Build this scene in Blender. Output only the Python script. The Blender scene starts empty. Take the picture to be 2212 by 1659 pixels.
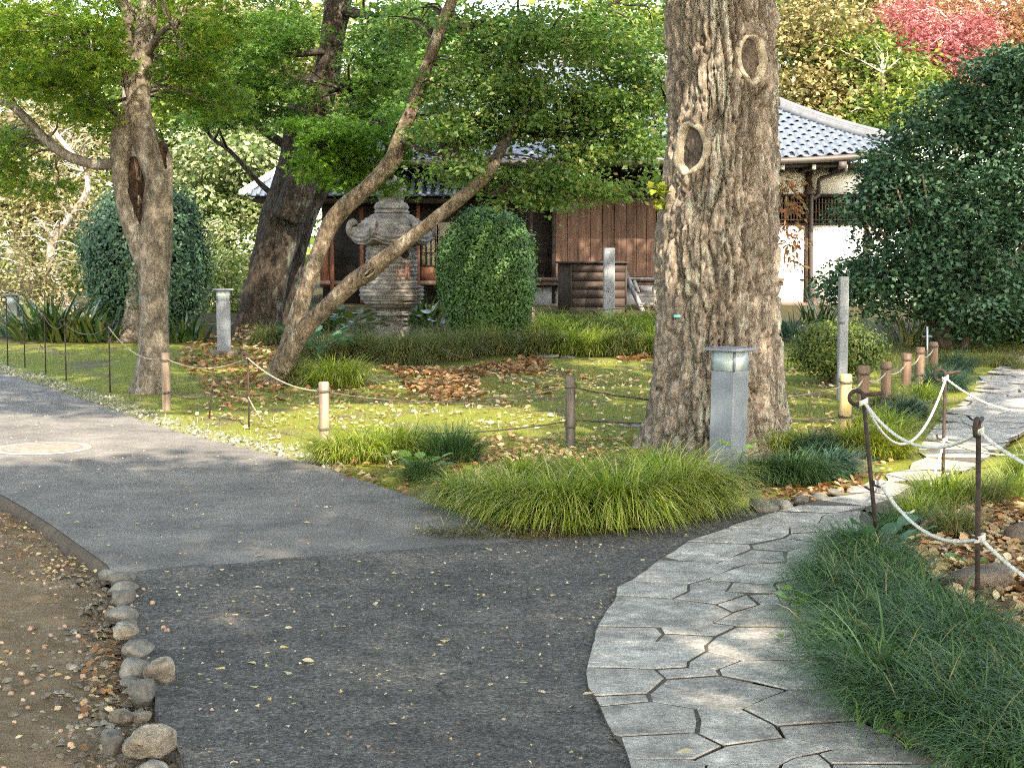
import bpy, math, random
import numpy as np
from mathutils import Vector, Matrix, noise as mnoise

# ------------------------------------------------------------------ camera, sky, sun, exposure
scene = bpy.context.scene
COL = scene.collection
F, CX, CY, YH, HC = 3325.0, 1106.0, 829.5, 545.0, 1.5      # focal length and centre in units of a 2212 px wide photograph
PITCH = math.atan((CY - YH) / F)
cam_data = bpy.data.cameras.new('camera')
cam_data.sensor_fit = 'HORIZONTAL'
cam_data.sensor_width = 36.0
cam_data.lens = 36.0 * F / 2212.0
cam_data.clip_end = 2000.0
cam = bpy.data.objects.new('camera', cam_data)
COL.objects.link(cam)
cam.location = (0, 0, HC)
cam.rotation_euler = (math.pi / 2 - PITCH, 0, 0)
scene.camera = cam

SUN_EL = math.radians(40)
SH = np.array([0.28, -0.96])
SUN = np.array([SH[0] * math.cos(SUN_EL), SH[1] * math.cos(SUN_EL), math.sin(SUN_EL)])
world = bpy.data.worlds.new('World')
scene.world = world
world.use_nodes = True
wn = world.node_tree
bg = wn.nodes['Background']
sky = wn.nodes.new('ShaderNodeTexSky')
sky.sky_type = 'NISHITA'
sky.sun_disc = False
sky.sun_elevation = SUN_EL
sky.sun_rotation = math.atan2(SH[0], SH[1])
sky.air_density = 1.0
sky.dust_density = 1.6
sky.ozone_density = 1.0
wn.links.new(sky.outputs[0], bg.inputs['Color'])
bg.inputs['Strength'].default_value = 0.15
sd = bpy.data.lights.new('sun', 'SUN')
sd.energy = 2.1
sd.angle = math.radians(0.55)
sd.color = (1.0, 0.965, 0.91)
so = bpy.data.objects.new('sun', sd)
COL.objects.link(so)
so.rotation_euler = Vector(SUN).to_track_quat('Z', 'Y').to_euler()
vs = scene.view_settings
vs.view_transform = 'Standard'
vs.look = 'None'
vs.exposure = 2.98
vs.use_white_balance = True          # balanced for open shade
vs.white_balance_temperature = 8300
vs.white_balance_tint = 10
vs.gamma = 1.0
scene.cycles.max_bounces = 8
scene.cycles.diffuse_bounces = 4
scene.cycles.transmission_bounces = 4
scene.cycles.transparent_max_bounces = 6
scene.cycles.use_denoising = False          # keep fine grain instead of smearing it
scene.cycles.sample_clamp_indirect = 3.0
scene.cycles.pixel_filter_type = 'BLACKMAN_HARRIS'
scene.cycles.filter_width = 1.0

# ------------------------------------------------------------------ pixels to places
_f = np.array([0, math.cos(PITCH), -math.sin(PITCH)])
_u = np.array([0, math.sin(PITCH), math.cos(PITCH)])
_r = np.array([1.0, 0, 0])
CAM = np.array([0, 0, HC])


def ray(x, y):
    return _r * (x - CX) / F + _f - _u * (y - CY) / F


def P(x, y, D):
    d = ray(x, y)
    return CAM + d * (D / d[1])


def ss(t):
    t = np.clip(t, 0, 1)
    return t * t * (3 - 2 * t)


def gh(Y):
    return 0.42 * ss((np.asarray(Y, float) - 13.0) / 21.0)


def G(x, y, dz=0.0):
    d = ray(x, y)
    Y = HC / max(-d[2], 1e-4) * d[1]
    for _ in range(25):
        z = float(gh(Y)) + dz
        Y2 = (HC - z) / max(-d[2], 1e-4) * d[1]
        Y = 0.5 * Y + 0.5 * Y2
    p = CAM + d * (Y / d[1])
    p[2] = float(gh(Y)) + dz
    return p


def on_ground(X, Y, dz=0.0):
    return np.array([X, Y, float(gh(Y)) + dz])


# ------------------------------------------------------------------ numpy helpers
def _hash(i, j, k):
    h = (i * 374761393 + j * 668265263 + k * 1442695041) & 0xffffffff
    h = ((h ^ (h >> 13)) * 1274126177) & 0xffffffff
    h = ((h ^ (h >> 15)) * 2246822519) & 0xffffffff
    return ((h ^ (h >> 16)) & 0xffffff) / float(0xffffff)


def vnoise(p):
    p = np.asarray(p, float)
    i = np.floor(p).astype(np.int64)
    f = p - i
    f = f * f * (3 - 2 * f)
    r = 0
    for a in (0, 1):
        for b in (0, 1):
            for c in (0, 1):
                w = (f[:, 0] if a else 1 - f[:, 0]) * (f[:, 1] if b else 1 - f[:, 1]) * (f[:, 2] if c else 1 - f[:, 2])
                r = r + w * _hash(i[:, 0] + a, i[:, 1] + b, i[:, 2] + c)
    return r * 2 - 1


def fbm(p, octv=4, gain=0.5):
    p = np.asarray(p, float)
    a, s, r = 1.0, 0.0, 0
    for o in range(octv):
        r = r + a * vnoise(p * (2 ** o) + 17.3 * o)
        s += a
        a *= gain
    return r / s


def norm(v):
    v = np.asarray(v, float)
    return v / np.maximum(np.linalg.norm(v, axis=-1, keepdims=True), 1e-9)


def in_poly(x, y, poly):
    x = np.asarray(x, float); y = np.asarray(y, float)
    r = np.zeros(x.shape, bool)
    n = len(poly)
    j = n - 1
    for i in range(n):
        xi, yi = poly[i][0], poly[i][1]
        xj, yj = poly[j][0], poly[j][1]
        c = ((yi > y) != (yj > y)) & (x < (xj - xi) * (y - yi) / (yj - yi + 1e-12) + xi)
        r ^= c
        j = i
    return r


def cr(pts, n):
    """Catmull-Rom resampling of rows of pts to n rows."""
    p = np.asarray(pts, float)
    if len(p) == 2:
        t = np.linspace(0, 1, n)[:, None]
        return p[0] * (1 - t) + p[1] * t
    q = np.vstack([2 * p[0] - p[1], p, 2 * p[-1] - p[-2]])
    s = np.linspace(0, len(p) - 1 - 1e-6, n)
    i = s.astype(int)
    t = (s - i)[:, None]
    a, b, c, d = q[i], q[i + 1], q[i + 2], q[i + 3]
    return 0.5 * (2 * b + (c - a) * t + (2 * a - 5 * b + 4 * c - d) * t ** 2 + (3 * b - a - 3 * c + d) * t ** 3)


def make_mesh(name, V, Fc, smooth=False):
    V = np.asarray(V, np.float32)
    me = bpy.data.meshes.new(name)
    if isinstance(Fc, np.ndarray):
        m, k = Fc.shape
        me.vertices.add(len(V))
        me.vertices.foreach_set('co', V.ravel())
        me.loops.add(m * k)
        me.loops.foreach_set('vertex_index', Fc.astype(np.int32).ravel())
        me.polygons.add(m)
        me.polygons.foreach_set('loop_start', np.arange(0, m * k, k, dtype=np.int32))
        if smooth:
            me.polygons.foreach_set('use_smooth', np.ones(m, bool))
        me.update(calc_edges=True)
    else:
        me.from_pydata([tuple(map(float, v)) for v in V], [], [tuple(int(q) for q in f) for f in Fc])
        if smooth:
            me.polygons.foreach_set('use_smooth', np.ones(len(me.polygons), bool))
        me.update()
    return me


def tag(o, label=None, cat=None, group=None, kind=None):
    if label: o['label'] = label
    if cat: o['category'] = cat
    if group: o['group'] = group
    if kind: o['kind'] = kind
    return o


def link(name, me, mat, parent=None):
    o = bpy.data.objects.new(name, me)
    COL.objects.link(o)
    if mat is not None and len(me.materials) == 0:
        me.materials.append(mat)
    if parent is not None:
        o.parent = parent
        if parent.parent is None:
            o.matrix_parent_inverse = Matrix.Translation(-Vector(parent.location))
    return o


def obj(name, V, Fc, mat, parent=None, smooth=False):
    return link(name, make_mesh(name, V, Fc, smooth), mat, parent)


def empty(name, base, label, cat, group=None):
    e = bpy.data.objects.new(name, None)
    e.empty_display_size = 0.1
    COL.objects.link(e)
    e.location = tuple(float(v) for v in base)
    return tag(e, label, cat, group)


def copy_tree(o, shift, parent=None):
    c = o.copy()
    COL.objects.link(c)
    if parent is None:
        c.location = Vector(o.location) + Vector(shift)
    else:
        c.parent = parent
        c.matrix_parent_inverse = o.matrix_parent_inverse.copy()
    for ch in list(o.children):
        copy_tree(ch, shift, c)
    return c


def joinm(parts):
    V, Q, n = [], [], 0
    for v, q in parts:
        V.append(v); Q.append(np.asarray(q) + n); n += len(v)
    return np.vstack(V), np.vstack(Q)


BOXF = np.array([[0, 3, 2, 1], [4, 5, 6, 7], [0, 1, 5, 4], [1, 2, 6, 5], [2, 3, 7, 6], [3, 0, 4, 7]])


def box(x0, x1, y0, y1, z0, z1):
    V = np.array([[x0, y0, z0], [x1, y0, z0], [x1, y1, z0], [x0, y1, z0],
                  [x0, y0, z1], [x1, y0, z1], [x1, y1, z1], [x0, y1, z1]], float)
    return V, BOXF.copy()


def bbox_mesh(x0, x1, y0, y1, z0, z1, b=0.008):
    """box with chamfered vertical and top edges (quads and triangles as lists)"""
    def ring(z, i):
        return [[x0 + i, y0, z], [x1 - i, y0, z], [x1, y0 + i, z], [x1, y1 - i, z],
                [x1 - i, y1, z], [x0 + i, y1, z], [x0, y1 - i, z], [x0, y0 + i, z]]
    def inset(z):
        return [[x0 + b * 1.7, y0 + b, z], [x1 - b * 1.7, y0 + b, z], [x1 - b, y0 + b * 1.7, z], [x1 - b, y1 - b * 1.7, z],
                [x1 - b * 1.7, y1 - b, z], [x0 + b * 1.7, y1 - b, z], [x0 + b, y1 - b * 1.7, z], [x0 + b, y0 + b * 1.7, z]]
    V = inset(z0) + ring(z0 + b, b) + ring(z1 - b, b) + inset(z1)
    Fc = [list(range(7, -1, -1)), list(range(24, 32))]
    for k in range(3):
        for i in range(8):
            j = (i + 1) % 8
            Fc.append([k * 8 + i, k * 8 + j, k * 8 + 8 + j, k * 8 + 8 + i])
    return np.array(V, float), Fc


def tube(pts, rad, nseg=10, disp=None, ell=None):
    """swept tube with closed (collapsed) ends; returns V, quads"""
    p = np.asarray(pts, float)
    n = len(p)
    rad = np.broadcast_to(np.asarray(rad, float), (n,))
    t = norm(np.gradient(p, axis=0))
    a = np.array([0, 0, 1.0]) if abs(t[0, 2]) < 0.9 else np.array([1.0, 0, 0])
    u = norm(np.cross(t[0], a)[None])[0]
    U = np.zeros((n, 3)); W = np.zeros((n, 3))
    for i in range(n):
        u = u - t[i] * np.dot(u, t[i])
        u = u / max(np.linalg.norm(u), 1e-9)
        U[i] = u
        W[i] = np.cross(t[i], u)
    ang = np.linspace(0, 2 * np.pi, nseg, endpoint=False)
    ca, sa = np.cos(ang), np.sin(ang)
    dirs = U[:, None] * ca[None, :, None] + W[:, None] * sa[None, :, None]
    R = np.repeat(rad[:, None], nseg, 1)
    if disp is not None:
        s = np.concatenate([[0], np.cumsum(np.linalg.norm(np.diff(p, axis=0), axis=1))])
        R = R * disp(s[:, None] + 0 * ang[None], ang[None] + 0 * s[:, None], p[:, None] + dirs * R[..., None])
    V = (p[:, None] + dirs * R[..., None]).reshape(-1, 3)
    V = np.vstack([np.repeat(p[:1], nseg, 0), V, np.repeat(p[-1:], nseg, 0)])
    i = np.arange(n + 1)[:, None] * nseg
    j = np.arange(nseg)[None]
    j2 = (j + 1) % nseg
    Q = np.stack([i + j, i + j2, i + nseg + j2, i + nseg + j], -1).reshape(-1, 4)
    return V, Q


def bark_disp(amp=0.12, fz=3.0, ft=2.0, seed=0.0):
    def f(s, a, pos):
        q = pos.reshape(-1, 3) * np.array([ft, ft, fz]) + seed
        n = fbm(q, 4, 0.55).reshape(s.shape)
        n2 = fbm(pos.reshape(-1, 3) * np.array([ft * 5, ft * 5, fz * 2]) + seed + 5, 2).reshape(s.shape)
        ring = vnoise(np.stack([s * 7 + seed, 0.4 * np.cos(a), 0.4 * np.sin(a)], -1).reshape(-1, 3)).reshape(s.shape)
        return 1 + amp * n + amp * 0.5 * n2 + amp * 0.5 * np.clip(ring - 0.35, 0, 1)
    return f


def px_path(rows, D):
    """rows of (x, y, halfwidth[, D]) in photo units to world points and radii"""
    pts, rad = [], []
    for r in rows:
        d = r[3] if len(r) > 3 else D
        pts.append(P(r[0], r[1], d)); rad.append(r[2] * d / F)
    return np.array(pts), np.array(rad)


def stem(rows, D, n=40, nseg=14, amp=0.1, seed=0.0, fz=3.0, ft=2.5):
    p, r = px_path(rows, D)
    q = cr(np.column_stack([p, r]), n)
    return tube(q[:, :3], np.maximum(q[:, 3], 0.004), nseg, bark_disp(amp, fz, ft, seed))


def lathe(prof, c, nseg=48, mod=None):
    """prof rows (r, z); c centre; mod(r, z, ang)->r"""
    prof = np.asarray(prof, float)
    ang = np.linspace(0, 2 * np.pi, nseg, endpoint=False)
    R = np.repeat(prof[:, :1], nseg, 1)
    Z = np.repeat(prof[:, 1:2], nseg, 1)
    A = np.repeat(ang[None], len(prof), 0)
    if mod is not None:
        R, Z = mod(R, Z, A)
    V = np.stack([c[0] + R * np.cos(A), c[1] + R * np.sin(A), c[2] + Z], -1).reshape(-1, 3)
    n = len(prof)
    i = np.arange(n - 1)[:, None] * nseg
    j = np.arange(nseg)[None]
    j2 = (j + 1) % nseg
    Q = np.stack([i + j, i + j2, i + nseg + j2, i + nseg + j], -1).reshape(-1, 4)
    return V, Q


# ------------------------------------------------------------------ leaves and blades
OVAL = (np.array([[0, 0, 0], [0.3, 0.5, 0.07], [0, 1.0, -0.04], [-0.3, 0.5, 0.07]], float),
        np.array([[0, 1, 2], [0, 2, 3]]))
LANCE = (np.array([[0, 0, 0], [0.17, 0.45, 0.05], [0, 1.0, -0.1], [-0.17, 0.45, 0.05]], float),
         np.array([[0, 1, 2], [0, 2, 3]]))


def _maple():
    """five pointed lobes round one centre"""
    V = [[0, 0.12, 0]]
    Fq = []
    for a, L, w in ((0, 0.9, 0.25), (50, 0.78, -0.24), (-50, 0.78, 0.24), (104, 0.56, -0.22), (-104, 0.56, 0.22)):
        d = np.array([math.sin(math.radians(a)), math.cos(math.radians(a))])
        e = np.array([d[1], -d[0]])
        b = len(V)
        m = d * L * 0.36 + e * w
        V += [[m[0], 0.12 + m[1], 0.02], [d[0] * L, 0.12 + d[1] * L, -0.06]]
        Fq += [[0, b, b + 1]]
    return np.array(V, float), np.array(Fq)


MAPLE = _maple()
FAN = (np.array([[0, 0, 0], [0.5, 0.75, 0.08], [0.18, 0.98, 0.0], [0, 0.82, 0.02], [-0.18, 0.98, 0], [-0.5, 0.75, 0.08]], float),
       np.array([[0, 1, 2], [0, 2, 3], [0, 3, 4], [0, 4, 5]]))
CURL = (np.array([[0, 0, 0.02], [0.3, 0.35, 0.1], [0.24, 0.72, 0.13], [0.02, 1.0, 0.05], [-0.2, 0.78, 0.06], [-0.32, 0.4, 0.13], [0, 0.5, 0.0]], float),
        np.array([[0, 1, 6], [1, 2, 6], [2, 3, 6], [3, 4, 6], [4, 5, 6], [5, 0, 6]]))


def leaf_field(C, N, T, S, tpl):
    C = np.asarray(C, float)
    N = norm(N)
    T = norm(T - N * np.sum(T * N, -1, keepdims=True))
    B = np.cross(T, N)
    tv, tf = tpl
    S = np.broadcast_to(np.asarray(S, float), (len(C),))
    V = (C[:, None] + S[:, None, None] * (tv[None, :, 0:1] * B[:, None] + tv[None, :, 1:2] * T[:, None] + tv[None, :, 2:3] * N[:, None]))
    k = len(tv)
    Fc = (tf[None] + (np.arange(len(C)) * k)[:, None, None]).reshape(-1, tf.shape[1])
    return V.reshape(-1, 3), Fc


def sprays(cent, nleaf, rad, rng, flat=0.22, tilt=0.4, droop=0.25, out=None):
    """clumps of leaves round spray centres: flat, drooping layers"""
    cent = np.asarray(cent, float)
    n = len(cent)
    a = rng.uniform(0, 2 * np.pi, (n, nleaf))
    r = np.sqrt(rng.uniform(0, 1, (n, nleaf)))
    R = (rad * rng.uniform(0.6, 1.3, n))[:, None]
    el = rng.uniform(0, np.pi, n)[:, None]
    dx = np.cos(a) * r * R * 1.25
    dy = np.sin(a) * r * R * 0.8
    X = dx * np.cos(el) - dy * np.sin(el)
    Y = dx * np.sin(el) + dy * np.cos(el)
    Z = rng.normal(0, 1, (n, nleaf)) * R * flat - droop * R * r ** 2
    C = cent[:, None] + np.stack([X, Y, Z], -1)
    base = rng.normal(0, tilt * 0.6, (n, 1, 3)); base[..., 2] = 1
    N = base + rng.normal(0, tilt, (n, nleaf, 3))
    T = np.stack([X, Y, -0.35 * np.abs(R) + 0 * X], -1) + rng.normal(0, 0.35, (n, nleaf, 3)) * R[..., None]
    return C.reshape(-1, 3), N.reshape(-1, 3), T.reshape(-1, 3)


def ellip_points(n, c, r, rng, shell=0.5):
    d = norm(rng.normal(0, 1, (n, 3)))
    q = rng.uniform(shell ** 3, 1, n) ** (1 / 3)
    return np.asarray(c) + d * q[:, None] * np.asarray(r), d


def px_points(regs, rng):
    """spray centres in ellipsoids given by photo outline and depth: (x, y, rx, ry, D, dD, n)"""
    out = []
    for (x, y, rx, ry, D, dD, n) in regs:
        d = norm(rng.normal(0, 1, (n, 3))) * (rng.uniform(0, 1, n) ** 0.45)[:, None]
        for k in range(n):
            out.append(P(x + d[k, 0] * rx, y + d[k, 2] * ry, D + d[k, 1] * dD))
    return np.array(out)


def blades(root, L, az, th0, th1, w, rng, seg=4, gz=None):
    """grass blades bending from th0 (from vertical) to th0+th1 at the tip"""
    root = np.asarray(root, float)
    n = len(root)
    L = np.broadcast_to(L, (n,)); w = np.broadcast_to(w, (n,))
    H = np.stack([np.cos(az), np.sin(az), 0 * az], -1)
    S = np.stack([-np.sin(az), np.cos(az), 0 * az], -1)
    p = root.copy()
    rows = []
    for k in range(seg + 1):
        t = k / seg
        ww = w * (1 - t ** 2 * 0.92) * 0.5
        rows.append(p + S * ww[:, None]); rows.append(p - S * ww[:, None])
        th = th0 + th1 * (t + 0.5 / seg)
        step = (L / seg)[:, None]
        p = p + step * (H * np.sin(th)[:, None] + np.array([0, 0, 1.0]) * np.cos(th)[:, None])
        if gz is not None:
            p[:, 2] = np.maximum(p[:, 2], gz(p[:, 1]) + 0.012 + 0.004 * k)
    V = np.stack(rows, 1)
    m = 2 * (seg + 1)
    q = np.array([[2 * k, 2 * k + 1, 2 * k + 3, 2 * k + 2] for k in range(seg)])
    Fc = (q[None] + (np.arange(n) * m)[:, None, None]).reshape(-1, 4)
    return V.reshape(-1, 3), Fc


def clump(c, rad, n, L, rng, w=0.006, lean=(0, 0), th=(0.15, 1.5), seg=4, flat=1.0, gz=gh, mound=0.0):
    """a tussock: blades rooted in an ellipse round c, arching outwards"""
    a = rng.uniform(0, 2 * np.pi, n)
    r = np.sqrt(rng.uniform(0, 1, n))
    X = c[0] + np.cos(a) * r * rad
    Y = c[1] + np.sin(a) * r * rad * flat
    Z = gz(Y) + (c[2] - float(gz(c[1]))) + mound * (1 - r ** 2)
    hx = np.cos(a) * r + lean[0] + rng.normal(0, 0.45, n)
    hy = np.sin(a) * r + lean[1] + rng.normal(0, 0.45, n)
    az = np.arctan2(hy, hx)
    th0 = th[0] + rng.uniform(0, 0.45, n) * (0.4 + r)
    th1 = th[1] * rng.uniform(0.55, 1.25, n)
    return blades(np.stack([X, Y, Z], -1), L * rng.uniform(0.4, 1.2, n), az, th0, th1, w * rng.uniform(0.7, 1.3, n), rng, seg, gz)


# ------------------------------------------------------------------ materials
def _mat(name):
    m = bpy.data.materials.new(name)
    m.use_nodes = True
    nt = m.node_tree
    return m, nt, nt.nodes['Principled BSDF'], nt.nodes['Material Output']


def _ramp(nt, fac, cols, interp='LINEAR', pos=None):
    r = nt.nodes.new('ShaderNodeValToRGB')
    r.color_ramp.interpolation = interp
    el = r.color_ramp.elements
    n = len(cols)
    pos = pos or [i / max(n - 1, 1) for i in range(n)]
    while len(el) < n:
        el.new(0.5)
    for i in range(n):
        el[i].position = pos[i]
        el[i].color = (*cols[i], 1)
    nt.links.new(fac, r.inputs['Fac'])
    return r.outputs['Color']


def _noise(nt, vec, scale, detail=4, rough=0.55, dist=0.0):
    n = nt.nodes.new('ShaderNodeTexNoise')
    n.inputs['Scale'].default_value = scale
    n.inputs['Detail'].default_value = detail
    n.inputs['Roughness'].default_value = rough
    n.inputs['Distortion'].default_value = dist
    nt.links.new(vec, n.inputs['Vector'])
    return n.outputs['Fac']


def _coords(nt, stretch=(1, 1, 1), obj_space=True):
    tc = nt.nodes.new('ShaderNodeTexCoord')
    mp = nt.nodes.new('ShaderNodeMapping')
    mp.inputs['Scale'].default_value = stretch
    nt.links.new(tc.outputs['Object'], mp.inputs['Vector'])
    return mp.outputs['Vector']


def _mix(nt, fac, a, b, mode='MIX'):
    m = nt.nodes.new('ShaderNodeMix')
    m.data_type = 'RGBA'
    m.blend_type = mode
    for sock, v in ((m.inputs[0], fac), (m.inputs[6], a), (m.inputs[7], b)):
        if isinstance(v, (int, float)):
            sock.default_value = v
        elif isinstance(v, tuple):
            sock.default_value = (*v, 1)
        else:
            nt.links.new(v, sock)
    return m.outputs[2]


def _bump(nt, bsdf, h, strength, dist):
    b = nt.nodes.new('ShaderNodeBump')
    b.inputs['Strength'].default_value = strength
    b.inputs['Distance'].default_value = dist
    nt.links.new(h, b.inputs['Height'])
    nt.links.new(b.outputs['Normal'], bsdf.inputs['Normal'])
    return b


def _grain(nt, v, c, grain):
    for sc, lo, hi in grain:
        g = _noise(nt, v, sc, 3, 0.6)
        r = _ramp(nt, g, [(lo, lo, lo), (1, 1, 1), (hi, hi, hi)], pos=[0.3, 0.5, 0.7])
        c = _mix(nt, 1.0, c, r, 'MULTIPLY')
    return c


def m_noise(name, cols, scale=6, rough=0.8, bump=0.4, bdist=0.01, stretch=(1, 1, 1), detail=6, bscale=None, isl=0.0, spec=0.3, pos=None, speck=None, grain=None, crack=None):
    m, nt, b, out = _mat(name)
    v = _coords(nt, stretch)
    n = _noise(nt, v, scale, detail, 0.6)
    mp = nt.nodes.new('ShaderNodeMapRange')
    mp.inputs['From Min'].default_value = 0.28
    mp.inputs['From Max'].default_value = 0.72
    nt.links.new(n, mp.inputs['Value'])
    c = _ramp(nt, mp.outputs[0], cols, pos=pos)
    if speck:
        s = _noise(nt, v, speck[0], 2, 0.5)
        sr = _ramp(nt, s, [(0, 0, 0), (1, 1, 1)], pos=[speck[2], min(speck[2] + 0.06, 1)])
        c = _mix(nt, sr, c, speck[1])
    if grain:
        c = _grain(nt, v, c, grain)
    if isl:
        oi = nt.nodes.new('ShaderNodeObjectInfo')
        hs = nt.nodes.new('ShaderNodeHueSaturation')
        mr = nt.nodes.new('ShaderNodeMapRange')
        mr.inputs['To Min'].default_value = 1 - isl
        mr.inputs['To Max'].default_value = 1 + isl
        nt.links.new(oi.outputs['Random'], mr.inputs['Value'])
        nt.links.new(mr.outputs[0], hs.inputs['Value'])
        nt.links.new(c, hs.inputs['Color'])
        c = hs.outputs['Color']
    if crack:                     # thin wandering cracks, only in places
        vw = nt.nodes.new('ShaderNodeTexNoise'); vw.inputs['Scale'].default_value = 2.5; vw.inputs['Detail'].default_value = 5
        nt.links.new(v, vw.inputs['Vector'])
        ad = nt.nodes.new('ShaderNodeMix'); ad.data_type = 'RGBA'; ad.blend_type = 'ADD'; ad.inputs[0].default_value = 0.55
        nt.links.new(v, ad.inputs[6]); nt.links.new(vw.outputs['Color'], ad.inputs[7])
        vo = nt.nodes.new('ShaderNodeTexVoronoi'); vo.feature = 'DISTANCE_TO_EDGE'; vo.inputs['Scale'].default_value = crack[0]
        nt.links.new(ad.outputs[2], vo.inputs['Vector'])
        line = _ramp(nt, vo.outputs['Distance'], [(1, 1, 1), (0, 0, 0)], pos=[crack[1] * 0.5, crack[1]])
        mk = _ramp(nt, _noise(nt, v, 0.9, 3), [(0, 0, 0), (1, 1, 1)], pos=[0.5, 0.6])
        c = _mix(nt, _mix(nt, 1.0, line, mk, 'MULTIPLY'), c, (0.022, 0.02, 0.018))
    nt.links.new(c, b.inputs['Base Color'])
    b.inputs['Roughness'].default_value = rough
    b.inputs['Specular IOR Level'].default_value = spec
    if bump:
        n2 = _noise(nt, v, bscale or scale * 4, 5, 0.65)
        _bump(nt, b, n2, bump, bdist)
    return m


def m_leaf(name, cols, trans=0.35, rough=0.45, tint=(1.05, 1.25, 0.7), spec=0.35, var=0.25):
    m, nt, b, out = _mat(name)
    geo = nt.nodes.new('ShaderNodeNewGeometry')
    v = _coords(nt)
    n = _noise(nt, v, 1.3, 2)
    mm = nt.nodes.new('ShaderNodeMath'); mm.operation = 'MULTIPLY_ADD'
    mm.inputs[1].default_value = var * 2.4
    mm.inputs[2].default_value = -var * 1.2
    nt.links.new(n, mm.inputs[0])
    ad = nt.nodes.new('ShaderNodeMath'); ad.operation = 'ADD'; ad.use_clamp = True
    nt.links.new(geo.outputs['Random Per Island'], ad.inputs[0])
    nt.links.new(mm.outputs[0], ad.inputs[1])
    c = _ramp(nt, ad.outputs[0], cols)
    nt.links.new(c, b.inputs['Base Color'])
    b.inputs['Roughness'].default_value = rough
    b.inputs['Specular IOR Level'].default_value = spec
    if trans > 0:
        tr = nt.nodes.new('ShaderNodeBsdfTranslucent')
        tc = _mix(nt, 1.0, c, tint, 'MULTIPLY')
        nt.links.new(tc, tr.inputs['Color'])
        mx = nt.nodes.new('ShaderNodeMixShader')
        mx.inputs[0].default_value = trans
        nt.links.new(b.outputs[0], mx.inputs[1])
        nt.links.new(tr.outputs[0], mx.inputs[2])
        nt.links.new(mx.outputs[0], out.inputs['Surface'])
    return m


def m_bark(name, cols, lichen=None, lam=0.55, scale=5.0, bump=0.9, bdist=0.02, streak=0.22, grain=None, ldir=None, plate=False):
    m, nt, b, out = _mat(name)
    v = _coords(nt, (1, 1, streak))
    n = _noise(nt, v, scale, 8, 0.7, 0.6)
    mp = nt.nodes.new('ShaderNodeMapRange')
    mp.inputs['From Min'].default_value = 0.3; mp.inputs['From Max'].default_value = 0.7
    nt.links.new(n, mp.inputs['Value'])
    c = _ramp(nt, mp.outputs[0], cols)
    if lichen:
        v2 = _coords(nt, (1, 1, 0.5))
        l = _noise(nt, v2, 7.0, 6, 0.7)
        fac = _ramp(nt, l, [(0, 0, 0), (1, 1, 1)], pos=[lam, lam + 0.12])
        if ldir is not None:      # lichen grows on one side of the trunk
            geo = nt.nodes.new('ShaderNodeNewGeometry')
            dt = nt.nodes.new('ShaderNodeVectorMath'); dt.operation = 'DOT_PRODUCT'
            dt.inputs[1].default_value = ldir
            nt.links.new(geo.outputs['True Normal'], dt.inputs[0])
            side = _ramp(nt, dt.outputs['Value'], [(0, 0, 0), (1, 1, 1)], pos=[0.45, 0.95])
            fac = _mix(nt, 1.0, fac, side, 'MULTIPLY')
        c = _mix(nt, fac, c, lichen)
    if plate:                     # each bark plate has its own tone
        at = nt.nodes.new('ShaderNodeAttribute'); at.attribute_name = 'plate'
        c = _mix(nt, 1.0, c, at.outputs['Color'], 'MULTIPLY')
    if grain:
        c = _grain(nt, v, c, grain)
    nt.links.new(c, b.inputs['Base Color'])
    b.inputs['Roughness'].default_value = 0.9
    b.inputs['Specular IOR Level'].default_value = 0.15
    n2 = _noise(nt, v, scale * 3.2, 8, 0.72, 0.5)
    _bump(nt, b, n2, bump, bdist)
    return m


def m_plain(name, col, rough=0.5, metal=0.0, bump=0.0, var=0.15, scale=30):
    c2 = tuple(v * (1 - var) for v in col); c3 = tuple(min(v * (1 + var), 1) for v in col)
    m = m_noise(name, [c2, col, c3], scale, rough, bump, 0.003)
    m.node_tree.nodes['Principled BSDF'].inputs['Metallic'].default_value = metal
    return m


def m_wood(name, cols, axis='z', scale=9, rough=0.75, isl=0.18, bump=0.3):
    st = {'z': (1, 1, 0.07), 'x': (0.07, 1, 1), 'y': (1, 0.07, 1)}[axis]
    return m_noise(name, cols, scale * 2.2, rough, bump, 0.004, st, 7, scale * 6, isl)


MT = {}
MT['asphalt'] = m_noise('smooth_asphalt', [(0.106, 0.1, 0.098), (0.137, 0.129, 0.125), (0.168, 0.156, 0.146)], 1.1, 0.9, 0.9, 0.006, bscale=170, spec=0.2,
                        speck=(190, (0.2, 0.195, 0.19), 0.66), grain=[(70, 0.75, 1.3), (9, 0.86, 1.14), (2.2, 0.82, 1.14)])
MT['asphalt2'] = m_noise('coarse_asphalt', [(0.07, 0.066, 0.064), (0.094, 0.088, 0.084), (0.122, 0.111, 0.101), (0.175, 0.145, 0.12)], 1.25, 0.92, 1.0, 0.02, bscale=95, spec=0.2,
                         pos=[0, 0.45, 0.8, 1.0], speck=(110, (0.21, 0.2, 0.19), 0.64), grain=[(62, 0.4, 1.8), (22, 0.68, 1.4), (5, 0.8, 1.2)], crack=(0.45, 0.005))
MT['edge'] = m_noise('dirty_edging', [(0.05, 0.038, 0.028), (0.09, 0.068, 0.048)], 12, 0.95, 0.5)
MT['paver'] = m_noise('paving_stone', [(0.165, 0.155, 0.144), (0.255, 0.238, 0.22), (0.345, 0.322, 0.295), (0.5, 0.465, 0.42)], 5.5, 0.82, 0.55, 0.012, bscale=28, isl=0.13,
                      pos=[0, 0.4, 0.75, 1], detail=9, grain=[(60, 0.72, 1.3), (16, 0.7, 1.3)])
MT['joint'] = m_noise('joint_dirt', [(0.055, 0.047, 0.039), (0.11, 0.094, 0.076)], 20, 1, 0.6)
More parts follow.
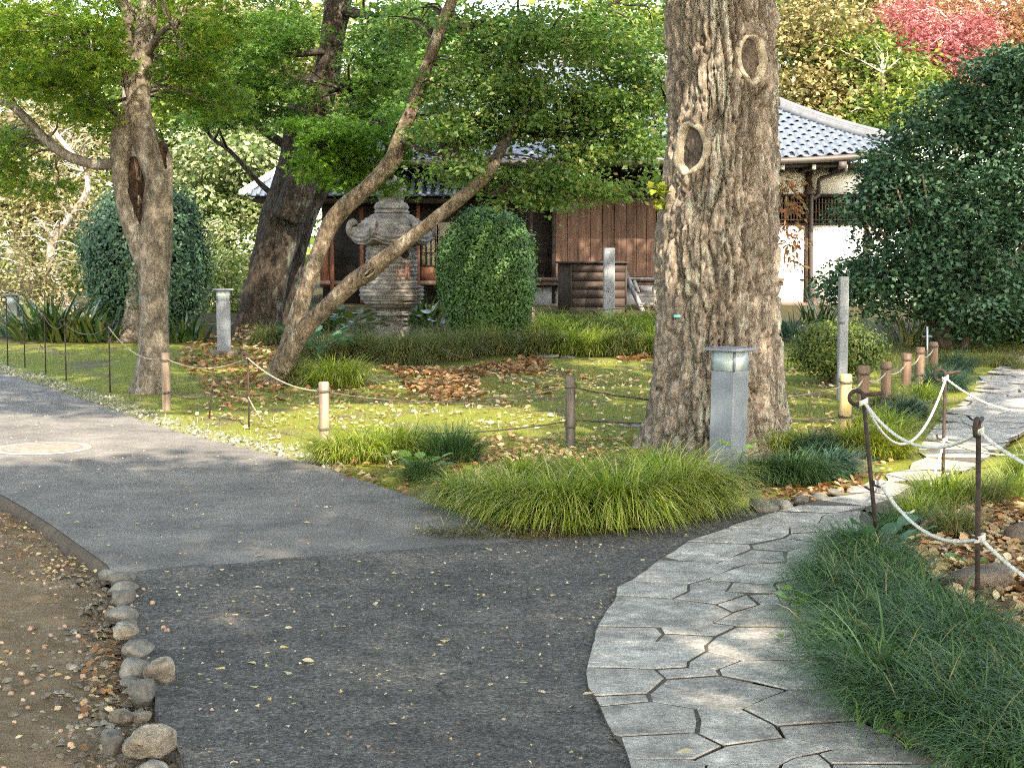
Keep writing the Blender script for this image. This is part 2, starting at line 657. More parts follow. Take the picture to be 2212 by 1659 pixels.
MT['stone'] = m_noise('river_stone', [(0.07, 0.068, 0.062), (0.13, 0.122, 0.11), (0.22, 0.2, 0.172)], 9, 0.85, 0.5, 0.01, isl=0.3, detail=8, grain=[(30, 0.65, 1.35)])
MT['stone_b'] = m_noise('rough_stone', [(0.1, 0.08, 0.06), (0.2, 0.165, 0.13), (0.38, 0.35, 0.29)], 9, 0.9, 0.9, 0.02, isl=0.2, detail=8, grain=[(26, 0.55, 1.4)])
MT['rock'] = m_noise('brown_rock', [(0.07, 0.052, 0.04), (0.13, 0.1, 0.078), (0.21, 0.165, 0.13)], 9, 0.95, 1.0, 0.03, detail=9)
MT['ginkgo'] = m_bark('furrowed_bark', [(0.1, 0.08, 0.065), (0.19, 0.155, 0.125), (0.29, 0.24, 0.2), (0.42, 0.365, 0.31)], (0.36, 0.41, 0.35), 0.47, 16, 1.0, 0.03, 0.5, ldir=(0.97, -0.25, 0), plate=True, grain=[(45, 0.7, 1.3)])
MT['callus'] = m_noise('wound_rim', [(0.16, 0.125, 0.09), (0.33, 0.28, 0.215), (0.5, 0.44, 0.36)], 16, 0.85, 0.9, 0.015, (1, 1, 0.5))
MT['heart'] = m_noise('wound_wood', [(0.03, 0.024, 0.021), (0.07, 0.055, 0.046), (0.15, 0.112, 0.082)], 11, 0.9, 0.8, 0.02, (1, 1, 0.35))
MT['maple_bark'] = m_bark('smooth_grey_bark', [(0.075, 0.062, 0.05), (0.165, 0.14, 0.112), (0.28, 0.245, 0.2)], (0.34, 0.33, 0.3), 0.56, 10, 1.0, 0.05, 0.6, grain=[(26, 0.6, 1.35), (5, 0.75, 1.2)])
MT['cherry_bark'] = m_bark('patchy_brown_bark', [(0.075, 0.055, 0.04), (0.17, 0.13, 0.095), (0.3, 0.245, 0.185)], (0.4, 0.36, 0.3), 0.55, 16, 1.0, 0.06, 0.5, grain=[(30, 0.5, 1.5), (6, 0.65, 1.3)])
MT['dark_bark'] = m_bark('dark_rough_bark', [(0.025, 0.02, 0.016), (0.06, 0.047, 0.038), (0.1, 0.08, 0.064)], (0.19, 0.2, 0.165), 0.5, 14, 1.0, 0.08, 0.3, grain=[(24, 0.5, 1.5)], ldir=(0.9, -0.44, 0))
MT['far_bark'] = m_bark('far_bark', [(0.06, 0.048, 0.038), (0.12, 0.098, 0.08)], None, 0.5, 6, 0.6, 0.02)
MT['pale_bark'] = m_bark('pale_bark', [(0.3, 0.24, 0.19), (0.48, 0.41, 0.34)], None, 0.5, 8, 0.4, 0.01)
MT['rot'] = m_noise('rotten_wood', [(0.008, 0.005, 0.004), (0.03, 0.015, 0.009), (0.12, 0.065, 0.038)], 22, 0.95, 1.0, 0.05, (1, 1, 0.35), detail=8)
MT['maple_leaf'] = m_leaf('maple_leaf', [(0.05, 0.125, 0.036), (0.08, 0.17, 0.044), (0.115, 0.21, 0.05), (0.16, 0.24, 0.056)], 0.5)
MT['maple_yel'] = m_leaf('yellow_green_maple_leaf', [(0.075, 0.155, 0.028), (0.115, 0.21, 0.03), (0.16, 0.25, 0.034), (0.23, 0.26, 0.04)], 0.5)
MT['maple_bright'] = m_leaf('bright_maple_leaf', [(0.07, 0.165, 0.025), (0.1, 0.21, 0.03), (0.15, 0.25, 0.035)], 0.5)
MT['cherry_leaf'] = m_leaf('cherry_leaf', [(0.06, 0.13, 0.05), (0.095, 0.185, 0.064), (0.135, 0.23, 0.075), (0.18, 0.26, 0.08), (0.27, 0.25, 0.095)], 0.55, spec=0.5, rough=0.35)
MT['evergreen'] = m_leaf('evergreen_leaf', [(0.02, 0.055, 0.036), (0.032, 0.08, 0.05), (0.048, 0.105, 0.06), (0.07, 0.135, 0.07)], 0.2, 0.5, spec=0.3)
MT['topiary'] = m_leaf('clipped_leaf', [(0.022, 0.06, 0.018), (0.035, 0.09, 0.024), (0.055, 0.125, 0.032), (0.09, 0.165, 0.045)], 0.2, 0.5, spec=0.3)
MT['shrub_leaf'] = m_leaf('shrub_leaf', [(0.035, 0.06, 0.016), (0.055, 0.09, 0.02), (0.085, 0.12, 0.025), (0.14, 0.16, 0.03)], 0.3)
MT['far_green'] = m_leaf('far_green_leaf', [(0.035, 0.075, 0.02), (0.075, 0.125, 0.025), (0.13, 0.18, 0.035), (0.2, 0.22, 0.05)], 0.4, var=0.4)
MT['far_yellow'] = m_leaf('far_yellow_leaf', [(0.085, 0.085, 0.035), (0.17, 0.155, 0.06), (0.26, 0.225, 0.1), (0.33, 0.25, 0.13)], 0.3, tint=(1.1, 1.1, 0.8), var=0.45)
MT['far_orange'] = m_leaf('far_orange_leaf', [(0.2, 0.09, 0.06), (0.3, 0.15, 0.1), (0.32, 0.21, 0.12), (0.2, 0.19, 0.08)], 0.35, tint=(1.3, 0.9, 0.7), var=0.4)
MT['far_red'] = m_leaf('far_red_leaf', [(0.22, 0.06, 0.065), (0.34, 0.12, 0.13), (0.4, 0.2, 0.18)], 0.3, tint=(1.3, 0.7, 0.7))
MT['straw'] = m_leaf('straw_leaf', [(0.05, 0.06, 0.02), (0.13, 0.12, 0.05), (0.22, 0.185, 0.09), (0.33, 0.27, 0.17), (0.17, 0.19, 0.06)], 0.3, var=0.5)  # dark ramp tones stand in for shaded gaps in the foliage
MT['cream'] = m_leaf('pale_leaf', [(0.04, 0.075, 0.025), (0.1, 0.15, 0.05), (0.2, 0.24, 0.11), (0.33, 0.34, 0.22), (0.12, 0.17, 0.05)], 0.3, var=0.5)  # darkest greens imitate the shade in gaps between leaves
MT['redsap'] = m_leaf('red_sapling_leaf', [(0.22, 0.07, 0.05), (0.28, 0.13, 0.06), (0.24, 0.16, 0.08), (0.15, 0.13, 0.06), (0.1, 0.11, 0.05)], 0.35, tint=(1.3, 0.9, 0.6))
MT['sedge'] = m_leaf('sedge_blade', [(0.06, 0.12, 0.022), (0.15, 0.235, 0.034), (0.25, 0.32, 0.046), (0.34, 0.37, 0.07), (0.5, 0.44, 0.25)], 0.42, 0.5, var=0.2)
MT['sedge_y'] = m_leaf('yellow_sedge_blade', [(0.1, 0.15, 0.02), (0.17, 0.21, 0.025), (0.26, 0.28, 0.04), (0.33, 0.3, 0.08)], 0.4, 0.5)
MT['sedge_d'] = m_leaf('dull_sedge_blade', [(0.07, 0.1, 0.04), (0.12, 0.15, 0.055), (0.18, 0.19, 0.075), (0.3, 0.25, 0.14)], 0.3, 0.5)
MT['mondo'] = m_leaf('mondo_blade', [(0.028, 0.07, 0.03), (0.05, 0.112, 0.044), (0.08, 0.15, 0.056), (0.125, 0.2, 0.075)], 0.25, 0.55, spec=0.2)
MT['mondo_b'] = m_leaf('blue_mondo_blade', [(0.025, 0.065, 0.05), (0.04, 0.095, 0.07), (0.075, 0.14, 0.1)], 0.2, 0.35, spec=0.5)
MT['herb'] = m_leaf('herb_leaf', [(0.07, 0.15, 0.03), (0.11, 0.2, 0.04), (0.17, 0.26, 0.06)], 0.35, 0.4)
MT['herb_b'] = m_leaf('blue_herb_leaf', [(0.05, 0.12, 0.08), (0.08, 0.17, 0.11)], 0.3, 0.4)
MT['aspid'] = m_leaf('broad_dark_leaf', [(0.012, 0.035, 0.014), (0.022, 0.055, 0.02), (0.05, 0.085, 0.02), (0.12, 0.12, 0.03)], 0.2, 0.28, spec=0.6)
MT['litter'] = m_leaf('fallen_leaf', [(0.09, 0.05, 0.028), (0.18, 0.088, 0.042), (0.28, 0.14, 0.066), (0.37, 0.23, 0.12), (0.47, 0.36, 0.24)], 0.2, 0.6, tint=(1.2, 0.9, 0.6), spec=0.2)
MT['litter_p'] = m_leaf('pale_fallen_leaf', [(0.3, 0.19, 0.1), (0.45, 0.34, 0.16), (0.56, 0.47, 0.32), (0.34, 0.13, 0.05)], 0.15, 0.6, tint=(1.2, 0.9, 0.6), spec=0.2)
MT['yellow_leaf'] = m_leaf('yellow_fallen_leaf', [(0.42, 0.28, 0.07), (0.55, 0.42, 0.15), (0.6, 0.5, 0.28)], 0.15, 0.6, spec=0.2)
MT['fruit'] = m_noise('ginkgo_fruit', [(0.26, 0.13, 0.08), (0.42, 0.26, 0.18), (0.52, 0.4, 0.3)], 1.2, 0.6, 0.3, isl=0.4)
MT['gravel'] = m_noise('pale_gravel', [(0.14, 0.135, 0.115), (0.26, 0.25, 0.21), (0.42, 0.4, 0.34)], 25, 0.9, 0.4)
MT['lamp'] = m_noise('zinc_grey_paint', [(0.095, 0.112, 0.14), (0.12, 0.14, 0.172), (0.145, 0.167, 0.2)], 3.5, 0.42, 0.15, 0.003, bscale=60, spec=0.5, speck=(38, (0.08, 0.085, 0.095), 0.69), grain=[(6, 0.8, 1.15)])
MT['lampglass'] = m_plain('frosted_lamp_glass', (0.3, 0.36, 0.37), 0.3, 0, 0, 0.08, 8)
MT['lampdark'] = m_plain('dark_green_grey_paint', (0.09, 0.105, 0.1), 0.5, 0, 0.1, 0.15)
MT['concrete'] = m_noise('concrete', [(0.1, 0.08, 0.065), (0.17, 0.145, 0.12)], 10, 0.9, 0.5)
MT['granite'] = m_noise('grey_granite', [(0.13, 0.145, 0.165), (0.175, 0.19, 0.21), (0.22, 0.24, 0.265)], 60, 0.7, 0.3, 0.004)
MT['lantern'] = m_noise('weathered_lantern_stone', [(0.05, 0.045, 0.042), (0.115, 0.105, 0.098), (0.19, 0.176, 0.166), (0.28, 0.257, 0.235)], 5, 0.9, 0.8, 0.02, (1, 1, 2.2), 9)
MT['redmark'] = m_plain('faded_red_paint', (0.28, 0.13, 0.11), 0.9)
MT['black'] = m_plain('hole_shade_black', (0.006, 0.006, 0.006), 0.9)  # near-black standing in for the shade inside holes
MT['post'] = m_wood('weathered_post_wood', [(0.09, 0.065, 0.05), (0.2, 0.145, 0.112), (0.32, 0.245, 0.195)])
MT['post_dark'] = m_wood('dark_post_wood', [(0.03, 0.027, 0.024), (0.07, 0.062, 0.055), (0.13, 0.115, 0.1)])
MT['post_y'] = m_wood('yellow_post_wood', [(0.17, 0.115, 0.055), (0.34, 0.25, 0.115), (0.43, 0.34, 0.19)])
MT['post_r'] = m_wood('red_brown_post_wood', [(0.08, 0.05, 0.036), (0.145, 0.092, 0.066), (0.21, 0.14, 0.1)])
MT['rope_w'] = m_noise('white_rope', [(0.34, 0.33, 0.28), (0.52, 0.5, 0.45), (0.62, 0.61, 0.57)], 40, 0.85, 0.4, 0.003)
MT['rope_d'] = m_noise('dark_rope', [(0.03, 0.027, 0.022), (0.065, 0.058, 0.045), (0.1, 0.09, 0.07)], 40, 0.9, 0.4, 0.003)
MT['rope_g'] = m_noise('grey_rope', [(0.14, 0.13, 0.1), (0.24, 0.22, 0.17), (0.34, 0.32, 0.26)], 40, 0.9, 0.4, 0.003)
MT['rust'] = m_noise('rusty_iron', [(0.012, 0.009, 0.008), (0.026, 0.018, 0.015), (0.06, 0.035, 0.026)], 30, 0.8, 0.5, 0.003)
MT['door'] = m_wood('cedar_board', [(0.05, 0.028, 0.02), (0.1, 0.056, 0.04), (0.17, 0.1, 0.072)], scale=7, isl=0.22)
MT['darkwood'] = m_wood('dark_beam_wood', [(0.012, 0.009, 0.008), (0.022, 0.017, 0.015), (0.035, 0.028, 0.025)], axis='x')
MT['beam'] = m_wood('brown_beam_wood', [(0.045, 0.03, 0.022), (0.085, 0.058, 0.043), (0.13, 0.09, 0.068)], axis='x')
MT['redwood'] = m_wood('red_brown_wood', [(0.06, 0.024, 0.015), (0.11, 0.042, 0.026), (0.17, 0.07, 0.04)])
MT['greywood'] = m_wood('grey_stair_wood', [(0.11, 0.105, 0.1), (0.2, 0.19, 0.185), (0.29, 0.28, 0.27)], axis='x')
MT['clap'] = m_wood('brown_clapboard', [(0.034, 0.023, 0.019), (0.05, 0.034, 0.028), (0.066, 0.046, 0.038)], axis='x', isl=0.08)
MT['clapcorner'] = m_wood('dark_corner_board', [(0.022, 0.016, 0.014), (0.035, 0.026, 0.022)])
MT['plaster'] = m_noise('white_plaster', [(0.74, 0.75, 0.76), (0.8, 0.8, 0.8), (0.84, 0.84, 0.83)], 2, 0.9, 0.1)
MT['plaster_g'] = m_noise('grey_plaster', [(0.16, 0.165, 0.17), (0.24, 0.245, 0.25)], 2, 0.9, 0.2)
MT['tile'] = m_noise('blue_grey_roof_tile', [(0.05, 0.068, 0.1), (0.072, 0.095, 0.132), (0.098, 0.125, 0.168)], 5, 0.5, 0.2, 0.004, isl=0.15, spec=0.6)
MT['ridge'] = m_noise('pale_ridge_tile', [(0.1, 0.105, 0.115), (0.16, 0.165, 0.175)], 8, 0.5, 0.3, isl=0.1)
MT['pipe'] = m_plain('brown_downpipe', (0.06, 0.05, 0.047), 0.5)
MT['steel'] = m_plain('galvanised_steel', (0.42, 0.45, 0.47), 0.35, 0.7)
MT['iron'] = m_noise('rusted_cast_iron', [(0.16, 0.1, 0.085), (0.24, 0.165, 0.14), (0.31, 0.23, 0.2)], 18, 0.7, 0.6, 0.005)
MT['rim'] = m_noise('pale_concrete_rim', [(0.17, 0.165, 0.155), (0.25, 0.24, 0.225)], 15, 0.9, 0.4)
MT['cyan'] = m_plain('cyan_plastic', (0.16, 0.5, 0.55), 0.5)
MT['paperpane'] = m_noise('paper_screen', [(0.3, 0.27, 0.2), (0.42, 0.38, 0.28)], 3, 0.8, 0.1)
MT['hedge'] = m_leaf('hedge_leaf', [(0.05, 0.08, 0.02), (0.09, 0.12, 0.025), (0.15, 0.16, 0.03), (0.2, 0.17, 0.05)], 0.3)


def m_ground():
    m, nt, b, out = _mat('garden_ground')
    at = nt.nodes.new('ShaderNodeAttribute')
    at.attribute_name = 'zone'
    sep = nt.nodes.new('ShaderNodeSeparateColor')
    nt.links.new(at.outputs['Color'], sep.inputs[0])
    v = _coords(nt)
    n1 = _noise(nt, v, 1.4, 6)
    n2 = _noise(nt, v, 9, 6, 0.7)
    n3 = _noise(nt, v, 60, 4, 0.7)
    soil = _ramp(nt, n2, [(0.118, 0.076, 0.048), (0.185, 0.127, 0.083), (0.265, 0.195, 0.138)], pos=[0.3, 0.5, 0.72])
    moss = _ramp(nt, n3, [(0.075, 0.092, 0.018), (0.138, 0.158, 0.028), (0.215, 0.22, 0.045), (0.25, 0.215, 0.1)], pos=[0.25, 0.48, 0.62, 0.78])
    bare = _ramp(nt, n2, [(0.09, 0.08, 0.045), (0.15, 0.125, 0.08)], pos=[0.35, 0.65])
    mg = _mix(nt, _ramp(nt, n1, [(0, 0, 0), (1, 1, 1)], pos=[0.52, 0.66]), moss, bare)
    c = _mix(nt, sep.outputs[0], soil, mg)
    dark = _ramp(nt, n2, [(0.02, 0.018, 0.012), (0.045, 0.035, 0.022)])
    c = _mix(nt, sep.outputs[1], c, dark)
    pale = _ramp(nt, n3, [(0.1, 0.1, 0.06), (0.24, 0.23, 0.18), (0.4, 0.38, 0.33)], pos=[0.35, 0.5, 0.65])
    c = _mix(nt, sep.outputs[2], c, pale)
    nt.links.new(c, b.inputs['Base Color'])
    b.inputs['Roughness'].default_value = 0.95
    b.inputs['Specular IOR Level'].default_value = 0.1
    _bump(nt, b, n3, 0.9, 0.02)
    return m


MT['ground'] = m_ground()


# ------------------------------------------------------------------ the setting: ground, paths
RNG = np.random.default_rng(11)
random.seed(5)


def dens(poly, step=0.12, jit=0.0, closed=False, rng=RNG):
    """resample a world polyline at about step, with small sideways jitter"""
    p = np.asarray(poly, float)
    if closed:
        p = np.vstack([p, p[:1]])
    out = []
    for a, b in zip(p[:-1], p[1:]):
        n = max(1, int(np.linalg.norm(b - a) / step))
        for k in range(n):
            q = a + (b - a) * k / n
            out.append(q + (rng.normal(0, jit, len(q)) * np.array([1, 1, 0][:len(q)]) if k and jit else 0))
    if not closed:
        out.append(p[-1])
    return np.array(out)


def gpts(pts, dz=0.0):
    return np.array([G(x, y, dz) for x, y in pts])


# edges of the asphalt path, back edge then front edge, running off to the side
back_edge = gpts([(1140, 1167), (1060, 1136), (960, 1096), (800, 1042), (680, 1004), (530, 968), (380, 932), (240, 884), (130, 845), (0, 804)])
bd = back_edge[-1] - back_edge[-3]
back_edge = np.vstack([back_edge, back_edge[-1] + bd * 2, back_edge[-1] + bd * 7])
front_edge = gpts([(240, 1237), (235, 1222), (170, 1176), (110, 1133), (50, 1095), (0, 1067)])
fd = front_edge[-1] - front_edge[-3]
front_edge = np.vstack([front_edge, front_edge[-1] + fd * 2.2 + np.array([0, 0.8, 0]), front_edge[-1] + fd * 5 + np.array([-0.5, 3.5, 0])])


def resamp(p, n):
    s = np.concatenate([[0], np.cumsum(np.linalg.norm(np.diff(p[:, :2], axis=0), axis=1))])
    t = np.linspace(0, s[-1], n)
    return np.stack([np.interp(t, s, p[:, k]) for k in range(3)], -1)


nb = 120
be, fe = resamp(back_edge, nb), resamp(front_edge, nb)
be[:, :2] += 0.018 * fbm(np.column_stack([be[:, 0] * 4, be[:, 1] * 4, 0 * be[:, 0]]), 3)[:, None]
na = 24
T = np.linspace(0, 1, na)[None, :, None]
S = fe[:, None] * (1 - T) + be[:, None] * T
S[..., 2] = gh(S[..., 1])
V = S.reshape(-1, 3)
i = np.arange(nb - 1)[:, None] * na; j = np.arange(na - 1)[None]
Q = np.stack([i + j, i + na + j, i + na + j + 1, i + j + 1], -1).reshape(-1, 4)[:, ::-1]
o = obj('asphalt_path', V, Q, MT['asphalt'], smooth=True); tag(o, kind='structure')
# the raised brown edging between soil and asphalt
ed = fe.copy(); ed[:, 2] = gh(ed[:, 1])
off = norm(np.gradient(ed[:, :2], axis=0)); nrm = np.column_stack([off[:, 1], -off[:, 0]])
if nrm[0, 0] > 0: nrm = -nrm
wig = 0.012 * fbm(np.column_stack([ed[:, :2] * 5, 0 * ed[:, 0]]), 3)
prof = [(-0.004, -0.004), (0.022, -0.006), (0.034, -0.03), (0.05, -0.085)]
rows = []
for a, dz in prof:
    q = ed.copy(); q[:, :2] += nrm * (a + wig * (a > 0))[:, None] if np.ndim(a + wig) else nrm * a
    q[:, 2] += dz
    rows.append(q)
V = np.stack(rows, 1).reshape(-1, 3)
i = np.arange(nb - 1)[:, None] * 4; j = np.arange(3)[None]
Q = np.stack([i + j, i + 4 + j, i + 5 + j, i + j + 1], -1).reshape(-1, 4)
o = obj('path_edging', V, Q, MT['edge'], smooth=True); tag(o, kind='structure')

# coarse asphalt in front
Z8 = lambda x, y: ((2100 + x / 1.2786) / 1.7315, (1800 + y / 1.2786) / 1.7315)
path_left = [Z8(*p) for p in [(420, 1560), (345, 1440), (318, 1340), (300, 1290), (250, 1232), (215, 1170), (185, 1100), (160, 1050), (125, 1000), (118, 940), (122, 910),
                              (150, 800), (160, 740), (172, 702), (200, 660), (258, 566), (266, 520), (330, 487), (462, 386), (600, 300), (800, 231), (1020, 157), (1200, 108), (1400, 58)]]
curb_px = [(238, 1240), (262, 1285), (285, 1340), (300, 1400), (325, 1450), (335, 1510), (345, 1560), (375, 1600), (395, 1640), (420, 1720)]
apron = np.vstack([gpts(curb_px[::-1]), gpts([(240, 1237), (330, 1232), (420, 1221), (520, 1217), (610, 1206), (700, 1202), (790, 1193), (880, 1188), (960, 1179), (1050, 1175), (1140, 1166), (1300, 1156), (1480, 1128), (1600, 1098), (1700, 1080)]),
                   gpts(path_left[::-1][2:]) + np.array([0.02, 0, 0])])
back = [apron[-1] + np.array([0.35, -1.2, 0]), apron[-1] + np.array([0.7, -3.5, 0]), apron[-1] + np.array([1.0, -9, 0]), apron[0] + np.array([-0.5, -9, 0]), apron[0] + np.array([0.3, -2, 0])]
apron = np.vstack([apron, back])
apron = dens(apron, 0.1, 0.006, True)
apron[:, 2] = 0.003
V = np.vstack([apron, apron - np.array([0, 0, 0.09])])
n = len(apron)
Fc = [list(range(n))[::-1]] + [[k, (k + 1) % n, n + (k + 1) % n, n + k] for k in range(n)]
me = make_mesh('asphalt_forecourt', V, Fc)
o = link('asphalt_forecourt', me, MT['asphalt2']); tag(o, kind='structure')
if me.polygons[0].normal.z < 0:
    me.flip_normals()

# irregular stone path: traced slabs near, generated slabs beyond
slabs8 = [
    [(800, 232), (1020, 159), (1268, 167), (1243, 180), (1222, 214), (1090, 237)],
    [(1275, 166), (1430, 150), (1420, 245), (1230, 251), (1097, 261), (1093, 241), (1228, 216), (1248, 181)],
    [(605, 300), (800, 236), (1086, 241), (1088, 262), (1058, 280), (900, 311), (720, 304)],
    [(1097, 265), (1260, 256), (1400, 252), (1390, 305), (1230, 300), (1070, 283)],
    [(470, 385), (600, 303), (720, 308), (898, 316), (903, 335), (740, 402)],
    [(908, 318), (1065, 286), (1215, 304), (1080, 344), (1060, 344), (917, 333)],
    [(748, 402), (910, 338), (1060, 348), (1074, 394), (880, 408), (777, 393)],
    [(1084, 347), (1215, 308), (1390, 308), (1370, 405), (1080, 398)],
    [(333, 488), (465, 389), (738, 405), (822, 425), (697, 478), (610, 502)],
    [(748, 406), (780, 396), (878, 410), (832, 424)],
    [(708, 478), (837, 428), (885, 412), (1080, 402), (1370, 408), (1340, 470), (1150, 474), (1030, 499), (1015, 507), (720, 485)],
    [(262, 562), (267, 521), (330, 491), (602, 506), (602, 540), (530, 576)],
    [(614, 507), (700, 484), (812, 498), (779, 542), (614, 539)],
    [(822, 500), (1014, 511), (1043, 547), (792, 541)],
    [(1023, 509), (1150, 479), (1340, 474), (1320, 550), (1050, 547)],
    [(538, 578), (612, 544), (780, 546), (880, 556), (740, 604)],
    [(172, 708), (201, 661), (263, 567), (530, 581), (738, 608), (812, 643), (723, 694), (500, 712)],
    [(748, 605), (885, 561), (937, 605), (820, 639)],
    [(898, 558), (1045, 551), (1320, 554), (1300, 605), (952, 603)],
    [(733, 693), (827, 644), (947, 608), (1300, 609), (1290, 710), (840, 709)],
    [(156, 784), (161, 736), (171, 712), (453, 715), (481, 745), (448, 782)],
    [(474, 713), (725, 698), (826, 712), (733, 756), (493, 744)],
    [(458, 783), (492, 749), (728, 761), (688, 797), (560, 786)],
    [(122, 909), (151, 790), (450, 787), (560, 790), (681, 801), (686, 829), (602, 879), (597, 907), (430, 917)],
    [(699, 798), (737, 763), (838, 715), (1290, 714), (1310, 868), (860, 871), (699, 829)],
    [(609, 904), (613, 881), (697, 835), (852, 873), (743, 917), (609, 911)],
    [(119, 940), (120, 914), (430, 921), (448, 923), (491, 960), (408, 1032), (160, 1044), (128, 1000)],
    [(459, 922), (600, 912), (738, 921), (756, 943), (502, 959)],
    [(757, 917), (861, 877), (1310, 872), (1350, 1013), (1079, 1015.5), (768, 946)],
    [(419, 1033), (502, 964), (760, 947), (1072, 1017), (863, 1104), (640, 1104), (432, 1070)],
    [(187, 1091), (163, 1049), (404, 1038), (418, 1067)],
    [(874, 1106), (1082, 1020), (1352, 1018), (1420, 1160), (1030, 1186)],
    [(188, 1098), (430, 1074), (632, 1109), (646, 1165), (637, 1219), (282, 1239), (252, 1230), (217, 1170)],
    [(648, 1109), (853, 1109), (1017, 1189), (1056, 1244), (775, 1282), (659, 1225), (669, 1165)],
    [(1043, 1190), (1420, 1165), (1620, 1250), (1650, 1299), (1300, 1302), (1073, 1245)],
    [(303, 1290), (287, 1246), (638, 1225), (762, 1285), (628, 1349), (350, 1351), (320, 1340)],
    [(638, 1353), (782, 1288), (1064, 1249), (1286, 1303), (1118, 1340), (1045, 1374), (700, 1374)],
    [(1235, 1328), (1312, 1306), (1650, 1304), (1820, 1371), (1290, 1373)],
    [(347, 1440), (322, 1345), (350, 1356), (628, 1354), (690, 1376), (650, 1490), (385, 1500)],
    [(1062, 1371), (1127, 1343), (1228, 1331), (1283, 1375), (1320, 1480), (1000, 1490)],
    [(700, 1379), (1042, 1379), (992, 1490), (660, 1492)],
    [(1297, 1378), (1820, 1376), (1920, 1490), (1330, 1480)],
    [(385, 1508), (648, 1496), (640, 1640), (470, 1640)],
    [(656, 1498), (985, 1496), (1010, 1640), (650, 1640)],
    [(1000, 1496), (1320, 1487), (1370, 1640), (1020, 1640)],
    [(1330, 1486), (1920, 1496), (2060, 1640), (1380, 1640)],
]
Z6 = lambda x, y: ((2400 + x / 1.5084) / 1.7315, (900 + y / 1.5084) / 1.7315)
far_left = [Z8(1020, 157), Z8(1200, 108), Z8(1400, 58)] + [Z6(*p) for p in [(1290, 1362), (1520, 1265), (1600, 1120), (1720, 970), (1800, 925), (1880, 840), (1890, 775)]]
far_right = [Z8(1430, 150), (1930, 1078)] + [Z6(*p) for p in [(1560, 1370), (1850, 1300), (2157, 1080), (2400, 960), (2700, 880), (3000, 840)]]
fl = gpts(far_left); fr = gpts(far_right)
far_poly = np.vstack([gpts([Z8(1268, 163)]), fl, [fl[-1] + np.array([1.6, 3.0, 0]), fl[-1] + np.array([6, 5.5, 0]), fr[-1] + np.array([2, -1, 0])], fr[::-1]])
bed_poly = np.vstack([gpts(path_left[::-1]), far_poly[len(fl) + 1:], gpts([(1965, 1120), (1940, 1250), (1920, 1380), (1940, 1480), (2000, 1570), (2150, 1680), (2300, 1800)])])
bed_poly[:, 2] = gh(bed_poly[:, 1]) + 0.0115


def fill_poly(name, poly, mat, cell=0.25):
    """triangulated sheet over a polygon, following the ground"""
    import bmesh
    bm = bmesh.new()
    vv = [bm.verts.new(p) for p in poly]
    bm.faces.new(vv)
    bmesh.ops.triangulate(bm, faces=bm.faces[:])
    for _ in range(4):
        long = [e for e in bm.edges if e.calc_length() > 0.7]
        if not long: break
        bmesh.ops.subdivide_edges(bm, edges=long, cuts=1)
        bmesh.ops.triangulate(bm, faces=bm.faces[:])
    for v in bm.verts: v.co.z = float(gh(v.co.y)) + 0.0115
    bm.normal_update()
    for f in bm.faces:
        if f.normal.z < 0: f.normal_flip()
    me = bpy.data.meshes.new(name)
    bm.to_mesh(me); bm.free()
    return link(name, me, mat)


stone_path = fill_poly('stone_path', dens(bed_poly, 0.2, 0.0, True), MT['joint'])
tag(stone_path, kind='structure')


def slab(poly, top=0.016, rng=RNG, edge=0.004):
    p = np.asarray(poly, float)[:, :2]
    a = 0.5 * np.sum(p[:, 0] * np.roll(p[:, 1], -1) - np.roll(p[:, 0], -1) * p[:, 1])
    if a < 0: p = p[::-1]
    q = dens(np.column_stack([p, 0 * p[:, 0]]), 0.11, 0.004, True, rng)[:, :2]
    c = q.mean(0)
    n = len(q)
    d = norm(c - q)
    q = q + d * 0.0005
    z = gh(q[:, 1])
    top = top + rng.uniform(-0.003, 0.003)
    tl = rng.normal(0, 0.003, 2)
    tz = top + (q - c) @ tl
    r0 = np.column_stack([q, z - 0.02])
    r1 = np.column_stack([q, z + tz - edge])
    r2 = np.column_stack([q + d * edge * 1.5, z + tz])
    V = np.vstack([r0, r1, r2, [[c[0], c[1], float(gh(c[1])) + top]]])
    Fc = []
    for k in range(n):
        k2 = (k + 1) % n
        Fc += [[k, k2, n + k2, n + k], [n + k, n + k2, 2 * n + k2, 2 * n + k], [2 * n + k, 2 * n + k2, 3 * n]]
    return V, Fc


def add_slab(poly, top=0.016):
    V, Fc = slab(poly, top)
    o = obj('paver', V, Fc, MT['paver'], stone_path)
    o.data.materials.append(MT['joint'])          # soil-stained sides
    o.data.polygons.foreach_set('material_index', np.array([1 if k % 3 == 0 else 0 for k in range(len(Fc))], np.int32))
    return o


for s in slabs8:
    add_slab(gpts([Z8(*p) for p in s]))


def clip_half(poly, m, d):
    out = []
    n = len(poly)
    for k in range(n):
        a, b = poly[k], poly[(k + 1) % n]
        fa, fb = np.dot(a - m, d), np.dot(b - m, d)
        if fa <= 0: out.append(a)
        if fa * fb < 0: out.append(a + (b - a) * fa / (fa - fb))
    return out


